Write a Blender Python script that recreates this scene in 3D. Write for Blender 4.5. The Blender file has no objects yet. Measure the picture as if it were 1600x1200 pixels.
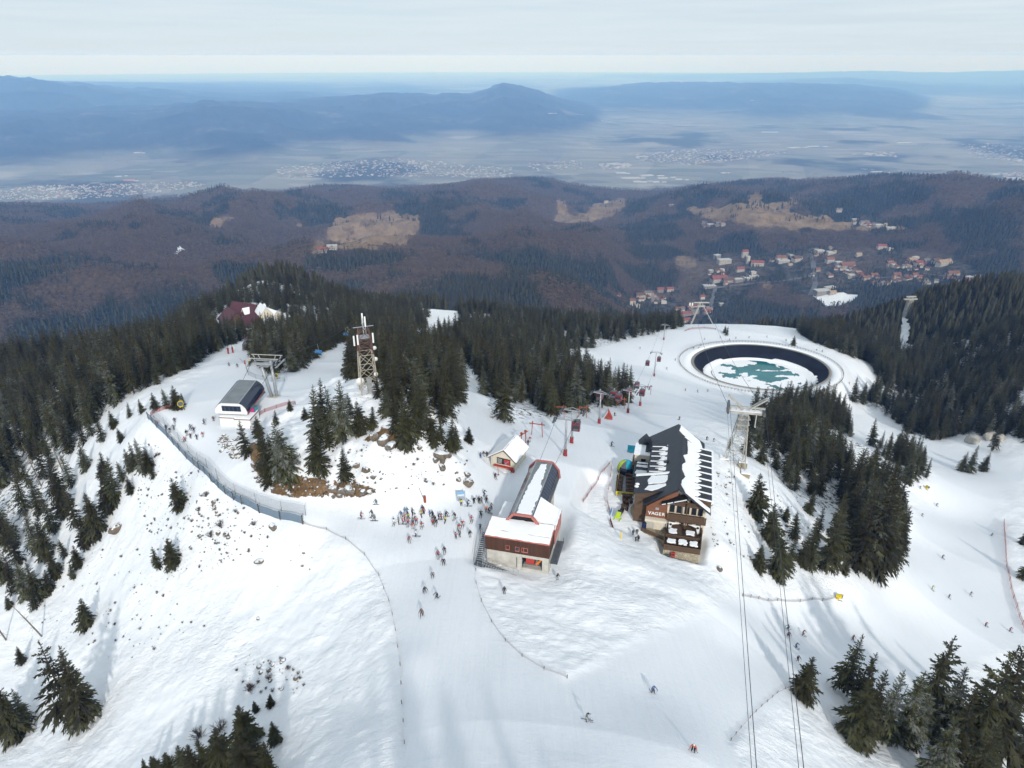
import bpy, bmesh, math, random
import numpy as np
from mathutils import Vector, Matrix

# ------------------------------------------------------------------ camera, sky, sun, exposure
SC = bpy.context.scene
COL = SC.collection
CZ = 80.0                        # camera height above the hub of the pistes
F = 1101.0                       # focal length in pixels of the 1600 px wide photograph
PITCH = math.radians(25.0)
cam_d = bpy.data.cameras.new('camera'); cam = bpy.data.objects.new('camera', cam_d); COL.objects.link(cam)
cam.location = (0, 0, CZ); cam.rotation_euler = (math.pi/2 - PITCH, 0, 0)
cam_d.sensor_width = 36.0; cam_d.lens = 36.0*F/1600.0
cam_d.clip_start = 1.0; cam_d.clip_end = 900000.0
SC.camera = cam

SUN_EL = math.radians(27.0)
SUN_AZ = math.radians(13.0)      # the sun stands behind the camera, this far to its right
sun_dir = Vector((math.sin(SUN_AZ)*math.cos(SUN_EL), -math.cos(SUN_AZ)*math.cos(SUN_EL), math.sin(SUN_EL)))
sl = bpy.data.lights.new('sun', 'SUN'); sl.energy = 3.1; sl.angle = math.radians(2.2); sl.color = (1.0, 0.955, 0.89)
so = bpy.data.objects.new('sun', sl); COL.objects.link(so)
so.rotation_euler = sun_dir.to_track_quat('Z', 'Y').to_euler(); so.location = (60, -200, 300)

world = bpy.data.worlds.new('World'); SC.world = world; world.use_nodes = True
nt = world.node_tree; nt.nodes.clear()
out = nt.nodes.new('ShaderNodeOutputWorld'); bg = nt.nodes.new('ShaderNodeBackground')
sky = nt.nodes.new('ShaderNodeTexSky'); sky.sky_type = 'NISHITA'; sky.sun_disc = False
sky.sun_elevation = SUN_EL
sky.sun_rotation = math.pi - SUN_AZ
sky.altitude = 1700; sky.air_density = 1.0; sky.dust_density = 1.0; sky.ozone_density = 1.0
# thin high cloud drawn out in streaks all over the sky
tc = nt.nodes.new('ShaderNodeTexCoord'); sep = nt.nodes.new('ShaderNodeSeparateXYZ')
nt.links.new(tc.outputs['Generated'], sep.inputs[0])
mp = nt.nodes.new('ShaderNodeMapping'); mp.inputs['Scale'].default_value = (2.4, 2.4, 52.0)
nt.links.new(tc.outputs['Generated'], mp.inputs[0])
nz = nt.nodes.new('ShaderNodeTexNoise'); nz.inputs['Scale'].default_value = 2.0; nz.inputs['Detail'].default_value = 7; nz.inputs['Roughness'].default_value = 0.58
nt.links.new(mp.outputs[0], nz.inputs['Vector'])
cr = nt.nodes.new('ShaderNodeValToRGB'); cr.color_ramp.elements[0].position = 0.36; cr.color_ramp.elements[1].position = 0.68
cr.color_ramp.elements[0].color = (0.78,)*3+(1,); cr.color_ramp.elements[1].color = (1.0,)*3+(1,)
nt.links.new(nz.outputs[0], cr.inputs[0])
mixc = nt.nodes.new('ShaderNodeMix'); mixc.data_type = 'RGBA'
low = nt.nodes.new('ShaderNodeMapRange'); low.inputs[1].default_value = 0.0; low.inputs[2].default_value = 0.045; low.inputs[3].default_value = 1.0; low.inputs[4].default_value = 0.0
nt.links.new(sep.outputs[2], low.inputs[0])
mxm = nt.nodes.new('ShaderNodeMath'); mxm.operation = 'MAXIMUM'; nt.links.new(cr.outputs[0], mxm.inputs[0]); nt.links.new(low.outputs[0], mxm.inputs[1])
nt.links.new(mxm.outputs[0], mixc.inputs[0]); nt.links.new(sky.outputs[0], mixc.inputs[6])
cv = nt.nodes.new('ShaderNodeValToRGB'); cv.color_ramp.elements[0].position = 0.30; cv.color_ramp.elements[1].position = 0.72
cv.color_ramp.elements[0].color = (0.74, 0.87, 1.0, 1); cv.color_ramp.elements[1].color = (0.84, 0.94, 1.0, 1)
nt.links.new(nz.outputs[0], cv.inputs[0])
cs = nt.nodes.new('ShaderNodeVectorMath'); cs.operation = 'SCALE'; cs.inputs[3].default_value = 10.4; nt.links.new(cv.outputs[0], cs.inputs[0])
nt.links.new(cs.outputs[0], mixc.inputs[7])
nt.links.new(mixc.outputs[2], bg.inputs[0]); bg.inputs[1].default_value = 0.085
nt.links.new(bg.outputs[0], out.inputs[0])

SC.view_settings.view_transform = 'Standard'; SC.view_settings.look = 'None'
SC.view_settings.gamma = 1.0; SC.view_settings.exposure = -0.02; SC.view_settings.use_curve_mapping = False
SC.render.engine = 'CYCLES'
cy = SC.cycles
cy.use_denoising = True; cy.max_bounces = 4; cy.diffuse_bounces = 2; cy.glossy_bounces = 2; cy.transmission_bounces = 3
cy.transparent_max_bounces = 12; cy.volume_bounces = 1; cy.caustics_reflective = False; cy.caustics_refractive = False
cy.volume_step_rate = 1.0; cy.use_adaptive_sampling = True; cy.adaptive_threshold = 0.035

rnd = random.Random(7); RS = np.random.RandomState(11)
CP_, SP_ = math.cos(PITCH), math.sin(PITCH)

# ------------------------------------------------------------------ where a line of sight goes
def sight(px, py):
    u = (np.asarray(px, float)-800)/F; v = (600-np.asarray(py, float))/F
    X, Y, Z = u, CP_+v*SP_, -SP_+v*CP_
    h = np.hypot(X, Y)
    return np.arctan2(X, Y), -Z/h
def project(P):
    P = np.asarray(P, float); x, y, z = P[..., 0], P[..., 1], P[..., 2]-CZ
    d = y*CP_-z*SP_; d = np.where(d < 1e-3, 1e-3, d)
    return 800+F*x/d, 600-F*(y*SP_+z*CP_)/d, d
# ------------------------------------------------------------------ the lie of the land
# survey points: (sight x, sight y, height z) for near ground, (x, y, None, range) for far ground
NEAR = [
 # hub, central piste (rises towards the viewer)
 (650,805,0),(560,800,0),(745,795,0),(700,770,0),(500,800,0.2),(650,860,0),(600,870,0),(690,900,0.5),(650,960,2),(640,1030,4),(720,1030,4),(700,1110,6.5),(700,1195,9),(800,1100,6),(800,1190,9),(620,1150,6.5),
 (760,900,0),(780,1000,2.5),(860,1060,4),(900,1150,7),(1000,1080,2),(1083,1168,5.5),(950,1000,0.5),(900,930,-1),(830,900,-1.2),(770,840,-0.3),(850,960,0.3),
 (770,700,-1.5),(750,660,-3),(742,625,-5),(800,740,-2.5),(840,690,-6),(880,735,-5),(883,712,-6.5),(810,670,-8),(760,745,-0.8),
 (900,790,-4.5),(930,740,-7),(930,830,-3.5),(965,760,-9.5),(975,800,-9.5),(985,845,-9),(950,700,-12),(975,700,-12),
 # behind the gondola station, down towards the reservoir
 (936,662,-22),(980,665,-24),(1000,645,-36),(1022,588,-76),(940,615,-52),(970,580,-76),(1045,640,-42),(1060,620,-66),(1110,640,-52),(1120,660,-38),
 (870,545,-92),(920,545,-93),(980,535,-97),(1040,522,-101),(1090,513,-104),(1130,506,-105),(1180,515,-103),(1240,530,-100),(1300,545,-100),(1350,570,-103),
 (1062,572,-95),(1090,600,-95.5),(1190,618,-96),(1280,605,-96),(1312,575,-96),(1190,534,-97),(1100,545,-96.5),(1270,545,-97),(1188,575,-96),(1130,575,-96),(1245,575,-96),
 (1330,605,-106),(1335,640,-104),(1360,655,-104),(1400,690,-98),(1440,690,-97),(1460,720,-92),(1500,710,-93),(1540,700,-92),(1560,740,-87),(1590,720,-86),
 # chalet shelf and the slope right of it
 (1060,872,-10),(1000,850,-9),(1100,870,-10.5),(1120,800,-11.5),(1100,720,-14),(1050,760,-11),(1030,700,-16),(1120,700,-17),(1148,728,-15),(1160,790,-16),(1140,860,-11.5),(1130,950,-9),(1060,930,-5.5),(1010,920,-4),
 (1060,1000,-2.5),(1150,1020,-10),(1180,900,-20),(1190,830,-22),(1230,760,-34),(1200,690,-36),(1250,900,-27),(1320,895,-34),(1400,875,-44),(1300,800,-40),(1380,780,-52),(1440,750,-70),(1250,680,-58),(1330,720,-62),(1300,650,-82),
 (1230,985,-27),(1180,960,-19),(1310,960,-36),(1390,950,-46),(1480,930,-56),(1520,880,-65),(1470,800,-76),(1530,800,-78),(1590,850,-72),(1595,950,-64),(1440,850,-62),(1590,780,-80),
 (1160,1100,-4),(1180,1190,0),(1250,1090,-14),(1300,1050,-25),(1330,1150,-20),(1400,1060,-36),(1420,1190,-22),(1500,1080,-44),(1520,1190,-30),(1590,1180,-38),(1590,1050,-54),(1280,1190,-10),
 # right hillside
 (1420,620,-112),(1500,660,-98),(1595,660,-84),(1450,590,-122),(1520,600,-108),(1598,590,-92),(1420,550,-138),(1500,540,-122),(1598,520,-104),(1416,482,-168),(1480,478,-166),(1540,468,-156),(1598,456,-144),(1360,500,-172),(1300,516,-160),(1260,520,-140),
 # knoll with the radio mast
 (445,770,0.6),(500,783,0.6),(560,783,0.8),(620,775,1.6),(690,770,1.4),(735,760,0.6),(430,715,4.5),(395,690,2.2),(480,720,6.5),(540,745,3.5),(600,720,8),(650,735,6),(700,720,6.2),(725,715,3.5),
 (520,650,8.5),(575,612,11.5),(540,600,9.5),(610,640,11.5),(660,680,10),(700,680,7),(470,640,2.6),(500,610,2.2),(640,600,6),(700,620,1),
 # chairlift station ridge
 (375,645,0),(300,670,0),(255,655,-0.3),(330,700,0),(380,760,0.2),(300,640,-0.5),(422,622,-0.5),(470,615,-1.5),(280,605,-6),(340,590,-8),(420,580,-9),(500,570,-14),(540,545,-24),(250,620,-6),(380,548,-27),(420,540,-30),(330,565,-20),(390,506,-56),(350,508,-56),(430,500,-58),
 (470,520,-60),(520,520,-60),(265,522,-62),(300,520,-58),(450,470,-92),(400,450,-120),(450,432,-112),(500,455,-120),(350,470,-112),(300,495,-100),
 # forest behind the knoll
 (600,560,-30),(650,550,-40),(700,560,-38),(760,600,-22),(800,610,-25),(850,610,-32),(900,620,-38),(960,610,-52),(750,540,-62),(820,540,-76),(600,510,-80),(690,500,-120),(700,486,-150),(670,512,-110),(760,500,-125),(840,500,-140),(900,505,-150),(960,512,-130),(640,480,-150),(560,480,-130),
 # left: fence edge, the off-piste slope
 (225,650,-1.2),(250,680,-2.2),(320,745,-1.2),(400,800,-0.8),(470,822,-0.5),(535,845,-0.6),(590,900,-0.8),(618,980,1),(628,1080,4),(628,1160,6),
 (190,690,-12),(170,650,-14),(200,760,-15),(270,770,-9),(330,820,-7),(280,860,-13),(400,860,-6),(480,880,-5),(540,950,-3.5),(450,950,-8),(340,940,-14),(250,950,-20),(150,830,-26),(100,760,-32),(60,850,-38),(150,930,-30),(60,960,-40),
 (200,1030,-25),(120,1120,-32),(30,1120,-40),(300,1050,-17),(400,1050,-11),(500,1050,-5.5),(560,1110,0),(480,1150,-3),(400,1160,-9),(300,1180,-15),(180,1190,-24),(20,1195,-38),
 (60,700,-36),(120,680,-26),(20,760,-42),(0,650,-52),(100,620,-34),(180,610,-20),(0,590,-70),(120,575,-52),(60,560,-68),(0,553,-76),(200,560,-40),(200,535,-64),(260,545,-44),(120,545,-72),
 (0,900,-44),(0,1050,-44),
]
FAR = [
 # valley floor and the village shelf
 (1000,480,None,2120),(1100,498,None,2040),(1100,450,None,2330),(1150,430,None,2450),(1200,410,None,2600),(1300,465,None,2230),(1300,420,None,2540),(1400,420,None,2540),(1450,412,None,2600),(1500,430,None,2450),(1130,352,None,3120),(1250,380,None,2850),(1590,420,None,2450),(1540,450,None,2230),(1200,465,None,2230),
 (900,470,None,1500),(900,420,None,2150),(800,440,None,1750),(700,450,None,1500),(700,405,None,2250),(600,440,None,1600),(600,400,None,2250),(800,390,None,2600),
 (1000,420,None,2500),(950,380,None,2800),(1050,380,None,2900),
 (0,500,None,1850),(100,510,None,1750),(200,470,None,1900),(0,450,None,2150),(100,430,None,2250),(300,430,None,2050),(0,390,None,2700),(120,380,None,2800),(250,390,None,2600),(380,400,None,2300),(400,370,None,2800),
 # the middle hills
 (0,340,None,3900),(130,340,None,3800),(260,330,None,3800),(360,340,None,3500),(450,330,None,3700),(550,310,None,4200),(640,365,None,2950),(580,345,None,3300),(500,365,None,3000),(700,350,None,3200),(780,340,None,3400),(870,345,None,3350),(920,325,None,3800),(980,320,None,3900),
 (1060,330,None,3700),(1150,320,None,3900),(1200,335,None,3550),(1300,345,None,3350),(1380,350,None,3250),(1270,310,None,4000),(1450,330,None,3400),(1540,340,None,3200),(1595,370,None,2800),(1595,330,None,3500),
 # crest in front of the plain
 (-60,334,None,4600),(30,326,None,4700),(120,328,None,4600),(200,334,None,4500),(290,318,None,4700),(340,316,None,4700),(400,324,None,4700),(450,303,None,5200),(520,295,None,5400),(600,298,None,5200),(700,293,None,5200),(800,282,None,5200),(870,287,None,5100),(930,304,None,4900),(1000,308,None,4800),(1080,300,None,4800),(1170,290,None,4800),(1260,290,None,4700),(1340,285,None,4600),(1390,279,None,4500),(1450,283,None,4400),(1520,299,None,4400),(1600,313,None,4300),(1700,321,None,4300),
]
HID = [ # (bearing deg, range, height) where the photograph does not see the ground
 (-54,5,20),(0,5,20),(54,5,16),(-30,30,14),(0,30,16),(30,30,13),(0,45,12),(-50,50,2),(-54,70,-12),(50,50,-2),(54,80,-24),(-54,120,-38),(54,140,-44),(54,300,-70),(54,600,-90),(-54,220,-48),(-54,400,-90),
 (-54,700,-230),(-30,620,-200),(-30,900,-370),(-30,1300,-520),(-36,600,-210),(-22,800,-300),(-20,1100,-430),(-14,820,-250),(-14,1150,-400),(-8,1000,-320),(0,1000,-290),(0,1250,-390),(6,800,-240),(10,740,-230),(10,1000,-370),(10,1400,-520),(16,800,-270),(16,1100,-420),(16,1500,-560),(21,900,-280),(21,1200,-440),(26,900,-270),(26,1200,-420),(26,1600,-560),(33,950,-280),(33,1300,-430),(33,1700,-560),(54,1000,-260),(54,1500,-500),(-54,1500,-560),
 (-54,3000,-700),(54,3000,-620),(-54,4600,-850),(54,4500,-760),
]
for b in (-54,-40,-30,-20,-10,0,10,20,30,40,54):
    HID += [(b,6100,-1020),(b,6900,-1130),(b,9000,-1130),(b,14000,-1130)]
def control():
    T, R, Z = [], [], []
    for p in NEAR:
        t, w = sight(p[0], p[1]); T.append(t); R.append((CZ-p[2])/w); Z.append(p[2])
    for p in FAR:
        t, w = sight(p[0], p[1]); T.append(t); R.append(p[3]); Z.append(CZ-w*p[3])
    for b, r, z in HID:
        T.append(math.radians(b)); R.append(r); Z.append(z)
    return np.array(T), np.array(R), np.array(Z)
BR = np.log(np.array([5,30,60,100,140,180,230,300,400,500,600,800,1000,1500,2000,3000,4000,5000,6000,6900,9000,80000.]))
BZ = np.array([20,14,8,0,0,-6,-20,-45,-82,-100,-130,-230,-310,-470,-580,-640,-680,-760,-1000,-1130,-1130,-1130.])
base_z = lambda r: np.interp(np.log(r), BR, BZ)
_T, _R, _Z = control()
_U = np.stack([_T*1.15, np.log(_R)], 1)
_val = (_Z-base_z(_R))/_R
def _phi(A, B):
    d2 = (A[:, None, 0]-B[None, :, 0])**2+(A[:, None, 1]-B[None, :, 1])**2
    return np.sqrt(d2+0.0016)
_n = len(_val)
_M = np.zeros((_n+1, _n+1)); _M[:_n, :_n] = _phi(_U, _U) - 0.006*np.eye(_n); _M[:_n, _n] = 1; _M[_n, :_n] = 1
_W = np.linalg.solve(_M, np.append(_val, 0))

# gradient noise
_perm = np.random.RandomState(3).permutation(512); _perm = np.concatenate([_perm, _perm, _perm])
_ang = np.random.RandomState(4).rand(512)*6.2832; _gx, _gy = np.cos(_ang), np.sin(_ang)
def noise(x, y):
    xi = np.floor(x).astype(np.int64); yi = np.floor(y).astype(np.int64); xf = x-xi; yf = y-yi
    xi &= 511; yi &= 511
    def g(ix, iy, dx, dy):
        h = _perm[_perm[ix & 511]+(iy & 511)] & 511
        return _gx[h]*dx+_gy[h]*dy
    u = xf*xf*xf*(xf*(xf*6-15)+10); v = yf*yf*yf*(yf*(yf*6-15)+10)
    a = g(xi, yi, xf, yf); b = g(xi+1, yi, xf-1, yf); c = g(xi, yi+1, xf, yf-1); d = g(xi+1, yi+1, xf-1, yf-1)
    return (a+(b-a)*u+((c+(d-c)*u)-(a+(b-a)*u))*v)*1.5
def fbm(x, y, o=5, gain=0.5):
    s = 0; a = 1.0
    for i in range(o):
        s = s+a*noise(x*2**i+17.3*i, y*2**i-9.1*i); a *= gain
    return s
def ridged(x, y, o=4):
    s = 0; a = 1.0
    for i in range(o):
        s = s+a*(1-2*np.abs(noise(x*2**i+5.7*i, y*2**i+3.1*i))); a *= 0.5
    return s/1.6
def sm(x, a, b):
    t = np.clip((np.asarray(x, float)-a)/(b-a), 0, 1); return t*t*(3-2*t)
def in_poly(px, py, poly):
    px = np.asarray(px); r = np.zeros(px.shape, bool); n = len(poly)
    for i in range(n):
        x1, y1 = poly[i]; x2, y2 = poly[(i+1) % n]
        if y1 == y2: continue
        c = ((y1 > py) != (y2 > py)) & (px < (x2-x1)*(py-y1)/(y2-y1)+x1)
        r ^= c
    return r

# grid in bearing and (log) range
NT = 780
TH = np.radians(np.linspace(-55, 55, NT))
LR = np.concatenate([np.linspace(math.log(6), math.log(55), 60, endpoint=False), np.linspace(math.log(55), math.log(620), 560, endpoint=False),
                     np.linspace(math.log(620), math.log(7000), 330, endpoint=False), np.linspace(math.log(7000), math.log(90000), 230)])
NR = len(LR)
def rbf_grid():
    t = np.linspace(TH[0], TH[-1], 240); l = np.linspace(LR[0], LR[-1], 700)
    A, B = np.meshgrid(t, l); P = np.stack([A.ravel()*1.15, B.ravel()], 1)
    Zv = np.empty(len(P))
    for i in range(0, len(P), 20000):
        q = P[i:i+20000]; Zv[i:i+20000] = _phi(q, _U)@_W[:_n]+_W[_n]
    Zv = Zv.reshape(A.shape)
    # resample bilinearly to the real grid
    ft = (TH-t[0])/(t[1]-t[0]); it = np.clip(ft.astype(int), 0, len(t)-2); ft = ft-it
    fl = (LR-l[0])/(l[1]-l[0]); il = np.clip(fl.astype(int), 0, len(l)-2); fl = (fl-il)[:, None]
    G = Zv[:, it]*(1-ft)+Zv[:, it+1]*ft
    return G[il]*(1-fl)+G[il+1]*fl
RR = np.exp(LR)[:, None]*np.ones((1, NT)); TT = np.ones((NR, 1))*TH[None, :]
GX, GY = RR*np.sin(TT), RR*np.cos(TT)
H = base_z(RR)+rbf_grid()*RR*(1-sm(RR, 9000, 14000))
# relief: the folded middle hills
amp = sm(RR, 700, 1500)*(1-sm(RR, 5600, 6800))
vill = sm(RR, 1900, 2150)*(1-sm(RR, 2750, 3000))*sm(TT, 0.10, 0.2)
amp = amp*(1-0.85*vill)
fold = ridged(GX/1150+3.1, GY/900+1.7, 4)
H = H+amp*(fold-0.2)*128*sm(RR, 800, 2300)*(1-0.75*sm(RR, 3800, 4600))+amp*fbm(GX/260, GY/260, 3)*9
H = np.where(RR > 6900, np.maximum(H, -1130), H)
# far mountains: crest lines (x, y, range) with a half width; they stand on the plain
RANGES = [
 (5200, 10000, [(-160,128),(0,122),(60,125),(150,137),(300,148),(380,152),(470,150),(560,160),(620,172)], 21000),
 (3200, 7000, [(-160,185),(0,182),(120,178),(250,172),(330,160),(430,168),(560,175),(640,185),(760,188)], 14500),
 (3600, 7500, [(380,168),(500,158),(600,150),(680,152),(735,152),(785,133),(840,147),(880,163),(930,176),(990,188)], 16500),
 (5000, 9000, [(760,165),(860,152),(940,137),(1000,133),(1060,132),(1150,130),(1240,132),(1330,136),(1420,145),(1480,158)], 24000),
 (7000, 15000, [(1000,140),(1250,126),(1330,124),(1450,133),(1560,137),(1700,132)], 36000),
 (9000, 20000, [(900,119),(1080,118),(1250,114),(1360,111),(1480,114),(1600,110),(1750,112)], 56000),
 (7000, 15000, [(-150,128),(300,134),(520,140),(640,139),(740,142),(860,136)], 30000),
]
CURV = lambda r: 0.87*r*r/(2*6.371e6)          # the earth falls away with distance
for wid_n, wid_f, pts, rng in RANGES:
    tt, ww = sight([p[0] for p in pts], [p[1] for p in pts])
    top = CZ-ww*rng+CURV(rng)
    hh = np.maximum(np.interp(TT, tt, top, left=-1130, right=-1130)+1130, 0)
    edge = sm(TT, tt[0]-0.01, tt[0]+0.05)*(1-sm(TT, tt[-1]-0.06, tt[-1]+0.01))
    wob = rng*(1+0.05*noise(TT*9+rng, TT*0+0.3))
    d = (RR-wob)/np.where(RR < wob, wid_n, wid_f)
    prof = np.exp(-np.abs(d)**1.7*1.4)
    nn = 0.66+0.62*ridged(GX/(wid_n*0.42)+rng, GY/(wid_n*0.42), 6)*np.clip(np.abs(d)*3, 0.12, 1)+0.28*(1-np.clip(np.abs(d)*3, 0, 1))
    H = np.maximum(H, -1130+np.where(RR > 7500, hh*edge*prof*np.clip(nn, 0.1, 1.15), 0)-1.5)
H = np.where(RR > 6900, np.maximum(H, -1131), H)-CURV(RR)

PXg, PYg, DPg = project(np.stack([GX, GY, H], -1))
# the groomed runs, drawn out on the ground
PISTES = [
 [(235,655),(300,600),(420,520),(560,520),(560,600),(470,640),(420,655),(350,690),(400,760),(470,785),(560,795),(720,760),(735,700),(720,600),(790,620),(860,640),(960,560),(900,540),(1130,500),(1350,570),(1340,660),(1300,610),(1160,640),(1120,660),(1000,690),(940,740),(900,790),(880,900),(780,880),(745,870),(745,920),(790,1000),(880,1060),(1000,1000),(1100,960),(1150,935),(1310,940),(1400,900),(1420,830),(1470,740),(1380,660),(1450,690),(1600,730),(1560,800),(1590,960),(1600,1000),(1400,1100),(1240,1090),(1140,1160),(1180,1250),(620,1250),(632,1160),(625,1000),(590,890),(535,840),(470,818),(400,795),(310,730)],
]
pmask = np.zeros(H.shape)
for poly in PISTES: pmask = np.maximum(pmask, in_poly(PXg, PYg, poly) & (RR < 700))
def blur(A, n):
    for _ in range(n):
        A = (A+np.roll(A, 1, 0)+np.roll(A, -1, 0)+np.roll(A, 1, 1)+np.roll(A, -1, 1))/5
    return A
pmask = blur(pmask.astype(float), 22)
near = 1-sm(RR, 500, 700)
rough = (1-pmask)*near
H = H+rough*(fbm(GX/11, GY/11, 4)*0.42+np.abs(fbm(GX/3.4+7, GY/3.4, 3))*0.16)+near*pmask*fbm(GX/26, GY/26, 2)*0.16
# knoll: broken ground, small terraces of rock
KN = [(390,690),(440,640),(520,590),(640,600),(720,660),(738,740),(700,755),(560,770),(450,775),(395,730)]
kn = blur((in_poly(PXg, PYg, KN) & (RR < 230)).astype(float), 6)
H = H+kn*(fbm(GX/10+2, GY/10, 3)*1.3+np.abs(fbm(GX/4.5, GY/4.5+3, 2))*0.5-0.2)
# the reservoir: basin cut out below the rim
RC = None
def _basin():
    t, w = sight(1190, 609); rn = (CZ+95.0)/w; t2, w2 = sight(1190, 539); rf = (CZ+95.0)/w2
    tl, wl = sight(1086, 573); rl = (CZ+95.0)/wl; tr, wr = sight(1296, 577); rr = (CZ+95.0)/wr
    cx = (rl*math.sin(tl)+rr*math.sin(tr))/2; cyy = (rn*math.cos(t)+rf*math.cos(t2))/2
    a = (rr*math.sin(tr)-rl*math.sin(tl))/2; b = (rf*math.cos(t2)-rn*math.cos(t))/2
    return float(cx), float(cyy), float(a), float(b)
BCX, BCY, BA, BB = _basin(); BZr = -95.0
ed = np.sqrt(((GX-BCX)/BA)**2+((GY-BCY)/BB)**2)
H = np.where(RR < 900, H*(sm(ed, 1.12, 1.5))+(BZr-0.25)*(1-sm(ed, 1.12, 1.5)), H)
H = H-np.where(ed < 1.0, 22*(1-sm(ed, 0.93, 0.99)), 0)
# level building plots (centre sight x,y at height z, radius, blend)
PLOTS = []
def plot_level(x, y, z, r1, r2):
    global H
    d = np.hypot(GX-x, GY-y); k = 1-sm(d, r1, r2); H = H*(1-k)+z*k
def hz(x, y):
    x = np.asarray(x, float); y = np.asarray(y, float)
    t = np.arctan2(x, y); l = np.log(np.maximum(np.hypot(x, y), 6.01))
    ft = np.clip((t-TH[0])/(TH[1]-TH[0]), 0, NT-1.001); it = ft.astype(int); ft = ft-it
    il = np.clip(np.searchsorted(LR, l)-1, 0, NR-2); fl = np.clip((l-LR[il])/(LR[il+1]-LR[il]), 0, 1)
    return (H[il, it]*(1-ft)+H[il, it+1]*ft)*(1-fl)+(H[il+1, it]*(1-ft)+H[il+1, it+1]*ft)*fl
def ground(px, py, rmin=20.0, rmax=90000.0):
    """the first point of the land on the line of sight through (px, py)"""
    t, w = sight(px, py); t = float(t); w = float(w)
    r = np.exp(np.linspace(math.log(rmin), math.log(rmax), 2600))
    z = hz(r*math.sin(t), r*math.cos(t)); d = z-(CZ-w*r)
    k = np.argmax(d >= 0)
    if d[k] < 0: k = len(r)-1
    if k > 0:
        f = d[k-1]/(d[k-1]-d[k]) if d[k] != d[k-1] else 0
        rr = r[k-1]+(r[k]-r[k-1])*f
    else: rr = r[0]
    x, y = rr*math.sin(t), rr*math.cos(t)
    return Vector((x, y, float(hz(x, y))))
def sight_at(px, py, Y):
    """point on the line of sight at forward distance Y"""
    u = (px-800)/F; v = (600-py)/F; k = Y/(CP_+v*SP_)
    return Vector((u*k, Y, CZ+k*(-SP_+v*CP_)))
def sight_z(px, py, z):
    u = (px-800)/F; v = (600-py)/F; k = (z-CZ)/(-SP_+v*CP_)
    return Vector((u*k, (CP_+v*SP_)*k, z))
def height_to(p, py):
    """height above p whose top shows at row py"""
    v = (600-py)/F
    # (y*SP+dz*CP) = v*(y*CP-dz*SP)
    dz = p[1]*(v*CP_-SP_)/(CP_+v*SP_)
    return CZ+dz-p[2]
# building plots levelled into the slope
def world(O, ang, x, y): return (O[0]+x*math.cos(ang)-y*math.sin(ang), O[1]+x*math.sin(ang)+y*math.cos(ang))
GS_O = (6.29, 97.18); GS_A = math.radians(-14.33); GS_Z = -1.7
CH_O = (40.4, 118.9); CH_A = math.radians(-14.2); CH_Z = -10.0
CS_O = (-70.32, 148.6); CS_A = math.radians(-4.9); CS_Z = 0.0
HU_O = (-4.66, 134.12); HU_A = math.radians(-23.4); HU_Z = -2.6
def plot_rect(O, A, x0, x1, y0, y1, z, blend):
    global H
    dx, dy = GX-O[0], GY-O[1]; lx = dx*math.cos(A)+dy*math.sin(A); ly = -dx*math.sin(A)+dy*math.cos(A)
    ox = np.maximum(np.maximum(x0-lx, lx-x1), 0); oy = np.maximum(np.maximum(y0-ly, ly-y1), 0)
    k = 1-sm(np.hypot(ox, oy), 0.3, blend); H = H*(1-k)+z*k
plot_rect(GS_O, GS_A, -11, 0, 1, 10, GS_Z-0.3, 5)
plot_rect(GS_O, GS_A, -9, -2, 10, 24, -4.4, 5)
plot_rect(CH_O, CH_A, -15, 0, -1, 27, CH_Z-0.3, 5)
plot_rect(CH_O, CH_A, -8, -2, -7.5, -1, CH_Z-1.5, 2.5)
plot_rect(CH_O, CH_A, -25, -14, -2, 12, CH_Z+0.4, 4)
plot_rect(CS_O, CS_A, 1, 9, -1, 14, 0.2, 5)
plot_rect(HU_O, HU_A, 0, 6, 0, 7, HU_Z, 3)
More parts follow.
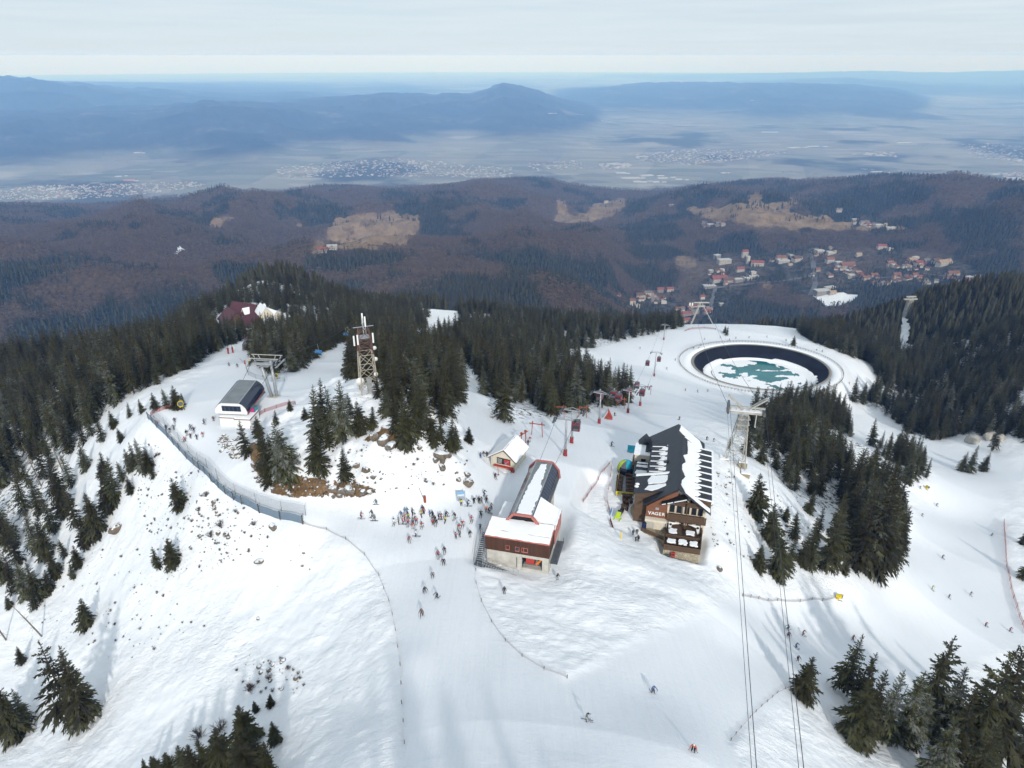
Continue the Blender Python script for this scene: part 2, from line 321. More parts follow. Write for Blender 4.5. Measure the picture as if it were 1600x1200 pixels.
# ------------------------------------------------------------------ materials
MATS = {}
class NB:
    def __init__(s, name):
        s.m = bpy.data.materials.new(name); s.m.use_nodes = True; s.t = s.m.node_tree; s.t.nodes.clear()
        s.out = s.t.nodes.new('ShaderNodeOutputMaterial')
    def n(s, typ, **kw):
        x = s.t.nodes.new('ShaderNode'+typ)
        for k, v in kw.items(): setattr(x, k, v)
        return x
    def link(s, a, b): s.t.links.new(a, b)
    def val(s, sock, v):
        if hasattr(v, 'node'): s.link(v, sock)
        else: sock.default_value = v if not (isinstance(v, tuple) and len(v) == 3 and sock.type == 'RGBA') else v+(1,)
    def math(s, op, a, b=0.0, clamp=False):
        x = s.n('Math', operation=op, use_clamp=clamp); s.val(x.inputs[0], a); s.val(x.inputs[1], b); return x.outputs[0]
    def mix(s, f, a, b, mode='MIX'):
        x = s.n('Mix', data_type='RGBA', blend_type=mode); s.val(x.inputs[0], f); s.val(x.inputs[6], a); s.val(x.inputs[7], b); return x.outputs[2]
    def ramp(s, f, stops):
        x = s.n('ValToRGB'); e = x.color_ramp.elements
        while len(e) < len(stops): e.new(0.5)
        for i, (p, c) in enumerate(stops):
            e[i].position = p; e[i].color = (c if isinstance(c, tuple) else (c, c, c))+(1,)
        s.link(f, x.inputs[0]); return x.outputs[0]
    def noise(s, vec, scale, detail=4, rough=0.55, dist=0.0):
        x = s.n('TexNoise'); x.inputs['Scale'].default_value = scale; x.inputs['Detail'].default_value = detail
        x.inputs['Roughness'].default_value = rough; x.inputs['Distortion'].default_value = dist
        if vec is not None: s.link(vec, x.inputs['Vector'])
        return x.outputs[0]
    def vor(s, vec, scale, feature='F1', out='Distance', rnd_=1.0):
        x = s.n('TexVoronoi', feature=feature); x.inputs['Scale'].default_value = scale; x.inputs['Randomness'].default_value = rnd_
        if vec is not None: s.link(vec, x.inputs['Vector'])
        return x.outputs[out]
    def mapping(s, vec, scale=(1, 1, 1), rot=(0, 0, 0), loc=(0, 0, 0)):
        x = s.n('Mapping'); x.inputs['Scale'].default_value = scale; x.inputs['Rotation'].default_value = rot; x.inputs['Location'].default_value = loc
        s.link(vec, x.inputs[0]); return x.outputs[0]
    def attr(s, name): return s.n('Attribute', attribute_name=name).outputs['Fac']
    def pos(s): return s.n('NewGeometry').outputs['Position']
    def obj(s): return s.n('TexCoord').outputs['Object']
    def bump(s, h, strength=0.3, dist=0.1, nrm=None):
        x = s.n('Bump'); x.inputs['Strength'].default_value = strength; x.inputs['Distance'].default_value = dist; s.link(h, x.inputs['Height'])
        if nrm is not None: s.link(nrm, x.inputs['Normal'])
        return x.outputs[0]
    def bsdf(s, col, rough=0.7, metal=0.0, nrm=None, spec=0.3, **kw):
        b = s.n('BsdfPrincipled'); s.val(b.inputs['Base Color'], col); s.val(b.inputs['Roughness'], rough); s.val(b.inputs['Metallic'], metal)
        b.inputs['Specular IOR Level'].default_value = spec
        for k, v in kw.items(): s.val(b.inputs[k.replace('_', ' ')], v)
        if nrm is not None: s.link(nrm, b.inputs['Normal'])
        s.link(b.outputs[0], s.out.inputs[0]); return b
def plain(name, col, rough=0.6, metal=0.0, var=0.18, scale=1.5, spec=0.3, bump=0.0):
    """a painted, metal or cloth surface with a little wear in it"""
    if name in MATS: return MATS[name]
    b = NB(name); o = b.obj()
    n = b.noise(o, scale, 5, 0.6)
    c2 = tuple(max(0, c*(1-var)) for c in col); c3 = tuple(min(1, c*(1+var*0.7)) for c in col)
    c = b.ramp(n, [(0.3, c2), (0.7, c3)])
    nr = b.bump(b.noise(o, scale*6, 3), bump, 0.03) if bump else None
    b.bsdf(c, rough, metal, nr, spec); MATS[name] = b.m; return b.m

# snow, with bare ground where the mask says so
def ground_near():
    b = NB('snow_ground'); p = b.pos()
    sn, pi, rk = b.attr('snow'), b.attr('piste'), b.attr('rock')
    big = b.noise(p, 0.035, 4); fine = b.noise(p, 1.6, 6, 0.62); lump = b.noise(p, 0.55, 5, 0.55, 0.4)
    wind = b.noise(b.mapping(p, (0.35, 1.5, 1.0), (0, 0, 0.5)), 1.1, 5, 0.6, 0.6)
    tracks = b.noise(b.mapping(p, (2.6, 0.10, 0.3), (0, 0, -0.12)), 0.8, 4, 0.6, 0.7)
    corduroy = b.noise(b.mapping(p, (0.5, 1.9, 0.4), (0, 0, 0.9)), 0.9, 4, 0.65, 1.2)
    col = b.mix(big, (0.80, 0.82, 0.85), (0.87, 0.875, 0.88))
    col = b.mix(b.math('MULTIPLY', pi, b.math('MULTIPLY', b.ramp(tracks, [(0.42, 0.0), (0.66, 1.0)]), 0.8)), col, (0.74, 0.765, 0.80))
    col = b.mix(b.math('MULTIPLY', pi, 0.6), col, (0.74, 0.765, 0.80))
    # needles, twigs and grass under the trees
    dirt = b.ramp(b.noise(p, 0.9, 6, 0.7), [(0.3, (0.035, 0.03, 0.02)), (0.7, (0.13, 0.095, 0.055))])
    grass = b.ramp(b.noise(b.mapping(p, (1, 1, 0.3)), 2.2, 6, 0.75), [(0.28, (0.05, 0.03, 0.018)), (0.5, (0.16, 0.095, 0.045)), (0.75, (0.33, 0.23, 0.13))])
    m1 = b.math('ADD', b.math('MULTIPLY', sn, 1.0), b.math('MULTIPLY', b.math('SUBTRACT', b.noise(p, 0.7, 5, 0.7), 0.5), 1.3))
    col = b.mix(b.ramp(m1, [(0.42, 0.0), (0.52, 1.0)]), dirt, col)
    m2 = b.math('ADD', rk, b.math('MULTIPLY', b.math('SUBTRACT', b.noise(p, 0.8, 6, 0.7), 0.5), 1.5))
    col = b.mix(b.ramp(m2, [(0.45, 0.0), (0.55, 1.0)]), col, grass)
    off = b.math('MULTIPLY', b.math('SUBTRACT', 1.0, b.math('MULTIPLY', pi, 0.88)), b.ramp(b.noise(p, 0.06, 4, 0.6), [(0.36, 0.25), (0.62, 1.3)]))
    hgt = b.math('ADD', b.math('MULTIPLY', b.math('ADD', b.math('MULTIPLY', lump, 0.9), b.math('MULTIPLY', wind, 0.7)), off), b.math('MULTIPLY', fine, 0.10))
    hgt = b.math('ADD', hgt, b.math('MULTIPLY', b.math('MULTIPLY', b.math('ADD', tracks, b.math('MULTIPLY', corduroy, 0.35)), pi), 0.15))
    b.bsdf(col, 0.62, 0, b.bump(hgt, 0.8, 0.42), 0.25); return b.m
def ground_hills():
    b = NB('wooded_hills'); p = b.pos()
    md, sn, sp, vi = b.attr('meadow'), b.attr('snow'), b.attr('spruce'), b.attr('village')
    f1 = b.noise(p, 0.05, 6, 0.7); f2 = b.noise(p, 0.006, 5, 0.6); cell = b.vor(p, 0.09)
    beech = b.ramp(f1, [(0.3, (0.048, 0.034, 0.025)), (0.55, (0.104, 0.074, 0.052)), (0.8, (0.17, 0.122, 0.084))])
    beech = b.mix(b.ramp(f2, [(0.4, 0.0), (0.7, 0.6)]), beech, (0.11, 0.078, 0.053))
    spr = b.ramp(f1, [(0.3, (0.008, 0.012, 0.009)), (0.7, (0.03, 0.037, 0.026))])
    col = b.mix(sp, beech, spr)
    mead = b.ramp(b.noise(p, 0.02, 6, 0.65), [(0.3, (0.11, 0.078, 0.048)), (0.5, (0.20, 0.142, 0.088)), (0.75, (0.29, 0.215, 0.14))])
    m = b.math('ADD', md, b.math('MULTIPLY', b.math('SUBTRACT', b.noise(p, 0.008, 7, 0.75), 0.5), 1.6))
    col = b.mix(b.ramp(m, [(0.45, 0.0), (0.55, 1.0)]), col, mead)
    col = b.mix(b.math('MULTIPLY', vi, b.ramp(b.noise(p, 0.03, 5, 0.7), [(0.4, 0.0), (0.6, 0.8)])), col, (0.14, 0.115, 0.095))
    s = b.math('ADD', sn, b.math('MULTIPLY', b.math('SUBTRACT', b.noise(p, 0.03, 6, 0.75), 0.5), 1.2))
    col = b.mix(b.ramp(s, [(0.5, 0.0), (0.56, 1.0)]), col, (0.78, 0.8, 0.83))
    wood = b.math('SUBTRACT', 1.0, b.math('MAXIMUM', md, sn), True)
    h = b.math('MULTIPLY', b.math('ADD', b.math('MULTIPLY', cell, -0.8), f1), wood)
    b.bsdf(col, 0.9, 0, b.bump(h, 0.9, 14.0), 0.1); return b.m
def ground_plain():
    b = NB('plain_fields'); p = b.pos()
    mt = b.attr('mount')
    w = b.mapping(p, (1.0, 0.55, 0.0), (0, 0, 0.5))
    c1 = b.vor(w, 0.0013, 'F1', 'Color', 0.85); c2 = b.vor(b.mapping(p, (0.5, 1.2, 0.0), (0, 0, -0.25)), 0.0042, 'F1', 'Color', 0.7)
    s1 = b.n('SeparateColor'); b.link(c1, s1.inputs[0]); s2 = b.n('SeparateColor'); b.link(c2, s2.inputs[0])
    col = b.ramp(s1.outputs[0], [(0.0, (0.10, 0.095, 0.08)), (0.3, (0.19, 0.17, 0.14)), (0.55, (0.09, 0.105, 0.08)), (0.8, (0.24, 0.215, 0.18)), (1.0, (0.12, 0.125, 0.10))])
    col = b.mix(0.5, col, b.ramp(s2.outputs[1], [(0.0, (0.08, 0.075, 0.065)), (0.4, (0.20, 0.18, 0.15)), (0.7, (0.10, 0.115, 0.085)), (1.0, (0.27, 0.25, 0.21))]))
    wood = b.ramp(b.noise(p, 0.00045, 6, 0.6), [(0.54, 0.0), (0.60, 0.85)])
    hs = b.n('HueSaturation'); hs.inputs['Value'].default_value = 1.35; hs.inputs['Saturation'].default_value = 0.75; b.link(col, hs.inputs['Color']); col = hs.outputs[0]  # paler, greyer field colour imitates mist lying low over the plain
    col = b.mix(wood, col, (0.035, 0.035, 0.028))
    mo = b.ramp(b.noise(p, 0.0012, 7, 0.7), [(0.35, (0.016, 0.016, 0.015)), (0.58, (0.04, 0.037, 0.032)), (0.70, (0.13, 0.115, 0.095)), (0.8, (0.3, 0.29, 0.27))])
    col = b.mix(mt, col, mo)
    b.bsdf(col, 0.95, 0, b.bump(b.noise(p, 0.003, 6, 0.7), 0.5, 60.0), 0.05); return b.m

def foliage(name, ca, cb, snow=0.0, tone=False, spread=0.75):
    b = NB(name); oi = b.n('ObjectInfo'); r = oi.outputs['Random']
    p = b.pos()
    n = b.noise(p, 0.9, 4, 0.6)
    c = b.mix(n, ca, cb)
    if tone: c = b.mix(1.0, c, b.attr('tone'), 'MULTIPLY')
    hs = b.n('HueSaturation'); b.link(c, hs.inputs['Color'])
    b.link(b.math('ADD', b.math('MULTIPLY', r, 0.05), 0.475), hs.inputs['Hue'])
    b.link(b.math('ADD', b.math('MULTIPLY', r, spread), 1.0-spread*.5), hs.inputs['Value'])
    c = hs.outputs[0]
    if snow:
        g = b.n('NewGeometry'); sx = b.n('SeparateXYZ'); b.link(g.outputs['True Normal'], sx.inputs[0])
        up = b.math('ABSOLUTE', sx.outputs[2])
        k = b.math('MULTIPLY', b.ramp(b.math('MULTIPLY', up, b.noise(p, 0.55, 5, 0.7)), [(0.44, 0.0), (0.50, 1.0)]), b.ramp(r, [(0.82, 0.0), (0.97, snow)]))
        c = b.mix(k, c, (0.75, 0.77, 0.8))
    b.bsdf(c, 0.75, 0, None, 0.2); return b.m
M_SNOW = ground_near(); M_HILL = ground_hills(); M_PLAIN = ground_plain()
M_SPRUCE = foliage('spruce_needles', (0.017, 0.020, 0.009), (0.062, 0.059, 0.027), 0.15, True)
M_SPRUCE_FAR = foliage('far_spruce_needles', (0.020, 0.022, 0.014), (0.055, 0.052, 0.030))
M_BEECH = foliage('bare_beech_twigs', (0.068, 0.047, 0.033), (0.152, 0.108, 0.075), 0.0, False, 0.35)
M_BARK = plain('bark', (0.075, 0.055, 0.042), 0.9, 0, 0.5, 3.0, 0.1)
M_DEAD = plain('dead_wood', (0.17, 0.15, 0.13), 0.9, 0, 0.4, 3.0, 0.1)
# ------------------------------------------------------------------ helpers
def link(o, parent=None):
    COL.objects.link(o)
    if parent is not None: o.parent = parent
    return o
def tag(o, label=None, cat=None, group=None, kind=None):
    if label: o['label'] = label
    if cat: o['category'] = cat
    if group: o['group'] = group
    if kind: o['kind'] = kind
    return o
def empty(name, loc=(0, 0, 0), rz=0.0, label=None, cat=None, group=None):
    o = bpy.data.objects.new(name, None); o.empty_display_size = 0.5; o.location = loc; o.rotation_euler = (0, 0, rz); COL.objects.link(o)
    return tag(o, label, cat, group)
class MB:
    """collects solid shapes into one mesh"""
    def __init__(s): s.v = []; s.f = []; s.mi = []; s.cur = 0
    def add(s, vs, fs):
        k = len(s.v); s.v += [tuple(v) for v in vs]; s.f += [tuple(i+k for i in f) for f in fs]; s.mi += [s.cur]*len(fs); return s
    def box(s, c, d, rz=0.0, rot=None):
        hx, hy, hz_ = d[0]/2, d[1]/2, d[2]/2
        R = rot if rot is not None else Matrix.Rotation(rz, 3, 'Z')
        vs = [Vector(c)+R@Vector((x*hx, y*hy, z*hz_)) for z in (-1, 1) for x, y in ((-1, -1), (1, -1), (1, 1), (-1, 1))]
        return s.add(vs, [(3, 2, 1, 0), (4, 5, 6, 7), (0, 1, 5, 4), (1, 2, 6, 5), (2, 3, 7, 6), (3, 0, 4, 7)])
    def bar(s, a, b, w=0.1, h=None):
        a = Vector(a); b = Vector(b); d = b-a; L = d.length
        if L < 1e-6: return s
        R = d.to_track_quat('Z', 'Y').to_matrix()
        return s.box((a+b)/2, (w, h or w, L), rot=R)
    def tube(s, pts, r=0.1, n=8, caps=True):
        pts = [Vector(p) for p in pts]; rs = r if isinstance(r, (list, tuple)) else [r]*len(pts)
        rings = []; k0 = len(s.v); vs = []; fs = []
        for i, p in enumerate(pts):
            d = (pts[min(i+1, len(pts)-1)]-pts[max(i-1, 0)])
            if d.length < 1e-9: d = Vector((0, 0, 1))
            q = d.to_track_quat('Z', 'Y').to_matrix()
            for j in range(n):
                a = 2*math.pi*j/n; vs.append(p+q@Vector((math.cos(a)*rs[i], math.sin(a)*rs[i], 0)))
        for i in range(len(pts)-1):
            for j in range(n):
                a, b = i*n+j, i*n+(j+1) % n; fs.append((a, b, b+n, a+n))
        if caps: fs.append(tuple(range(n-1, -1, -1))); fs.append(tuple((len(pts)-1)*n+j for j in range(n)))
        return s.add(vs, fs)
    def prism(s, poly, a, b):
        """poly: list of points in 3D at one end; moved by vector b-a"""
        n = len(poly); d = Vector(b)-Vector(a)
        vs = [Vector(p) for p in poly]+[Vector(p)+d for p in poly]
        fs = [tuple(range(n-1, -1, -1)), tuple(range(n, 2*n))]+[(i, (i+1) % n, (i+1) % n+n, i+n) for i in range(n)]
        return s.add(vs, fs)
    def poly_y(s, prof, y0, y1):
        """profile in xz extruded along y"""
        return s.prism([(x, y0, z) for x, z in prof], (0, y0, 0), (0, y1, 0))
    def poly_x(s, prof, x0, x1):
        return s.prism([(x0, y, z) for y, z in prof], (x0, 0, 0), (x1, 0, 0))
    def sphere(s, c, r, nu=10, nv=6, sc=(1, 1, 1)):
        vs = []; fs = []
        for i in range(nv+1):
            t = math.pi*i/nv
            for j in range(nu):
                a = 2*math.pi*j/nu
                vs.append((c[0]+r*sc[0]*math.sin(t)*math.cos(a), c[1]+r*sc[1]*math.sin(t)*math.sin(a), c[2]+r*sc[2]*math.cos(t)))
        for i in range(nv):
            for j in range(nu):
                fs.append((i*nu+j, (i+1)*nu+j, (i+1)*nu+(j+1) % nu, i*nu+(j+1) % nu))
        return s.add(vs, fs)
    def mesh(s, name, mats, smooth=False):
        me = bpy.data.meshes.new(name); me.from_pydata(s.v, [], s.f)
        for m in (mats if isinstance(mats, (list, tuple)) else [mats]): me.materials.append(m)
        if any(s.mi): me.polygons.foreach_set('material_index', s.mi)
        bm = bmesh.new(); bm.from_mesh(me); bmesh.ops.recalc_face_normals(bm, faces=bm.faces); bm.to_mesh(me); bm.free()
        if smooth: me.polygons.foreach_set('use_smooth', [True]*len(me.polygons))
        me.update(); return me
    def build(s, name, mats, parent=None, smooth=False, bevel=0.0):
        o = bpy.data.objects.new(name, s.mesh(name, mats, smooth)); link(o, parent)
        if not bevel and name in ('roof_snow', 'rib_snow', 'parapet_snow', 'gutter_snow', 'guard_snow', 'pent_snow'): bevel = 0.07
        if bevel:
            m = o.modifiers.new('bevel', 'BEVEL'); m.width = bevel; m.segments = 2 if 'snow' in name else 1; m.limit_method = 'ANGLE'
        return o
def copy_tree(o, parent=None):
    c = o.copy(); COL.objects.link(c); c.parent = parent
    for ch in list(o.children): copy_tree(ch, c)
    return c
def grid_mesh(name, i0, i1, mat, attrs):
    """rows i0..i1 of the land as one sheet"""
    n = i1-i0+1
    co = np.stack([GX[i0:i1+1], GY[i0:i1+1], H[i0:i1+1]], -1).reshape(-1, 3).astype(np.float32)
    a = (np.arange(n-1)[:, None]*NT+np.arange(NT-1)[None, :]).ravel()
    q = np.stack([a, a+NT, a+NT+1, a+1], 1)[:, ::-1].astype(np.int32)
    me = bpy.data.meshes.new(name); me.vertices.add(len(co)); me.vertices.foreach_set('co', co.ravel())
    me.loops.add(q.size); me.loops.foreach_set('vertex_index', q.ravel())
    me.polygons.add(len(q)); me.polygons.foreach_set('loop_start', np.arange(0, q.size, 4, dtype=np.int32)); me.polygons.foreach_set('loop_total', np.full(len(q), 4, np.int32))
    me.polygons.foreach_set('use_smooth', np.ones(len(q), bool))
    me.update(calc_edges=True); me.validate()
    for k, A in attrs.items():
        at = me.attributes.new(k, 'FLOAT', 'POINT'); at.data.foreach_set('value', A[i0:i1+1].ravel().astype(np.float32))
    me.materials.append(mat)
    o = bpy.data.objects.new(name, me); COL.objects.link(o); tag(o, kind='structure'); return o
# ------------------------------------------------------------------ the land as sheets
PXg, PYg, DPg = project(np.stack([GX, GY, H], -1))
jx = fbm(GX/60, GY/60, 4)*10; jy = fbm(GX/60+40, GY/60, 4)*5
def mask(polys, r0, r1, n=3, jit=1.0):
    m = np.zeros(H.shape, bool)
    for p in polys: m |= in_poly(PXg+jx*jit, PYg+jy*jit, p)
    return blur((m & (RR > r0) & (RR < r1)).astype(float), n)
FOREST = {
 'left':   [(0,556),(60,552),(120,545),(200,538),(265,535),(300,526),(335,520),(350,545),(300,575),(235,605),(170,640),(140,690),(100,720),(70,770),(40,850),(20,870),(-80,890),(-80,556)],
 'lift':   [(390,548),(405,520),(450,512),(540,516),(545,530),(520,545),(480,575),(430,588),(402,572)],
 'hotel':  [(200,536),(262,516),(300,492),(380,455),(440,430),(500,446),(560,462),(640,478),(660,492),(660,512),(545,515),(450,512),(448,490),(400,482),(352,486),(330,505),(335,520),(265,535)],
 'hotel2': [(335,520),(352,512),(395,514),(388,530),(352,545)],
 'knoll':  [(598,612),(590,575),(640,540),(705,530),(722,590),(724,640),(715,672),(690,676),(655,660),(640,690),(615,660)],
 'mast':   [(545,590),(550,535),(600,518),(650,520),(640,545),(596,580),(585,600)],
 'mid':    [(762,655),(800,660),(890,648),(985,632),(988,608),(920,582),(872,548),(820,522),(730,520),(705,535),(742,580),(757,620)],
 'back':   [(545,515),(665,514),(668,492),(640,476),(560,462),(505,458),(520,480)],
 'back2':  [(716,506),(730,520),(820,522),(872,545),(930,545),(1000,528),(1064,512),(1062,500),(940,488),(840,478),(716,478)],
 'right':  [(1162,695),(1178,655),(1230,636),(1296,622),(1310,645),(1340,690),(1440,718),(1458,748),(1400,770),(1372,752),(1350,722),(1300,735),(1230,745),(1190,705)],
 'right3': [(1192,708),(1232,748),(1300,738),(1350,725),(1345,742),(1322,800),(1290,800),(1262,782),(1240,775),(1208,742)],
 'right2': [(1322,892),(1398,892),(1408,836),(1382,760),(1345,742),(1322,800)],
 'hill':   [(1332,628),(1385,604),(1352,566),(1262,532),(1240,514),(1330,498),(1420,452),(1600,424),(1760,400),(1760,720),(1600,690),(1500,682),(1440,690),(1385,652)],
}
fm = mask(FOREST.values(), 60, 640, 4, 0.4)
zline = sm(H, -210, -125)
NEARLINE = RR+40*fbm(GX/90, GY/90, 3)
snow = np.where(NEARLINE < 640, np.where(RR < 640, 1.0, 0.0), 0.0)
snow = snow*(1-0.47*fm)
RUN = [[(662,518),(676,500),(690,488),(704,481),(715,483),(716,494),(708,506),(696,518),(684,526)]]
run = mask(RUN, 300, 900, 1, 0.3)
snow = np.maximum(snow, run)
CUT = [[(1408,462),(1424,462),(1420,552),(1406,552)]]
cut = mask(CUT, 300, 1000, 1, 0.2); snow = np.maximum(snow, cut)
LOT = [[(1270,462),(1300,455),(1345,462),(1325,474),(1290,478)]]
snow = np.maximum(snow, mask(LOT, 1500, 3000, 0, 0.4)*0.9)
snow = np.maximum(snow, mask([[(272,388),(284,383),(287,390),(277,396)]], 1500, 4000, 0, 0.7)*.75)
TAN = [[(490,376),(515,372),(500,405),(478,400)],[(515,348),(560,333),(612,331),(652,336),(655,352),(634,386),(560,392),(518,382)],[(312,364),(330,346),(362,337),(352,352)],
       [(860,350),(880,330),(905,338),(930,318),(975,309),(978,326),(945,340),(900,352)],[(868,316),(880,310),(886,330),(872,332)],
       [(1018,312),(1050,318),(1110,325),(1170,315),(1176,301),(1192,304),(1196,322),(1240,310),(1250,316),(1225,334),(1290,338),(1345,350),(1425,350),(1425,358),(1300,360),(1210,356),(1150,350),(1095,338)],
       [(1184,440),(1206,444),(1208,456),(1190,458)],[(1050,402),(1085,400),(1090,414),(1062,418)],[(1300,432),(1345,440),(1340,446),(1306,440)],[(455,352),(490,342),(470,356)]]
mead = mask(TAN, 1500, 6000, 5, 1.2)
VIL = [[(975,470),(1060,440),(1060,410),(1110,395),(1180,395),(1290,385),(1400,385),(1500,400),(1540,430),(1500,450),(1350,440),(1330,480),(1260,480),(1220,420),(1170,450),(1110,500),(1060,510)]]
vil = mask(VIL, 1700, 3300, 2, 0.5)
spr = sm(fbm(GX/420+1.3, GY/420+8, 5)+0.35*fbm(GX/90, GY/90, 3), 0.16, 0.42)
SPZ = [[(480,400),(700,390),(900,400),(1060,420),(1060,520),(480,520)],[(1090,440),(1260,400),(1600,400),(1600,520),(1090,520)],[(0,460),(420,440),(420,540),(0,540)],[(590,290),(660,300),(650,330),(600,320)],[(980,310),(1400,280),(1600,340),(1600,420),(980,420)]]
spz = mask(SPZ, 620, 6000, 8, 2.0)
spr = np.clip(np.maximum(spr, sm(fbm(GX/300+9, GY/300, 4), -0.22, 0.12)*spz), 0, 1)
spr = np.maximum(spr, 1-sm(RR, 900, 1300))
rock = mask([[(420,770),(440,740),(470,745),(510,750),(515,775),(460,778)],[(385,700),(396,690),(440,712),(436,742),(404,745)],[(520,752),(560,755),(590,768),(560,778),(520,776)],[(560,690),(600,668),(640,690),(630,705),(596,690)]], 60, 400, 1, 0.25)
mount = sm(H+CURV(RR), -1120, -1040)
i1 = int(np.searchsorted(LR, math.log(620)))+2; i2 = int(np.searchsorted(LR, math.log(7000)))
snow_near = grid_mesh('snow_slope', 0, i1, M_SNOW, {'snow': snow, 'piste': pmask, 'rock': rock})
hills = grid_mesh('hills', i1, i2, M_HILL, {'snow': snow, 'meadow': mead, 'spruce': spr, 'village': vil})
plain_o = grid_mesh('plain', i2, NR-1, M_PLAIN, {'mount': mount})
tag(snow_near, 'white ski slopes and snowy clearings in the foreground'); tag(hills, 'brown and dark green wooded hills below the ski area'); tag(plain_o, 'hazy patchwork plain with blue mountains to the horizon')

# haze: the air over the valley and the plain
def make_haze():
    mb = MB(); mb.box((0, 240000, (-1760+98)/2), (560000, 520000, 1760+98))
    b = NB('haze_air')
    v = b.n('VolumePrincipled'); v.inputs['Color'].default_value = HAZE_COL+(1,); v.inputs['Density'].default_value = HAZE_D
    v.inputs['Anisotropy'].default_value = -0.22; v.inputs['Absorption Color'].default_value = (0.92, 0.955, 1, 1)
    b.link(v.outputs[0], b.out.inputs[1])
    b.m.cycles.homogeneous_volume = True if hasattr(b.m.cycles, 'homogeneous_volume') else True
    o = mb.build('haze', b.m); tag(o, 'thin blue haze lying over the valley and plain', kind='stuff'); return o
HAZE_COL = (0.23, 0.47, 1.0); HAZE_D = 0.000064
make_haze()
# ------------------------------------------------------------------ trees
def spruce_mesh(seed, levels, nb, seg, rmax=0.19, skirt=0.06, ragged=0.35, gap=0.0):
    """crown of a spruce of height 1: separate tiers of drooping sprays of twigs"""
    r = random.Random(seed); vs, fs, tone = [], [], []
    lop = r.random()*6.28
    for L in range(levels):
        t = L/(levels-1); z0 = skirt+(0.985-skirt)*t**0.95
        R = rmax*((1-t)**0.80)*(0.72+0.28*min(1, t*6))*r.uniform(.82, 1.12)+0.010
        n = max(3, int(round(nb*(0.42+0.58*(1-t)))))
        a0 = r.random()*6.28
        for k in range(n):
            if r.random() < gap+.06: continue
            a = a0+6.2832*k/n+r.uniform(-.3, .3); ln = R*r.uniform(1-ragged, 1.15)*(1+.14*math.cos(a-lop))
            zz = z0+r.uniform(-.022, .022)*(1-t*.6); ca, sa = math.cos(a), math.sin(a)
            droop = (0.50*(1-t)+0.04)*r.uniform(.6, 1.4); up = 0.5*t+r.uniform(-.08, .12)
            wd = ln*r.uniform(.20, .34)+0.006; tn = r.uniform(.45, 1.6)
            def P(s, lat, dz=0.0):
                x = s*ln; h = zz+ln*(up*s-droop*s*s+0.16*max(0, s-0.65))+dz
                return (x*ca-lat*sa, x*sa+lat*ca, h)
            n0 = len(vs)
            for i in range(seg):
                s0, s1 = i/seg, (i+1)/seg; sm_ = (s0+s1)/2
                w = wd*math.sin(math.pi*min(0.97, 0.2+0.75*sm_))*r.uniform(.6, 1.3); w2 = wd*math.sin(math.pi*min(0.97, 0.2+0.75*sm_))*r.uniform(.6, 1.3); b = len(vs)
                vs += [P(s0, 0), P(s1, 0), P(s1+0.14, w, -0.28*w), P(s1+0.14, -w2, -0.28*w2)]
                fs += [(b, b+1, b+2), (b, b+3, b+1)]
                if seg > 2 and i % 2:
                    vs += [P(s1, 0.15*w, -0.7*w-0.008), P(s0, 0)]; fs += [(b, b+4, b+1)]
            b = len(vs); vs += [P(1-1/seg, wd*.35), P(1-1/seg, -wd*.35), P(1.12, 0)]; fs += [(b, b+1, b+2)]
            tone += [tn]*(len(vs)-n0)
    b = len(vs); vs += [(-.006, 0, .95), (.006, 0, .95), (0, 0, 1.01), (0, -.006, .95), (0, .006, .95)]; fs += [(b, b+1, b+2), (b+3, b+4, b+2)]; tone += [1.0]*5
    me = bpy.data.meshes.new('spruce_crown'); me.from_pydata(vs, [], fs); me.materials.append(M_SPRUCE)
    at = me.attributes.new('tone', 'FLOAT', 'POINT'); at.data.foreach_set('value', np.array(tone, np.float32)); me.update(); return me
def trunk_mesh(rad=0.014, h=0.97, n=7):
    mb = MB(); mb.tube([(0, 0, -0.05), (0, 0, 0.0), (0.002, 0, h*.5), (0, 0, h)], [rad*1.5, rad*1.15, rad*.7, rad*.12], n); return mb.mesh('spruce_trunk', M_BARK, True)
SPR = [spruce_mesh(1, 25, 12, 4, 0.20, .05, .45), spruce_mesh(2, 23, 11, 4, 0.17, 0.07, .45, .04), spruce_mesh(3, 24, 13, 4, 0.235, 0.03, .4), spruce_mesh(4, 22, 10, 4, 0.18, 0.16, 0.55, 0.10), spruce_mesh(5, 26, 10, 4, 0.15, 0.06, 0.5, 0.06), spruce_mesh(6, 21, 9, 4, 0.20, 0.24, 0.6, 0.2)]
TRK = trunk_mesh()
def far_spruce(seed):
    r = random.Random(seed); mb = MB(); vs, fs = [], []
    for L in range(4):
        z0 = 0.05+0.24*L; z1 = min(1.0, z0+0.42); R = 0.2*(1-L/4.6)**0.9; n = 6; b = len(vs)
        for k in range(n):
            a = 6.2832*k/n+L*.5; q = R*r.uniform(.7, 1.15); vs.append((q*math.cos(a), q*math.sin(a), z0-r.uniform(0, .04)))
        vs.append((0, 0, z1)); fs += [(b+k, b+(k+1) % n, b+n) for k in range(n)]
    me = bpy.data.meshes.new('far_spruce'); me.from_pydata(vs, [], fs); me.materials.append(M_SPRUCE_FAR); me.update(); return me
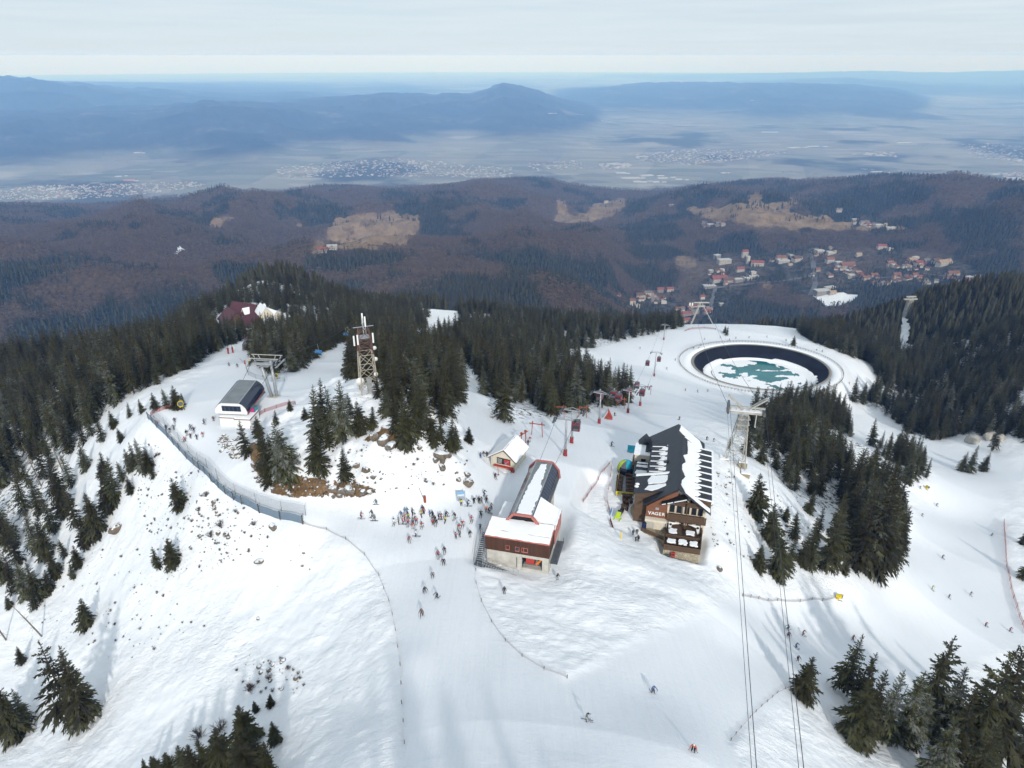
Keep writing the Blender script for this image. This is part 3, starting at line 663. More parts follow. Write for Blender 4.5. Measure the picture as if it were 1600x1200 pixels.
def far_beech(seed):
    r = random.Random(seed); vs, fs = [], []
    for k in range(34):
        a = r.random()*6.28; t = r.random(); rad = 0.34*math.sin(math.pi*(0.18+0.8*t))*r.uniform(.55, 1); z = 0.22+0.78*t
        c = Vector((rad*math.cos(a), rad*math.sin(a), z)); b = len(vs); s = r.uniform(.09, .16)
        for j in range(3):
            d = Vector((r.gauss(0, 1), r.gauss(0, 1), r.gauss(0.5, 1))).normalized()*s; vs.append(tuple(c+d))
        fs.append((b, b+1, b+2))
    for k in range(3):
        b = len(vs); vs += [(-.02, 0, 0), (.02, 0, 0), (r.uniform(-.2, .2), r.uniform(-.2, .2), .7)]; fs.append((b, b+1, b+2))
    me = bpy.data.meshes.new('far_beech'); me.from_pydata(vs, [], fs); me.materials.append(M_BEECH); me.update(); return me

def gn_scatter(name, pts, sc, rot, kind, sources, label):
    """one mass of trees: each vertex of the mesh carries one tree"""
    me = bpy.data.meshes.new(name); me.vertices.add(len(pts)); me.vertices.foreach_set('co', np.asarray(pts, np.float32).ravel())
    for k, t, A in (('size', 'FLOAT', sc), ('turn', 'FLOAT', rot), ('sort', 'INT', kind)):
        at = me.attributes.new(k, t, 'POINT'); at.data.foreach_set('value', np.asarray(A, np.float32 if t == 'FLOAT' else np.int32))
    o = bpy.data.objects.new(name, me); COL.objects.link(o); tag(o, label, kind='stuff')
    col = bpy.data.collections.new(name+'_sorts')
    for i, s in enumerate(sources):
        so_ = bpy.data.objects.new('%s_sort_%02d' % (name, i), s); col.objects.link(so_)
    g = bpy.data.node_groups.new(name, 'GeometryNodeTree')
    g.interface.new_socket('Geometry', in_out='INPUT', socket_type='NodeSocketGeometry'); g.interface.new_socket('Geometry', in_out='OUTPUT', socket_type='NodeSocketGeometry')
    N = g.nodes.new; gi, go = N('NodeGroupInput'), N('NodeGroupOutput')
    m2p = N('GeometryNodeMeshToPoints'); iop = N('GeometryNodeInstanceOnPoints'); ci = N('GeometryNodeCollectionInfo')
    ci.inputs['Collection'].default_value = col; ci.inputs['Separate Children'].default_value = True; ci.inputs['Reset Children'].default_value = True
    def na(n, t):
        x = N('GeometryNodeInputNamedAttribute'); x.data_type = t; x.inputs['Name'].default_value = n
        return [s for s in x.outputs if s.enabled and s.name == 'Attribute'][0]
    cx = N('ShaderNodeCombineXYZ'); L = g.links.new
    L(gi.outputs[0], m2p.inputs['Mesh']); L(m2p.outputs[0], iop.inputs['Points']); L(ci.outputs[0], iop.inputs['Instance'])
    iop.inputs['Pick Instance'].default_value = True
    L(na('sort', 'INT'), iop.inputs['Instance Index']); L(na('turn', 'FLOAT'), cx.inputs[2]); L(cx.outputs[0], iop.inputs['Rotation']); L(na('size', 'FLOAT'), iop.inputs['Scale'])
    L(iop.outputs[0], go.inputs[0])
    md = o.modifiers.new('trees', 'NODES'); md.node_group = g
    return o
def whole_tree(crown):
    """crown and trunk in one mesh, for the trees deep in the woods"""
    bm = bmesh.new(); bm.from_mesh(crown); n = len(bm.faces); bm.from_mesh(TRK)
    bm.faces.ensure_lookup_table()
    for f in bm.faces[n:]: f.material_index = 1
    me = bpy.data.meshes.new('wood_spruce'); bm.to_mesh(me); bm.free(); me.materials.append(M_SPRUCE); me.materials.append(M_BARK); return me

def jgrid(x0, x1, y0, y1, s, seed):
    r = np.random.RandomState(seed); nx, ny = int((x1-x0)/s)+1, int((y1-y0)/s)+1
    X, Y = np.meshgrid(x0+s*np.arange(nx), y0+s*np.arange(ny)); X = X+r.uniform(-.45, .45, X.shape)*s; Y = Y+r.uniform(-.45, .45, Y.shape)*s
    return X.ravel(), Y.ravel()
near_trees = []      # (x, y, z, height, variant, rot, zone)
def scatter_zone(zone, space, hmin, hmax, rmax=640, keep=1.0):
    poly = FOREST[zone]
    X, Y = jgrid(-420, 560, 60, 700, space, hash_(zone)); R_ = np.hypot(X, Y); k = R_ < rmax; X, Y = X[k], Y[k]
    Z = hz(X, Y); px, py, d = project(np.stack([X, Y, Z], -1))
    k = in_poly(px, py, poly); X, Y, Z, px, py = X[k], Y[k], Z[k], px[k], py[k]
    if zone == 'hill': k = ~((px > 1404) & (px < 1427) & (py < 556)); X, Y, Z = X[k], Y[k], Z[k]
    r = random.Random(hash_(zone)+1); cl = fbm(X/40, Y/40, 2)
    for i in range(len(X)):
        if r.random() > keep: continue
        h = (hmin+(hmax-hmin)*(0.15+0.8*r.random()**1.3+0.4*cl[i]))*.9
        if cl[i] < -.62+.3*r.random() and zone not in ('knoll', 'mast'): continue
        near_trees.append((X[i], Y[i], Z[i]-0.1, max(hmin*.45, h), r.choice((0, 0, 1, 1, 2, 3, 4, 4)), r.random()*6.28, zone))
def hash_(s): return sum(ord(c)*(i+3) for i, c in enumerate(s)) % 9973
for z_, s_, a_, b_ in (('left', 4.6, 10, 19), ('lift', 4.4, 10, 15), ('hotel', 6.0, 9, 17), ('hotel2', 5, 9, 14), ('knoll', 4.6, 9, 17), ('mast', 4.4, 10, 16), ('mid', 5.4, 10, 19), ('back', 6.0, 10, 18), ('back2', 6.0, 10, 18), ('right', 4.9, 9, 18), ('right2', 4.6, 12, 22), ('right3', 5.6, 6, 15), ('hill', 4.8, 10, 20)):
    scatter_zone(z_, s_, a_, b_)
# woods on the far hills
def far_woods():
    P, S, K = [], [], []
    for r0, r1, s, h, seed in ((600, 1500, 6.6, 15, 1), (1500, 3100, 10.0, 15, 2), (3100, 5700, 18.0, 19, 3)):
        X, Y = jgrid(-r1*.66, r1*.66, r0*.6, r1, s, seed); R_ = np.hypot(X, Y); T_ = np.abs(np.arctan2(X, Y))
        k = (R_ >= r0) & (R_ < r1) & (T_ < math.radians(39)); X, Y, R_ = X[k], Y[k], R_[k]
        t = np.arctan2(X, Y); it = np.clip(((t-TH[0])/(TH[1]-TH[0])).round().astype(int), 0, NT-1); il = np.clip(np.searchsorted(LR, np.log(R_)), 0, NR-1)
        rr = np.random.RandomState(seed+50)
        wood = (mead[il, it] < 0.4) & (snow[il, it] < 0.35) & ((vil[il, it] < 0.4) | (rr.rand(len(X)) < 0.45*sm(fbm(X/120, Y/120, 3), -.15, .3)))
        wood |= (mead[il, it] > 0.4) & (rr.rand(len(X)) < 0.5*sm(fbm(X/70, Y/70, 3), .1, .45))
        wood &= ~((R_ < 660) & (fm[il, it] < 0.3) & (snow[il, it] > .2))
        X, Y, il, it = X[wood], Y[wood], il[wood], it[wood]
        Z = hz(X, Y); n = len(X); isp = (spr[il, it]+rr.uniform(-.35, .35, n)) > 0.5
        P.append(np.stack([X, Y, Z-0.5], 1)); S.append(h*rr.uniform(.7, 1.25, n)*np.where(isp, 1.0, 0.85)); K.append(np.where(isp, rr.randint(0, 3, n), 3+rr.randint(0, 3, n)))
    P, S, K = np.concatenate(P), np.concatenate(S), np.concatenate(K)
    gn_scatter('far_woods', P, S, np.random.RandomState(9).rand(len(P))*6.28, K, [far_spruce(1), far_spruce(2), far_spruce(3), far_beech(4), far_beech(5), far_beech(6)], 'mixed spruce and bare beech woods covering the lower hills')
    print('far trees', len(P))
far_woods()
print('near trees', len(near_trees))
# ------------------------------------------------------------------ single trees: the ones that show largest
ORD = ['first', 'second', 'third', 'fourth', 'fifth', 'sixth', 'seventh', 'eighth', 'ninth', 'tenth', 'eleventh', 'twelfth', 'thirteenth', 'fourteenth', 'fifteenth', 'sixteenth', 'seventeenth', 'eighteenth', 'nineteenth', 'twentieth']
# (foot x, foot y, top y, sort, where)
PLACED = [
 (387,712,655,1,'k1'),(404,682,648,2,'k1'),(417,738,660,0,'k1'),(445,745,652,2,'k1'),(419,760,708,1,'k1'),(432,664,640,1,'k1'),(453,641,623,2,'k1'),(408,700,664,1,'k1'),(428,722,676,0,'k1'),
 (501,736,662,2,'k2'),(539,752,698,0,'k2'),(494,690,600,1,'k2'),(505,668,588,0,'k2'),(535,684,592,2,'k2'),(520,664,600,1,'k2'),(563,676,626,2,'k2'),(583,671,634,0,'k2'),(549,650,612,1,'k2'),(590,622,586,1,'k2'),(478,656,634,2,'k2'),(515,700,650,1,'k2'),
 (629,702,628,1,'k3'),(641,698,600,0,'k3'),(655,680,596,4,'k3'),(668,676,590,1,'k3'),(678,694,647,2,'k3'),(690,690,650,1,'k3'),(706,704,650,0,'k3'),(716,702,662,1,'k3'),(733,692,665,2,'k3'),(618,676,622,0,'k3'),(606,650,606,2,'k3'),
 (282,795,745,2,'l1'),(271,886,838,2,'l2'),(248,888,853,1,'l2'),(226,738,682,0,'l3'),(214,732,690,1,'l3'),(236,735,697,2,'l3'),(181,786,713,1,'l4'),(170,772,722,0,'l4'),(154,836,768,2,'l4'),(193,752,720,1,'l4'),(160,748,722,2,'l4'),(123,886,852,2,'l5'),(137,979,934,2,'l6'),
 (118,1138,1000,5,'l7'),(138,1130,1012,3,'l7'),(128,1135,1008,0,'l7'),(30,1152,1056,2,'l8'),(8,1140,1066,2,'l8'),(44,1130,1075,1,'l8'),(36,1036,1010,2,'l9'),(15,950,930,2,'l9'),
 (64,936,878,0,'l10'),(44,932,872,2,'l10'),(24,925,862,1,'l10'),(78,925,890,2,'l10'),(8,905,845,0,'l10'),(62,802,742,1,'l11'),(84,832,762,0,'l11'),(102,803,738,2,'l11'),(122,824,757,1,'l11'),(56,862,792,0,'l11'),(30,882,802,1,'l11'),(76,872,800,2,'l11'),(102,870,842,1,'l11'),(12,850,770,0,'l11'),(40,800,720,4,'l11'),(112,760,706,1,'l11'),(90,775,712,0,'l11'),(135,735,690,2,'l11'),(20,740,660,4,'l11'),(70,748,676,1,'l11'),
 (205,735,700,2,'l3'),(240,748,722,1,'l3'),(172,800,752,2,'l4'),(143,812,770,1,'l4'),(165,742,705,0,'l4'),(206,770,742,2,'l4'),(136,850,806,2,'l4'),(115,905,878,1,'l5'),(88,900,860,2,'l10'),(55,952,915,1,'l10'),(244,641,612,2,'s1'),(261,637,606,1,'s1'),(275,638,601,2,'s1'),(287,632,613,1,'s1'),(203,652,628,1,'s1'),(178,668,640,2,'s1'),(222,645,622,0,'s1'),(190,690,668,2,'s1'),(160,690,655,1,'s1'),
 (1180,804,738,2,'r1'),(1204,850,784,2,'r2'),(1168,712,664,0,'r3'),(1188,722,690,2,'r3'),(1139,702,682,1,'r3'),(1186,892,850,2,'r4'),(1214,898,828,2,'r4'),(1231,892,838,1,'r4'),(1241,842,798,1,'r4'),(1264,802,764,0,'r4'),(1266,888,806,0,'r4'),(1288,892,788,1,'r4'),(1252,884,832,2,'r4'),(1300,880,776,0,'r4'),(1226,812,790,2,'r4'),(1275,845,790,1,'r4'),(1310,850,765,0,'r4'),(1318,895,868,2,'r4'),
 (1338,893,772,0,'r5'),(1362,894,736,2,'r5'),(1384,890,758,1,'r5'),(1352,888,740,0,'r5'),(1405,862,824,2,'r5'),(1395,884,800,0,'r5'),(1372,880,752,4,'r5'),(1328,870,770,1,'r5'),
 (1512,738,694,0,'r6'),(1502,736,705,2,'r6'),(1536,736,706,2,'r6'),(1550,705,660,3,'r6'),
 (1250,1090,1024,2,'f1'),(1318,1082,990,3,'f2'),(1342,1106,1018,3,'f2'),(1352,1150,1040,0,'f3'),(1338,1158,1060,2,'f3'),(1376,1152,1040,0,'f3'),(1400,1156,1042,1,'f3'),(1432,1132,984,5,'f3'),(1446,1120,1010,3,'f3'),(1470,1160,1046,2,'f3'),(1494,1170,1042,1,'f3'),(1508,1190,998,5,'f3'),(1538,1196,1000,5,'f3'),(1552,1170,1040,3,'f3'),(1462,1240,1120,2,'f3'),(1500,1248,1110,0,'f3'),(1528,1236,1138,2,'f3'),(1446,1230,1128,1,'f3'),(1566,1150,1084,2,'f3'),(1592,1176,1118,2,'f3'),(1585,1230,1150,0,'f3'),(1486,1200,1070,0,'f3'),(1420,1165,1075,1,'f3'),
 (246,1208,1180,2,'b1'),(229,1212,1184,1,'b1'),(290,1216,1164,2,'b2'),(325,1206,1150,0,'b2'),(346,1208,1138,2,'b2'),(308,1220,1158,1,'b2'),(270,1222,1172,2,'b2'),(386,1162,1100,2,'b3'),(397,1198,1128,0,'b3'),(401,1112,1094,2,'b3'),(424,1104,1083,2,'b3'),(431,1160,1124,2,'b3'),(374,1218,1150,1,'b3'),(420,1222,1158,0,'b3'),(395,1225,1150,2,'b3'),
 (1133,520,508,2,'w1'),(1135,524,509,1,'w1'),(1240,540,524,2,'w2'),
 (1600,905,862,0,'e1'),(1598,850,828,2,'e1'),
]
WHERE = {
 'k1': 'spruce in the clump on the rock bank below the chairlift platform', 'k2': 'spruce on the knoll around and below the radio mast', 'k3': 'spruce on the right shoulder of the knoll above the grey rocks',
 'l1': 'small lone spruce just below the tall blue net fence', 'l2': 'bushy young spruce of the pair on the stony left slope', 'l3': 'young spruce of the trio on the left slope under the fence end', 'l4': 'young spruce in the loose row stepping down the left slope', 'l5': 'small lone spruce on the left slope beside the dark row', 'l6': 'small lone spruce in the open snow at far left',
 'l7': 'tall ragged spruce of the big group in the lower left snow', 'l8': 'broad spruce at the left frame edge near the bottom', 'l9': 'little round spruce bush at the far left edge', 'l10': 'spruce in the low clump at the left edge', 'l11': 'spruce at the ragged lower border of the left wood',
 's1': 'short bushy spruce in the hedge left of the chairlift station', 'r1': 'neat cone shaped lone spruce right of the chalet', 'r2': 'second lone spruce right of the chalet, lower than the neat one', 'r3': 'small spruce beside the concrete feet of the cable car tower',
 'r4': 'spruce scattered on the steep bank right of the chalet', 'r5': 'tall spruce in the dense tip of the wood above the right piste', 'r6': 'spruce by the pale rocks at the top of the right piste',
 'f1': 'lone round spruce between the cable car ropes and the lower right trees', 'f2': 'tall bare stemmed spruce at the left of the lower right group', 'f3': 'big dark spruce in the lower right corner group', 'b1': 'small spruce at the bottom edge left of the shrubs', 'b2': 'bushy spruce among brown shrubs at the bottom edge', 'b3': 'young spruce in the clump at the bottom left of the central piste',
 'w1': 'little spruce pair alone on the white crest beyond the reservoir', 'w2': 'single little spruce at the far rim of the reservoir', 'e1': 'spruce cut by the right frame edge beside the red net',
}
ZONE = {'left': 'snow dusted spruce in the dense wood left of the chairlift station', 'lift': 'spruce in the stand behind the twin legged chairlift tower', 'hotel': 'spruce around the maroon roofed mountain hotel', 'hotel2': 'spruce in the strip below the mountain hotel', 'knoll': 'spruce in the dense wood crowning the knoll', 'mast': 'spruce in the wood directly behind the radio mast', 'mid': 'spruce in the wood between knoll and gondola pylons', 'back': 'spruce on the far side behind the radio mast', 'back2': 'spruce in the far wood left of the reservoir crest', 'right': 'spruce in the wood between reservoir and right piste', 'right3': 'spruce on the bank between cable car tower and right piste wood', 'right2': 'spruce behind the front row of the right piste wood tip', 'hill': 'spruce on the dark wooded hillside at the right'}
def tree_proto(i):
    t = empty('spruce_tree')
    for nm, me in (('trunk', TRK), ('crown', SPR[i])): o = bpy.data.objects.new(nm, me); link(o, t)
    return t
protos = [tree_proto(i) for i in range(6)]; used = [False]*6
def put_tree(x, y, z, h, sort, rot, label, group, wid=1.0):
    if not used[sort]: t = protos[sort]; used[sort] = True
    else: t = copy_tree(protos[sort])
    t.location = (x, y, z); t.rotation_euler = (0.05*math.sin(rot*7), 0.05*math.cos(rot*5), rot); t.scale = (h*wid, h*wid, h); tag(t, label, 'spruce tree', group); return t
def ordinal(n):
    if n <= 20: return ORD[n-1]
    return ('twenty', 'thirty', 'forty', 'fifty', 'sixty')[(n-1)//10-2]+' '+ORD[(n-1) % 10]
PLACED.sort(key=lambda p: p[0])
rank = {}; many = {}
for p in PLACED: many[p[4]] = many.get(p[4], 0)+1
r_ = random.Random(21); cnt = 0; placed_xy = []
allw = {}
for px, py, ty, s, w in PLACED:
    g = ground(px, py); h = max(1.2, height_to(g, ty)); placed_xy.append((g.x, g.y))
    rank[w] = rank.get(w, 0)+1; lab = WHERE[w] if many[w] == 1 else WHERE[w]+', '+ordinal(rank[w])+' from left'
    put_tree(g.x, g.y, g.z-.12, h, s, r_.random()*6.28, lab, 'spruce trees', (1.25 if h < 9 else 1.05 if h < 14 else .9)*r_.uniform(.88, 1.14)); cnt += 1
# which of the scattered trees show largest: fill a small picture from front to back
near_trees.sort(key=lambda t: math.hypot(t[0], t[1]))
P_ = np.array([t[:3] for t in near_trees]); hh_ = np.array([t[3] for t in near_trees])
bx, by, bd = project(P_); tx, ty_, td = project(P_+np.stack([0*hh_, 0*hh_, hh_], 1))
buf = np.zeros((300, 400), bool); score = np.zeros(len(near_trees))
for i in range(len(near_trees)):
    x0, y0, y1 = bx[i]/4, ty_[i]/4, by[i]/4; hw_ = max(.6, (y1-y0)*.16)
    for yy in range(max(0, int(y0)), min(300, int(y1)+1)):
        f = (yy-y0)/max(1, y1-y0); a = int(x0-hw_*f); b = int(x0+hw_*f)+1
        a, b = max(0, a), min(400, b)
        if b > a: score[i] += (~buf[yy, a:b]).sum(); buf[yy, a:b] = True
order = np.argsort(-score)[:max(0, 298-cnt)]; single = set(int(i) for i in order)
rank = {}
for i in sorted(single, key=lambda i: bx[i]):
    x, y, z, h, s, ro, zn = near_trees[i]; rank[zn] = rank.get(zn, 0)+1; put_tree(x, y, z, h, s, ro, ZONE[zn]+', '+ordinal(rank[zn])+' from left', 'spruce trees')
rest = [t for i, t in enumerate(near_trees) if i not in single]
# trees below and behind the viewer, whose shadows reach into the foreground
sh = random.Random(5)
for cx_, cy_, n_, hm in ((-9, 22, 4, 12), (-5, 23, 5, 14), (2, 22, 6, 13), (8, 24, 3, 12), (44, 26, 3, 11)):
    for _ in range(n_):
        bx_, by_ = cx_+sh.gauss(0, 3.0), cy_+sh.gauss(0, 2.6); hgt = min(hm*sh.uniform(.55, 1.15), CZ-float(hz(bx_, by_))-math.hypot(bx_, by_)*1.42)
        if hgt > 4: rest.append((bx_, by_, float(hz(bx_, by_))-.1, hgt, sh.choice((0, 1, 2, 3)), sh.random()*6.28, ''))
gn_scatter('spruce_wood', [t[:3] for t in rest], [t[3] for t in rest], [t[5] for t in rest], [t[4] for t in rest], [whole_tree(c) for c in SPR[:5]], 'dense dark spruce woods around the pistes')

# ------------------------------------------------------------------ dead trees, shrubs, rocks
def dead_tree(px, py, ty, lean, label):
    g = ground(px, py); h = height_to(g, ty); r = random.Random(int(px)); m = MB(); m.tube([(0, 0, -.3), (lean*h*.5, 0, h*.5), (lean*h, 0, h)], [.2, .13, .03], 6)
    t = empty('dead_tree', g, r.random()*.3, label, 'dead tree', 'bare dead trees'); m.build('trunk', M_DEAD, t); m = MB()
    for k in range(26):
        f = r.uniform(.15, .97); a = r.random()*6.28; L = (1-f)*h*.16+.4; b = Vector((lean*h*f, 0, h*f)); m.tube([b, b+Vector((math.cos(a)*L, math.sin(a)*L, -.15*L))], [.04, .012], 3)
    m.build('branch', M_DEAD, t)

for a in ((66,994,940,-.45,'leaning dead trunk in the snow at far left'),(108,1142,1080,-.12,'bare dead stem beside the tall ragged spruces'),(65,760,690,-.1,'tall silver dead trunk at the edge of the left wood'),(98,735,690,-.1,'second grey dead trunk at the edge of the left wood'),(10,1000,955,-.2,'bare dead stem at the left frame edge'),(1392,1130,1070,.1,'bare leaning stem inside the lower right spruce group')): dead_tree(*a)
M_TWIG = plain('bare_twigs', (0.085, 0.065, 0.055), 0.9, 0, .4); M_BRTWIG = plain('brown_twigs', (0.16, 0.10, 0.06), 0.9, 0, .4)
def shrub_mesh(seed, mat):
    r = random.Random(seed); m = MB()
    for k in range(46):
        a = r.random()*6.28; e = r.uniform(.35, 1.45); L = r.uniform(.6, 1.0); b = Vector((r.uniform(-.15, .15), r.uniform(-.15, .15), -.05)); d = Vector((math.cos(a)*math.cos(e), math.sin(a)*math.cos(e), math.sin(e)))
        q = b+d*L*.6; m.tube([b, q, q+(d+Vector((r.uniform(-.4, .4), r.uniform(-.4, .4), .1))).normalized()*L*.4], [.02, .012, .005], 3, False)
        for _ in range(3): m.tube([q, q+(d+Vector((r.uniform(-.9, .9), r.uniform(-.9, .9), r.uniform(-.2, .5)))).normalized()*L*.4], [.009, .004], 3, False)
    return m.mesh('shrub', mat)
SHR = [shrub_mesh(1, M_TWIG), shrub_mesh(2, M_TWIG), shrub_mesh(3, M_BRTWIG)]
for px, py, s, k, lab in ((322,775,3.0,0,'bare shrub nearest below the blue net fence'),(345,822,3.6,1,'largest bare shrub on the stony slope below the fence'),(330,838,3.2,0,'bare shrub at the left of the stony slope cluster'),(397,820,2.4,1,'bare shrub near the lower end of the blue fence'),(311,798,2.4,0,'small bare shrub among the dark stones below the fence'),(390,1078,3.4,0,'round bare shrub alone above the bottom clump'),(312,1150,4.4,0,'tall bare shrub behind the bottom edge spruces'),(345,1140,4.2,1,'tall bare shrub at the top of the bottom clump'),(335,1185,4.0,2,'brown shrub among the bottom edge spruces'),(370,1178,3.4,2,'brown shrub right of the bottom edge spruces'),(245,712,2.0,1,'bare shrub by the stones under the fence top'),(1220,800,2.6,0,'bare shrub on the steep bank right of the chalet'),(1195,838,2.2,1,'bare shrub beside the lower lone spruce right of the chalet'),(1355,1175,2.6,0,'bare shrub at the foot of the lower right group'),(215,705,1.8,0,'bare shrub beside the young trio under the fence top'),(368,800,2.0,1,'low bare shrub between stones and fence'),(300,815,1.8,1,'low bare shrub left of the dark stones'),(420,1060,2.2,2,'brown shrub on the bare spot above the bottom clump'),(450,1045,1.6,2,'small brown shrub right of the bare spot'),(265,1190,2.6,0,'bare shrub in front of the bottom edge spruces'),(190,870,1.6,1,'lone bare shrub on the smooth left slope'),(1190,540,0,0,'')):
    if not s: continue
    g = ground(px, py); o = bpy.data.objects.new('bare_shrub', SHR[k]); COL.objects.link(o); o.location = g; o.scale = (s*.5, s*.5, s*.42); o.rotation_euler = (0, 0, px); tag(o, lab, 'shrub', 'bare shrubs')
def rock_mat():
    b = NB('limestone'); o = b.obj(); p = b.pos(); n = b.noise(o, 2.2, 6, .7)
    oi = b.n('ObjectInfo')
    c = b.ramp(n, [(.3, (.045, .042, .038)), (.5, (.15, .135, .115)), (.72, (.27, .245, .21))])
    c = b.mix(b.math('MULTIPLY', oi.outputs['Random'], .5), c, (.17, .105, .055))
    g = b.n('NewGeometry'); sx = b.n('SeparateXYZ'); b.link(g.outputs['Normal'], sx.inputs[0])
    k = b.ramp(b.math('ADD', sx.outputs[2], b.math('MULTIPLY', b.math('SUBTRACT', b.noise(p, 1.2, 4), .5), .9)), [(.80, 0.0), (.90, 1.0)])
    c = b.mix(k, c, (.8, .82, .85)); b.bsdf(c, .9, 0, b.bump(n, .7, .15), .15); return b.m
M_ROCK = rock_mat()
M_PALE = plain('pale_limestone', (.40, .38, .34), .9, 0, .35, .6, .15, .5)
def rock_mesh(seed):
    r = random.Random(seed); bm = bmesh.new(); bmesh.ops.create_icosphere(bm, subdivisions=2, radius=1.0); off = Vector((r.random()*50, r.random()*50, 0))
    pl = [(Vector((r.gauss(0, 1), r.gauss(0, 1), r.gauss(0, .7))).normalized(), r.uniform(.55, .9)) for _ in range(9)]
    for v in bm.verts:
        for n, d in pl:
            e = v.co.dot(n)-d
            if e > 0: v.co -= n*e
        v.co *= r.uniform(.93, 1.07); v.co.z *= .8
    me = bpy.data.meshes.new('rock'); bm.to_mesh(me); bm.free(); me.materials.append(M_ROCK); return me
ROCKS = [rock_mesh(k) for k in range(6)]
rk = random.Random(31)
def rock(x, y, z, s, label, flat=1.0):
    o = bpy.data.objects.new('rock', rk.choice(ROCKS)); COL.objects.link(o)
    if flat > 1.5: o.material_slots[0].link = 'OBJECT'; o.material_slots[0].material = M_PALE
    o.location = (x, y, z); o.rotation_euler = (rk.uniform(-.4, .4), rk.uniform(-.4, .4), rk.random()*6.28); o.scale = (s*rk.uniform(.8, 1.3), s*rk.uniform(.7, 1.1), s*flat*rk.uniform(.6, 1.0)); tag(o, label, 'rock', 'rocks')
for px, py, s, lab in ((687,712,2.0,'large brown grey crag at the right end of the knoll'),(700,712,1.2,'crag just right of the large brown grey one on the knoll'),(692,722,.9,'rock under the large crag on the knoll'),(680,719,.9,'rock at the lower left of the large crag on the knoll'),(655,701,.8,'round grey boulder left of the large knoll crag'),(690,731,1.0,'flat slab below the large knoll crag'),(729,742,1.1,'upper boulder of the rock group over the ski queue'),(732,755,1.2,'slanting slab of the rock group over the ski queue'),(716,750,.6,'small stone of the rock group over the ski queue'),(636,707,.5,'little dark stone left of the knoll crags'),(584,746,.9,'upright dark boulder below the single knoll spruce'),(596,748,.4,'little stone right of the upright dark boulder'),(572,735,1.1,'boulder under the small spruce on the knoll face'),(558,728,.8,'snow capped boulder beside the small knoll spruce'),(568,770,.9,'grey rock at the lower knoll edge by the piste'),(548,766,1.3,'brown rock at the lower knoll edge by the piste'),(535,770,1.2,'brown rock left of its twin at the lower knoll edge'),(522,765,1.2,'rock at the left end of the lower knoll edge'),(405,878,1.0,'lone boulder in the snow left of the piste net'),(1124,890,.8,'lone boulder below the slope right of the chalet'),(404,967,.5,'small lone stone in the smooth lower slope'),(184,828,1.8,'brown outcrop beside the dark row on the left slope'),(265,848,.9,'brown outcrop above the young spruce pair'),(428,825,1.0,'flat dark rock just under the lower fence end'),(600,690,1.9,'tall brown cliff rock under the knoll snow cap'),(612,698,1.7,'right hand brown cliff rock under the knoll snow cap'),(585,684,1.4,'left hand brown cliff rock under the knoll snow cap'),(1520,690,3.0,'tall pale limestone rock at the top of the right piste'),(1545,685,3.4,'broad pale limestone rock beside the tall one at the right piste'),(1562,688,2.6,'right hand pale limestone rock at the right piste'),(1180,545,0,'')):
    if s: g = ground(px, py); rock(g.x, g.y, g.z+s*.15, s, lab, 2.3 if s > 2.5 else 1.0)
def strew(poly, n, smin, smax, label):
    xs = [p[0] for p in poly]; ys = [p[1] for p in poly]; k = 0
    while k < n:
        px, py = rk.uniform(min(xs), max(xs)), rk.uniform(min(ys), max(ys))
        if not in_poly(np.array([px]), np.array([py]), poly)[0]: continue
        g = ground(px, py); s = smin+(smax-smin)*rk.random()**2.2; rock(g.x, g.y, g.z+s*.1, s, label); k += 1
strew([(270,790),(300,770),(340,780),(380,815),(360,850),(320,850),(280,830)], 46, .18, .75, 'dark stone on the stony snow slope below the blue fence')
strew([(200,690),(245,700),(250,760),(215,780),(190,740)], 14, .15, .5, 'dark stone near the young spruce trio under the fence')
strew([(430,880),(470,850),(500,870),(470,920),(430,930)], 8, .12, .35, 'small stone in the snow left of the piste net bend')
strew([(372,1030),(420,1020),(460,1040),(470,1085),(440,1080),(400,1060)], 16, .15, .7, 'brown stone on the bare spot above the bottom clump')
strew([(250,890),(275,880),(300,900),(280,920)], 8, .12, .35, 'small stone below the young spruce pair')
strew([(340,690),(350,676),(385,690),(395,712),(370,718),(345,704)], 70, .3, .75, 'boulder of the rubble bank under the chairlift platform')
strew([(395,720),(412,722),(425,760),(408,762),(396,742)], 26, .4, 1.1, 'pale rock of the cutting beside the piste bend')
strew([(425,765),(440,742),(470,748),(515,755),(512,776),(460,776)], 26, .3, .8, 'brown rock in the grassy cutting below the knoll')
strew([(510,757),(530,750),(590,764),(585,774),(520,777)], 20, .3, .8, 'brown rock along the lower knoll edge')
strew([(1120,740),(1145,735),(1150,760),(1125,765)], 12, .2, .6, 'stone below the concrete feet of the cable car tower')
strew([(1108,780),(1120,790),(1122,860),(1110,850)], 8, .15, .45, 'stone in the trodden strip right of the chalet')
strew([(130,700),(200,700),(190,800),(120,860),(110,800)], 12, .12, .4, 'small stone on the upper left slope')
strew([(1180,800),(1230,740),(1290,790),(1300,850),(1240,830)], 14, .2, .7, 'snow capped stone among the spruces right of the chalet')

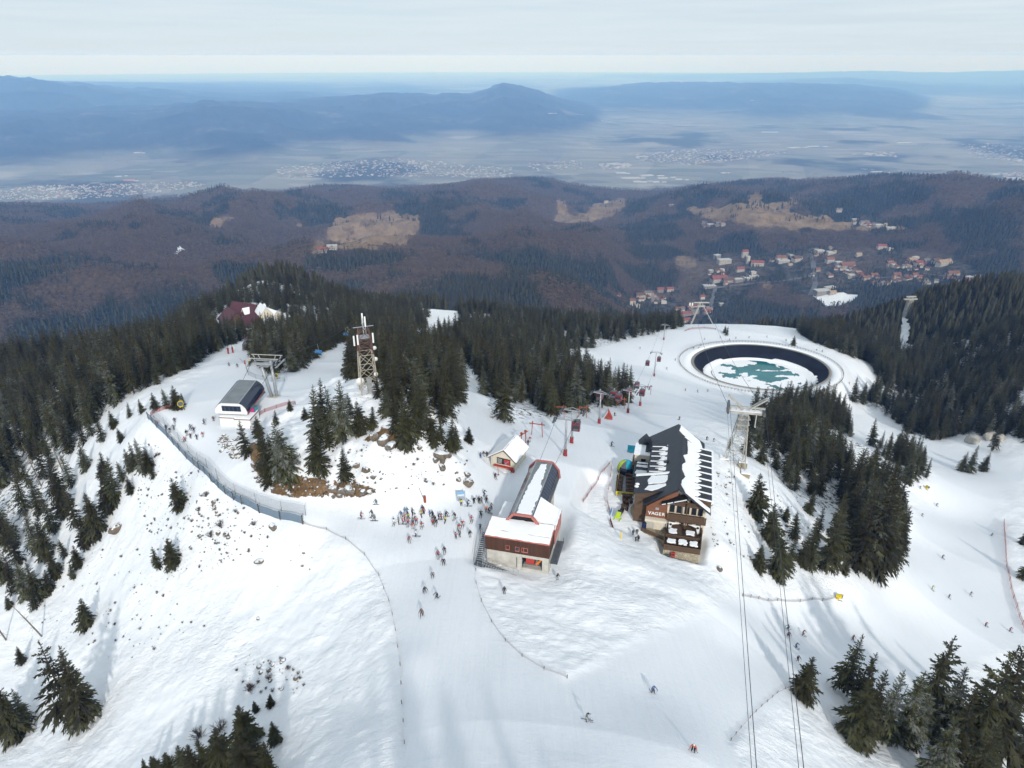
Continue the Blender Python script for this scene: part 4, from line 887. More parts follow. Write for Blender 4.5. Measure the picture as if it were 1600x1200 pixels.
# dry grass and twigs poking through the snow
def tufts():
    P, S = [], []
    rr = np.random.RandomState(8)
    for poly, n in (([(395,720),(560,690),(735,700),(735,755),(560,778),(430,770)], 240), ([(200,690),(260,700),(420,810),(420,860),(300,900),(220,820)], 330), ([(360,1020),(470,1030),(480,1090),(380,1080)], 50), ([(1110,730),(1220,760),(1300,850),(1250,905),(1130,860)], 110), ([(90,850),(260,860),(330,1000),(180,1040),(60,980)], 120), ([(540,600),(640,640),(600,700),(520,660)], 50)):
        xs, ys = [p[0] for p in poly], [p[1] for p in poly]; px = rr.uniform(min(xs), max(xs), n*3); py = rr.uniform(min(ys), max(ys), n*3); ok = in_poly(px, py, poly)
        for x, y in list(zip(px[ok], py[ok]))[:n]: g = ground(x, y); P.append(tuple(g)); S.append(.14+.55*rr.rand()**2.5)
    gn_scatter('dry_grass', P, S, rr.rand(len(P))*6.28, rr.randint(0, 3, len(P)), SHR, 'dry grass tufts and twigs poking through the snow')
tufts()
# ------------------------------------------------------------------ buildings by the pistes
def cap_mat():
    b = NB('settled_snow'); p = b.pos()
    n = b.noise(p, 0.8, 5, 0.6)
    b.bsdf(b.mix(n, (0.80, 0.82, 0.85), (0.88, 0.885, 0.89)), 0.6, 0, b.bump(n, 0.4, 0.2), 0.25); return b.m
M_CAP = cap_mat()
def boards(name, ca, cb, period, axis='z'):
    b = NB(name); o = b.obj(); s = b.n('SeparateXYZ'); b.link(o, s.inputs[0])
    c = s.outputs['XYZ'.index(axis.upper())]
    k = b.math('FRACT', b.math('MULTIPLY', c, 1/period)); idx = b.math('FLOOR', b.math('MULTIPLY', c, 1/period))
    wn = b.n('TexWhiteNoise', noise_dimensions='1D'); b.link(idx, wn.inputs['W'])
    n = b.noise(b.mapping(o, (1, 1, 6) if axis != 'z' else (6, 6, 1)), 1.2, 4)
    col = b.mix(b.math('MULTIPLY', b.math('ADD', wn.outputs[0], n), 0.5), ca, cb)
    gap = b.ramp(k, [(0.0, 0.0), (0.08, 1.0), (0.92, 1.0), (1.0, 0.0)])
    b.bsdf(col, 0.75, 0, b.bump(gap, 0.6, 0.03), 0.2); return b.m
def stone_mat(name, ca, cb, scale=1.6):
    b = NB(name); o = b.obj(); v = b.vor(o, scale, 'DISTANCE_TO_EDGE'); c = b.vor(o, scale, 'F1', 'Color'); s = b.n('SeparateColor'); b.link(c, s.inputs[0])
    col = b.mix(s.outputs[0], ca, cb); col = b.mix(b.ramp(v, [(0.0, 0.75), (0.07, 0.0)]), col, (0.13, 0.11, 0.09))
    b.bsdf(col, 0.9, 0, b.bump(b.ramp(v, [(0.0, 0.0), (0.12, 1.0)]), 0.7, 0.08), 0.15); return b.m
M_CONC = plain('pale_concrete', (0.50, 0.48, 0.43), 0.85, 0, 0.22, 0.7, 0.2, 0.15)
M_CLAD = boards('brown_cladding', (0.055, 0.026, 0.018), (0.095, 0.046, 0.031), 0.28, 'x')
M_RED = plain('red_paint', (0.42, 0.055, 0.045), 0.5, 0, 0.2)
M_SALMON = plain('salmon_trim', (0.44, 0.15, 0.125), 0.5, 0, 0.2)
M_STEEL = plain('galvanised_steel', (0.36, 0.38, 0.40), 0.5, 0.35, 0.2, 2.0, 0.4)
M_STEELD = plain('dark_steel', (0.12, 0.13, 0.145), 0.5, 0.3, 0.25, 2.0, 0.4)
M_NAVY = plain('navy_glazing', (0.012, 0.020, 0.045), 0.18, 0, 0.3, 0.6, 0.6)
M_GREYROOF = plain('grey_sheet_roof', (0.20, 0.22, 0.23), 0.45, 0.2, 0.2, 0.5, 0.4)
M_DARK = plain('dark_opening', (0.012, 0.012, 0.014), 0.6, 0, 0.3)
M_WHITE = plain('white_paint', (0.76, 0.76, 0.74), 0.55, 0, 0.08, 0.8)
M_CREAM = plain('cream_render', (0.66, 0.60, 0.49), 0.85, 0, 0.12, 0.8, 0.15, 0.15)
M_SLATE = None
def slate():
    b = NB('dark_sheet_roof'); o = b.obj()
    n = b.noise(o, 0.9, 5, 0.65); s = b.n('SeparateXYZ'); b.link(o, s.inputs[0])
    k = b.math('FRACT', b.math('MULTIPLY', s.outputs[1], 2.6))
    col = b.ramp(n, [(0.3, (0.010, 0.012, 0.018)), (0.7, (0.026, 0.030, 0.042))])
    b.bsdf(col, 0.42, 0.0, b.bump(b.ramp(k, [(0.0, 1.0), (0.1, 0.0)]), 0.35, 0.04), 0.4); return b.m
M_SLATE = slate()
M_WOODB = boards('brown_timber', (0.080, 0.050, 0.032), (0.150, 0.098, 0.064), 0.16, 'z')
M_BRICKC = boards('russet_boarding', (0.17, 0.070, 0.038), (0.24, 0.105, 0.060), 0.2, 'z')
M_STONE = stone_mat('rubble_stone', (0.34, 0.29, 0.21), (0.47, 0.42, 0.32), 1.5)
M_ORANGE = plain('orange_paint', (0.75, 0.20, 0.02), 0.5)
M_YEL = plain('yellow_vinyl', (0.72, 0.55, 0.03), 0.5)
M_BLACK = plain('black_rubber', (0.015, 0.015, 0.016), 0.6)
M_GLASS = plain('window_glass', (0.025, 0.032, 0.042), 0.08, 0, 0.3, 0.6, 0.7)
M_BLUE = plain('blue_vinyl', (0.05, 0.22, 0.50), 0.5)
M_TEAL = plain('teal_vinyl', (0.02, 0.35, 0.46), 0.5)

def slab(mb, poly, O, ux, uy, t):
    """flat outline on a plane, thickened along its normal"""
    ux, uy = Vector(ux), Vector(uy); n = ux.cross(uy).normalized(); O = Vector(O)
    lo = [O+ux*a+uy*b+n*0.004 for a, b in poly]
    return mb.prism(lo, (0, 0, 0), n*t)
def jag(pts, r, step=0.55, amp=0.14):
    """outline with small uneven bites"""
    out = []
    for i in range(len(pts)):
        a, b = pts[i], pts[(i+1) % len(pts)]; L = math.hypot(b[0]-a[0], b[1]-a[1]); n = max(1, int(L/step))
        for k in range(n):
            f = k/n; j = amp if 0 < k else 0
            out.append((a[0]+(b[0]-a[0])*f+r.uniform(-j, j), a[1]+(b[1]-a[1])*f+r.uniform(-j, j)))
    return out
def fbox(name, mat, par, c, d, bevel=0.0, rz=0.0):
    return MB().box(c, d, rz).build(name, mat, par, bevel=bevel)
def text_part(name, s, mat, par, loc, rot, size, depth=0.02):
    cu = bpy.data.curves.new(name, 'FONT'); cu.body = s; cu.size = size; cu.extrude = depth; cu.align_x = 'CENTER'; cu.align_y = 'CENTER'; cu.offset = 0.02*size
    o = bpy.data.objects.new(name, cu); COL.objects.link(o)
    dg = bpy.context.evaluated_depsgraph_get(); me = bpy.data.meshes.new_from_object(o.evaluated_get(dg)); me.materials.clear(); me.materials.append(mat)
    bpy.data.objects.remove(o); bpy.data.curves.remove(cu)
    o = bpy.data.objects.new(name, me); o.location = loc; o.rotation_euler = rot; link(o, par); return o

# ---------- gondola top station
def gondola_station():
    t = empty('gondola_station', (GS_O[0], GS_O[1], GS_Z), GS_A, 'gondola station with brown clad front, snowy flat roofs and long octagonal tunnel', 'lift station')
    W = 11.1; e = 6.4; r = random.Random(3)
    # concrete ground floor with the open garage bay
    m = MB()
    m.box((-W+3.2, 0.2, 1.5), (6.3, 0.4, 3.65)); m.box((-0.55, 0.2, 1.5), (1.1, 0.4, 3.65)); m.box((-2.9, 0.2, 2.95), (3.6, 0.4, 0.75)); m.box((-2.9, 0.2, 0.0), (3.6, 0.4, 0.65))
    m.box((-0.2, 2.2, 1.5), (0.4, 3.6, 3.65)); m.box((-W+0.2, 2.2, 1.5), (0.4, 3.6, 3.65)); m.box((-W/2, 4.2, 1.5), (W, 0.3, 3.65)); m.box((-2.9, 2.2, 0.1), (3.6, 3.5, 0.3))
    m.build('concrete_wall', M_CONC, t)
    bay = fbox('garage_recess', M_DARK, t, (-2.9, 3.4, 1.6), (3.5, 1.1, 2.6))
    fbox('red_machine', M_RED, t, (-3.4, 1.1, 1.55), (1.5, 1.0, 1.35), 0.05)
    MB().bar((-2.3, 0.7, 0.9), (-1.4, 0.5, 2.2), 0.16, 0.35).build('orange_boom', M_ORANGE, t)
    fbox('bay_rail', M_STEEL, t, (-2.9, 0.35, 0.85), (3.5, 0.06, 0.06))
    m = MB(); m.box((-W/2, 0.05, 4.85), (W+0.3, 0.5, 3.05)); m.box((0.0, 2.2, 4.85), (0.3, 4.0, 3.05)); m.box((-W, 2.2, 4.85), (0.3, 4.0, 3.05))
    m.build('brown_cladding', M_CLAD, t)
    for x, w in ((-7.2, 0.55), (-5.5, 0.6), (-4.55, 0.28), (-4.0, 0.6)):
        f = MB(); f.box((x, -0.24, 4.35), (w+0.14, 0.10, 0.95)); o = f.build('window_frame', M_SALMON, t)
        fbox('window_pane', M_GLASS if x < -5 and x > -6 else M_CLAD, o, (x, -0.30, 4.42), (w, 0.04, 0.7))
    MB().box((-9.2+3.6, -0.02, 1.4), (0.02, 0.42, 2.2)).build('wall_joint', M_STEELD, t)
    # front block roof, nearly flat, two sheets of snow with a seam between
    o = MB().poly_x([(-0.45, e-0.15), (-0.45, e+0.05), (4.2, e+0.85), (4.2, e+0.55)], -W-0.25, 0.25).build('front_roof', M_SALMON, t)
    for y0, y1 in ((-0.40, 1.05), (1.13, 4.1)):
        s = MB(); ux = Vector((1, 0, 0)); uy = Vector((0, 4.65, 0.8)).normalized()
        slab(s, jag([(-W-0.15, y0), (0.15, y0), (0.15, y1), (-W-0.15, y1)], r, 0.7, 0.07), (0, 0, e+0.12), ux, uy, 0.16); s.build('roof_snow', M_CAP, o)
    # rear hall
    m = MB(); m.box((-4.2, 7.5, 2.6), (8.2, 6.4, 6.2)); m.build('rear_hall', M_CLAD, t)
    m = MB(); m.box((0.02, 7.4, 1.5), (0.25, 6.2, 3.6)); m.build('side_wall', M_CONC, t)
    m = MB(); m.box((0.06, 7.4, 4.2), (0.3, 6.3, 2.2)); m.build('side_cladding', M_SALMON, t)
    rf = fbox('rear_roof', M_SALMON, t, (-2.0, 7.5, 5.85), (4.5, 6.6, 0.25))
    m = MB(); slab(m, jag([(-3.9, 4.4), (0.2, 4.4), (0.2, 10.6), (-3.6, 10.4)], r, .6, .06), (0, 0, 5.98), (1, 0, 0), (0, 1, 0), 0.3); m.build('roof_snow', M_CAP, rf)
    rl = fbox('low_roof', M_SALMON, t, (-9.6, 8.6, 4.4), (3.2, 8.2, 0.25))
    m = MB(); slab(m, jag([(-11.2, 4.6), (-8.2, 4.6), (-8.2, 12.6), (-11.1, 12.6)], r, .6, .08), (0, 0, 4.53), (1, 0, 0), (0, 1, 0), 0.35); m.build('roof_snow', M_CAP, rl)
    m = MB(); m.box((-9.6, 8.6, 2.1), (2.9, 7.8, 4.5)); m.build('low_wall', M_CONC, t)
    # the octagonal tunnel over the cabins
    c = -5.55; z0 = 5.3
    prof = [(-3.0, 0.0), (-2.75, 1.7), (-1.55, 3.25), (1.55, 3.25), (2.75, 1.7), (3.0, 0.0)]
    y0, y1 = 3.7, 22.3
    def face(i, j, mat, name, off=0.0):
        a, b = prof[i], prof[j]; m = MB()
        d = Vector((b[0]-a[0], 0, b[1]-a[1])); n = Vector((-d.z, 0, d.x)).normalized()*-1
        if n.z < 0 and abs(n.z) > .05: n = -n
        if abs(n.z) <= .2 and n.x*(a[0]) < 0: n = -n
        P = [Vector((c+a[0], y0, z0+a[1])), Vector((c+b[0], y0, z0+b[1])), Vector((c+b[0], y1, z0+b[1])), Vector((c+a[0], y1, z0+a[1]))]
        m.prism(P, (0, 0, 0), n*0.14); return m.build(name, mat, t)
    face(0, 1, M_NAVY, 'lower_glazing'); face(1, 2, M_NAVY, 'upper_glazing'); top = face(2, 3, M_GREYROOF, 'tunnel_roof'); face(3, 4, M_NAVY, 'upper_glazing'); face(4, 5, M_NAVY, 'lower_glazing')
    for k in range(19):                        # glazing bars on both flanks
        y = y0+0.4+k*0.98
        for sgn in (-1, 1):
            m = MB(); m.bar((c+sgn*1.62, y, z0+3.3), (c+sgn*2.86, y, z0+1.78), 0.07, 0.09); m.bar((c+sgn*2.9, y, z0+1.75), (c+sgn*3.14, y, z0+0.02), 0.07, 0.09); m.build('glazing_bar', M_STEELD, t)
    for sgn in (-1, 1):
        MB().bar((c+sgn*1.6, y0, z0+3.36), (c+sgn*1.6, y1, z0+3.36), 0.18, 0.12).build('roof_edge_rail', M_STEEL, t)
    for y in (y0, y1):                         # red end hoops
        m = MB(); q = [(x*1.06, z*1.03+0.05) for x, z in prof]
        for a, b in zip(q, q[1:]): m.bar((c+a[0], y, z0+a[1]), (c+b[0], y, z0+b[1]), 0.34, 0.42)
        m.build('end_hoop', M_SALMON, t)
    m = MB(); m.prism([(c+x*.97, y0+0.35, z0+z*.97) for x, z in prof], (0, 0, 0), (0, 0.1, 0)); m.build('tunnel_end_wall', M_DARK, t)
    m = MB(); m.prism([(c+x*.97, y1-0.6, z0+z*.97) for x, z in prof], (0, 0, 0), (0, 0.1, 0)); m.build('tunnel_end_wall', M_DARK, t)
    m = MB(); slab(m, jag([(-1.15, 3.9), (1.45, 3.9), (1.5, 13.2), (1.05, 14.0), (0.95, 17.5), (0.75, 21.2), (-0.35, 21.0), (-0.75, 17.2), (-1.1, 13.0)], r, .5, .16), (c, 0, z0+3.4), (1, 0, 0), (0, 1, 0), 0.2); m.build('roof_snow', M_CAP, top)
    # snow drift sliding off onto the right roof
    m = MB(); m.prism([(c+1.6, 4.3, 6.3), (c+5.3, 4.3, 6.3), (c+1.6, 4.3, 8.55)], (0, 0, 0), (0, 6.2, 0)); m.build('snow_drift', M_CAP, t)
    # concrete piers under the tunnel
    for y in (13, 17.5, 21.5):
        m = MB(); m.box((c-1.9, y, 1.0), (0.6, 0.8, 9.0)); m.box((c+1.9, y, 1.0), (0.6, 0.8, 9.0)); m.box((c, y, 5.0), (5.6, 0.7, 0.5)); m.build('pier', M_CONC, t)
    m = MB(); m.box((c, 13.0, 5.2), (5.9, 18.4, 0.25)); m.build('platform', M_CONC, t)
    # steel stairs down the left side and the front
    st = empty('steel_stair', (0, 0, 0)); st.parent = t
    m = MB(); A = Vector((-W-0.9, 3.2, 4.2)); B = Vector((-W-0.9, -2.0, 1.3)); Cc = Vector((-5.0, -2.0, -0.3))
    for P, Q, off in ((A, B, Vector((0.7, 0, 0))), (B, Cc, Vector((0, 0.7, 0)))):
        for sgn in (-1, 1):
            m.bar(P+off*sgn, Q+off*sgn, 0.08, 0.22); m.bar(P+off*sgn+Vector((0, 0, 1.0)), Q+off*sgn+Vector((0, 0, 1.0)), 0.05)
            for k in range(9):
                p = P.lerp(Q, k/8)+off*sgn; m.bar(p, p+Vector((0, 0, 1.0)), 0.04)
    m.build('stair_rail', M_STEEL, st)
    for P, Q, d in ((A, B, (1.4, 0.3, 0.05)), (B, Cc, (0.3, 1.4, 0.05))):
        for k in range(16):
            p = P.lerp(Q, (k+.5)/16); fbox('tread', M_STEELD, st, p, d)
    m = MB(); m.box((B.x, B.y, B.z), (1.5, 1.5, 0.08)); m.build('landing', M_STEELD, st)
    # walkway with railing on the right side
    m = MB(); m.box((0.9, 3.2, 2.3), (1.3, 6.5, 0.12))
    for k in range(8): m.bar((1.5, 0.1+k*.9, 2.3), (1.5, 0.1+k*.9, 3.3), 0.05)
    m.bar((1.5, 0, 3.3), (1.5, 6.4, 3.3), 0.06); m.bar((1.5, 0, 2.8), (1.5, 6.4, 2.8), 0.05); m.build('side_walkway', M_STEELD, t)
    return t
gondola_station()

# ---------- ski school hut
def ski_hut():
    t = empty('ski_hut', (HU_O[0], HU_O[1], HU_Z), HU_A, 'small cream hut with snowy gabled roof and red poster front', 'hut')
    w, d, e, rg = 5.8, 6.4, 2.6, 4.9
    MB().poly_y([(0, -0.8), (w, -0.8), (w, e), (w/2+.4, rg-0.15), (0, e)], 0, d).build('wall', M_CREAM, t)
    rf = MB()
    for a, b in (((-0.5, e-0.3), (w/2+.4, rg)), ((w/2+.4, rg), (w+0.5, e-0.3))): rf.prism([(a[0], -0.7, a[1]), (b[0], -0.7, b[1]), (b[0], -0.7, b[1]+.14), (a[0], -0.7, a[1]+.14)], (0, 0, 0), (0, d+1.2, 0))
    rf = rf.build('roof', M_WOODB, t); r = random.Random(5)
    for a, b in (((-0.5, e-0.3), (w/2+.4, rg)), ((w+0.5, e-0.3), (w/2+.4, rg))):
        u = Vector((b[0]-a[0], 0, b[1]-a[1])); L = u.length; u.normalize(); m = MB()
        pl = jag([(0.02, -0.6), (L, -0.6), (L, d+0.4), (0.02, d+0.4)], r, .8, .05)
        n = Vector((0, 1, 0)).cross(u); n = n if n.z > 0 else -n
        m.prism([Vector((a[0], 0, a[1]+.15))+u*p+Vector((0, q, 0)) for p, q in pl], (0, 0, 0), n*0.22); m.build('roof_snow', M_CAP, rf)
    fr = fbox('poster_window', M_DARK, t, (3.1, -0.06, 1.9), (3.2, 0.1, 1.5))
    for k in range(4): fbox('shelf', M_WHITE, fr, (2.2, -0.13, 1.45+k*0.3), (1.1, 0.05, 0.08))
    fbox('poster', M_RED, fr, (3.9, -0.14, 1.85), (1.4, 0.05, 1.3)); MB().bar((3.5, -0.18, 1.4), (4.3, -0.18, 2.3), 0.35, 0.03).build('poster_figure', M_WHITE, fr); fbox('poster_figure', M_BLUE, fr, (3.7, -0.19, 1.6), (0.4, 0.03, 0.5))
    fbox('shutter', M_CREAM, t, (0.8, -0.06, 1.7), (0.9, 0.1, 1.5)); fbox('red_counter', M_RED, t, (3.2, -0.35, 0.75), (4.6, 0.6, 0.28), 0.03)
    fbox('plinth', M_RED, t, (5.4, -0.5, -0.2), (0.8, 0.5, 1.4)); m = MB(); m.box((2.8, -1.1, 0.1), (4.6, 1.2, 0.5)); m.build('step_snow', M_CAP, t, bevel=.1)
    return t
ski_hut()

# ---------- chairlift top station
def chair_station():
    t = empty('chairlift_station', (CS_O[0], CS_O[1], CS_Z), CS_A, 'white ended chairlift station with grey roof and navy glazed flanks', 'lift station')
    z0 = 3.0; prof = [(0, 0), (-0.1, 0.5), (0.25, 1.5), (1.0, 2.35), (1.7, 2.7), (6.0, 2.7), (6.7, 2.35), (7.45, 1.5), (7.8, 0.5), (7.7, 0)]
    y1 = 13.2
    sk = -1.5                                    # the far end stands a little to the left
    def P(i, y): x, z = prof[i]; return Vector((x+sk*y/13.2+0.2*y/13.2, y, z0+z))
    def shell(i, j, mat, name, par):
        m = MB(); a, b = prof[i], prof[j]; d = Vector((b[0]-a[0], 0, b[1]-a[1])); n = Vector((-d.z, 0, d.x)).normalized()
        m.prism([P(i, 0.3), P(j, 0.3), P(j, y1), P(i, y1)], (0, 0, 0), n*0.08); return m.build(name, mat, par)
    shell(4, 5, M_GREYROOF, 'roof', t)
    for i, j in ((1, 2), (2, 3), (3, 4), (5, 6), (6, 7), (7, 8)): shell(i, j, M_NAVY, 'flank_glazing', t)
    for k in range(13):
        y = 0.8+k*1.0
        for side in (((5, 6), (6, 7), (7, 8)), ((1, 2), (2, 3), (3, 4))):
            m = MB()
            for i, j in side: m.bar(P(i, y)+Vector((0, 0, .06)), P(j, y)+Vector((0, 0, .06)), 0.05, 0.1)
            m.build('glazing_bar', M_STEELD, t)
    for i in (4, 5): MB().bar(P(i, 0.2)+Vector((0, 0, .1)), P(i, y1)+Vector((0, 0, .1)), 0.22, 0.1).build('roof_edge_rail', M_STEEL, t)
    for i in (0, 9): MB().bar(P(i, 0.2), P(i, y1), 0.25, 0.2).build('skirt_rail', M_SALMON if i == 9 else M_WHITE, t)
    for yy, nm in ((0.0, 'front_cowl'), (y1, 'back_cowl')):
        m = MB(); m.prism([P(i, yy) for i in range(10)], (0, 0, 0), (0, 0.3, 0)); o = m.build(nm, M_WHITE, t)
        if yy == 0:
            fbox('window', M_NAVY, o, (4.1, -0.05, z0+1.45), (4.6, 0.1, 1.35))
            for k in range(4): fbox('mullion', M_STEELD, o, (2.6+k*1.0, -0.11, z0+1.45), (0.05, 0.04, 1.3))
        else: fbox('opening', M_DARK, o, (2.7, y1+0.33, z0+1.1), (5.4, 0.1, 1.7))
    for k in range(3): m = MB(); m.box((3.4-k*.1, 4+k*3.2, z0+2.74), (3.2, 2.3, 0.05)); m.build('roof_light', M_STEEL, t)
    m = MB(); m.box((3.6, 6.5, z0-0.15), (6.6, 12.4, 0.3)); m.build('machine_frame', M_STEELD, t)
    for x in (2.0, 5.4):
        for y in (3.5, 9.5): m = MB(); m.box((x-y*.1, y, 1.3), (0.7, 0.9, 3.4)); m.build('pier', M_CONC, t)
    # concrete platform below, with snow on it
    m = MB(); m.box((3.2, 1.4, 1.0), (4.0, 4.6, 2.7)); m.box((7.0, 1.0, 1.0), (3.8, 4.8, 2.7)); b = m.build('platform', M_WHITE, t)
    for c, d in (((3.2, 1.4, 2.4), (4.2, 4.8, 0.14)), ((7.0, 1.0, 2.36), (4.0, 5.0, 0.14))): fbox('platform_edge', M_BRICKC, b, c, d)
    for c, d in (((3.2, 1.4, 2.58), (4.0, 4.6, 0.22)), ((7.0, 1.0, 2.54), (3.8, 4.8, 0.22))): fbox('platform_snow', M_CAP, b, c, d, 0.08)
    m = MB(); m.box((8.2, 2.8, 3.2), (1.0, 1.6, 1.2)); b = m.build('control_cabin', M_STEELD, t); fbox('poster', plain('magenta_vinyl', (0.5, 0.03, 0.2), 0.5), b, (8.2, 1.97, 3.2), (0.8, 0.05, 0.9)); fbox('poster', M_TEAL, b, (8.73, 2.8, 3.2), (0.05, 1.2, 0.9))
    return t
chair_station()
# ---------- the chalet
def chalet():
    t = empty('chalet', (CH_O[0], CH_O[1], CH_Z), CH_A, 'long alpine chalet with snow streaked black roof, wooden balconies and stone terrace', 'chalet')
    r = random.Random(9); e, rg, cx = 6.0, 11.0, -6.8; W = 13.6; B = 21.2; hw = W/2
    # walls
    MB().poly_y([(-W+0.9, -1), (-0.9, -1), (-0.9, e-0.55), (cx, rg-0.55), (-W+0.9, e-0.55)], 0.6, B).build('wall', M_CREAM, t)
    MB().poly_y([(-W-0.4, -1), (-2.2, -1), (-2.2, e-1.0), (cx-1.0, rg-1.6), (-W-0.4, e-0.9)], B, 27.6).build('rear_wall', M_CREAM, t)
    # roof planes
    def plane(xe, ze, xr, zr, y0, y1, name, th=0.22):
        m = MB(); m.prism([(xe, y0, ze), (xr, y0, zr), (xr, y1, zr), (xe, y1, ze)], (0, 0, 0), (0, 0, th)); return m.build(name, M_SLATE, t)
    RR_ = plane(0.0, e, cx, rg, -1.6, B, 'roof'); RL_ = plane(-W, e, cx, rg, -1.6, B, 'roof')
    BR_ = plane(-1.3, e-0.4, cx-1.0, rg-0.9, B+0.05, 28.4, 'roof'); BL_ = plane(-W-1.2, e-0.6, cx-1.0, rg-0.9, B+0.05, 28.4, 'roof')
    u = Vector((-hw, 0, rg-e)); L = u.length; u.normalize(); nR = Vector((rg-e, 0, hw)).normalized()
    v = Vector((hw, 0, rg-e)).normalized(); nL = Vector((-(rg-e), 0, hw)).normalized()
    def snowR(poly, th=0.2, par=RR_):
        m = MB(); m.prism([Vector((0, 0, e+.225))+u*s+Vector((0, y, 0)) for y, s in jag(poly, r, .5, .09)], (0, 0, 0), nR*th); m.build('roof_snow', M_CAP, par)
    def snowL(poly, th=0.2, par=RL_):
        m = MB(); m.prism([Vector((-W, 0, e+.225))+v*s+Vector((0, y, 0)) for y, s in jag(poly, r, .5, .09)], (0, 0, 0), nL*th); m.build('roof_snow', M_CAP, par)
    # right slope: snow above, and along the eave a long flat dormer whose bare sheets lie between ribs of snow
    pitch = 2.6; n = 8; D0 = 0.2
    fz = lambda x: 8.45+(x+3.75)*(-0.13)
    m = MB(); m.prism([(-3.9, D0, fz(-3.9)), (0.15, D0, fz(.15)), (0.15, B, fz(.15)), (-3.9, B, fz(-3.9))], (0, 0, 0), (0, 0, .16)); DR = m.build('dormer_roof', M_SLATE, t)
    m = MB(); m.prism([(-3.5, D0+.15, 8.3), (-.15, D0+.15, fz(-.15)-.02), (-.15, D0+.15, 5.6)], (0, 0, 0), (0, B-D0-.3, 0)); m.build('dormer_wall', M_WOODB, t)
    for k in range(n): MB().box((-.1, 1.6+k*pitch, 7.0), (.1, 1.5, 1.0)).build('dormer_window', M_GLASS, t)
    for k in range(n+1):
        ya = min(B-.2, D0+.1+k*pitch); MB().bar((-3.6, ya, fz(-3.6)+.2), (0.15, ya, fz(.15)+.2), .42, .2).build('rib_snow', M_CAP, DR)
    MB().bar((0.2, D0-.1, fz(.2)+.1), (0.2, B, fz(.2)+.1), .42, .34).build('gutter_snow', M_CAP, DR)
    edge = []
    for k in range(n):
        ya = D0+.2+k*pitch; edge += [(ya, 4.75), (ya+.25, 3.7+r.uniform(-.2, .2)), (ya+1.2, 3.0+r.uniform(-.3, .3)), (ya+1.9, 3.7+r.uniform(-.2, .2)), (ya+2.35, 4.6)]
    ridge = [(-1.2+k*1.95, L-(0.25 if k < 8 else 1.3)-r.uniform(0, .5)-(1.0 if k in (3, 6, 0) else 0)) for k in range(11, -1, -1)]
    lift = lambda sv: max(0, (fz(-sv*hw/L)+.18)-(e+.225+sv*(rg-e)/L)) if sv < 5 else 0
    pl = jag([(a_, b_) for a_, b_ in edge]+[(B-.5, 4.6), (B-.5, 5.6)]+ridge+[(-1.3, .3), (-.1, .3), (-.1, 4.2)], r, .5, .09)
    m = MB(); m.prism([Vector((0, 0, e+.235+(lift(s_) if y_ > D0 else 0)))+u*s_+Vector((0, y_, 0)) for y_, s_ in pl], (0, 0, 0), nR*.24); m.build('roof_snow', M_CAP, RR_)
    # left slope: bare by the ridge, then a flat dormer with bands of snow
    lz = lambda x: 8.75+(x+9.4)*0.12
    m = MB(); m.prism([(-9.2, 7.4, lz(-9.2)), (-13.3, 7.4, lz(-13.3)), (-13.3, B, lz(-13.3)), (-9.2, B, lz(-9.2))], (0, 0, 0), (0, 0, .16)); DL = m.build('dormer_roof', M_SLATE, t)
    m = MB(); m.prism([(-9.6, 7.6, 8.6), (-13.0, 7.6, lz(-13.0)-.02), (-13.0, 7.6, 5.6)], (0, 0, 0), (0, B-7.8, 0)); m.build('dormer_wall', M_WOODB, t)
    for k in range(6):
        ya = 8.5+k*2.2; x0_, x1_ = (-12.6, -9.3+r.uniform(-.3, .8)) if k != 5 else (-11.2, -9.4)
        m = MB(); m.prism([Vector((x_, y_, lz(x_)+.165)) for x_, y_ in jag([(x1_, ya+.1), (x1_+.5, ya+.9), (x1_-.1, ya+1.5), (x0_+1.5+r.uniform(0, 1.2), ya+1.55), (x0_+r.uniform(0, 1.6), ya+1.0), (x0_+2.0, ya+.7), (x0_+.5+r.uniform(0, .8), ya+.25)], r, .45, .08)], (0, 0, 0), (0, 0, .2)); m.build('roof_snow', M_CAP, DL)
        MB().bar((-13.2, ya-.25, lz(-13.2)+.2), (-10.2, ya-.25, lz(-10.2)+.2), .26, .16).build('rib_snow', M_CAP, DL)
    # rear roof snow
    w2 = Vector((cx-1.0+1.3, 0, rg-0.9-(e-0.4))); L2 = w2.length; w2.normalize(); n2 = Vector((-w2.z, 0, w2.x)); n2 = n2 if n2.z > 0 else -n2
    m = MB(); m.prism([Vector((-1.3, 0, e-0.4+.225))+w2*s+Vector((0, y, 0)) for y, s in jag([(21.6, 1.2), (23.5, 2.4), (24.6, 0.6), (27.6, 1.6), (28.2, L2-.6), (25.2, L2-.2), (24.4, L2-2.2), (22, L2-.3)], r, .5, .1)], (0, 0, 0), n2*.2); m.build('roof_snow', M_CAP, BR_)
    # ridge cap, step of the higher front roof
    MB().bar((cx, -1.6, rg+.2), (cx, B, rg+.2), 0.3, 0.12).build('ridge_cap', M_SLATE, RR_)
    # cross wing on the left, its roof almost level
    wz = lambda x: 9.0+(x+9.4)*0.24
    m = MB(); m.prism([(-W-2.2, 0.3, wz(-W-2.2)), (-8.9, 0.3, wz(-8.9)), (-8.9, 7.1, wz(-8.9)), (-W-2.2, 7.1, wz(-W-2.2))], (0, 0, 0), (0, 0, .2)); cw = m.build('wing_roof', M_SLATE, t)
    MB().poly_y([(-W-1.8, -1), (-9.4, -1), (-9.4, wz(-9.4)-.05), (-W-1.8, wz(-W-1.8)-.05)], 0.8, 6.8).build('wing_wall', M_WOODB, t)
    MB().bar((-W-2.2, 7.05, wz(-W-2.2)+.4), (-8.6, 7.05, wz(-8.6)+.4), .7, .3).build('parapet_snow', M_CAP, cw)
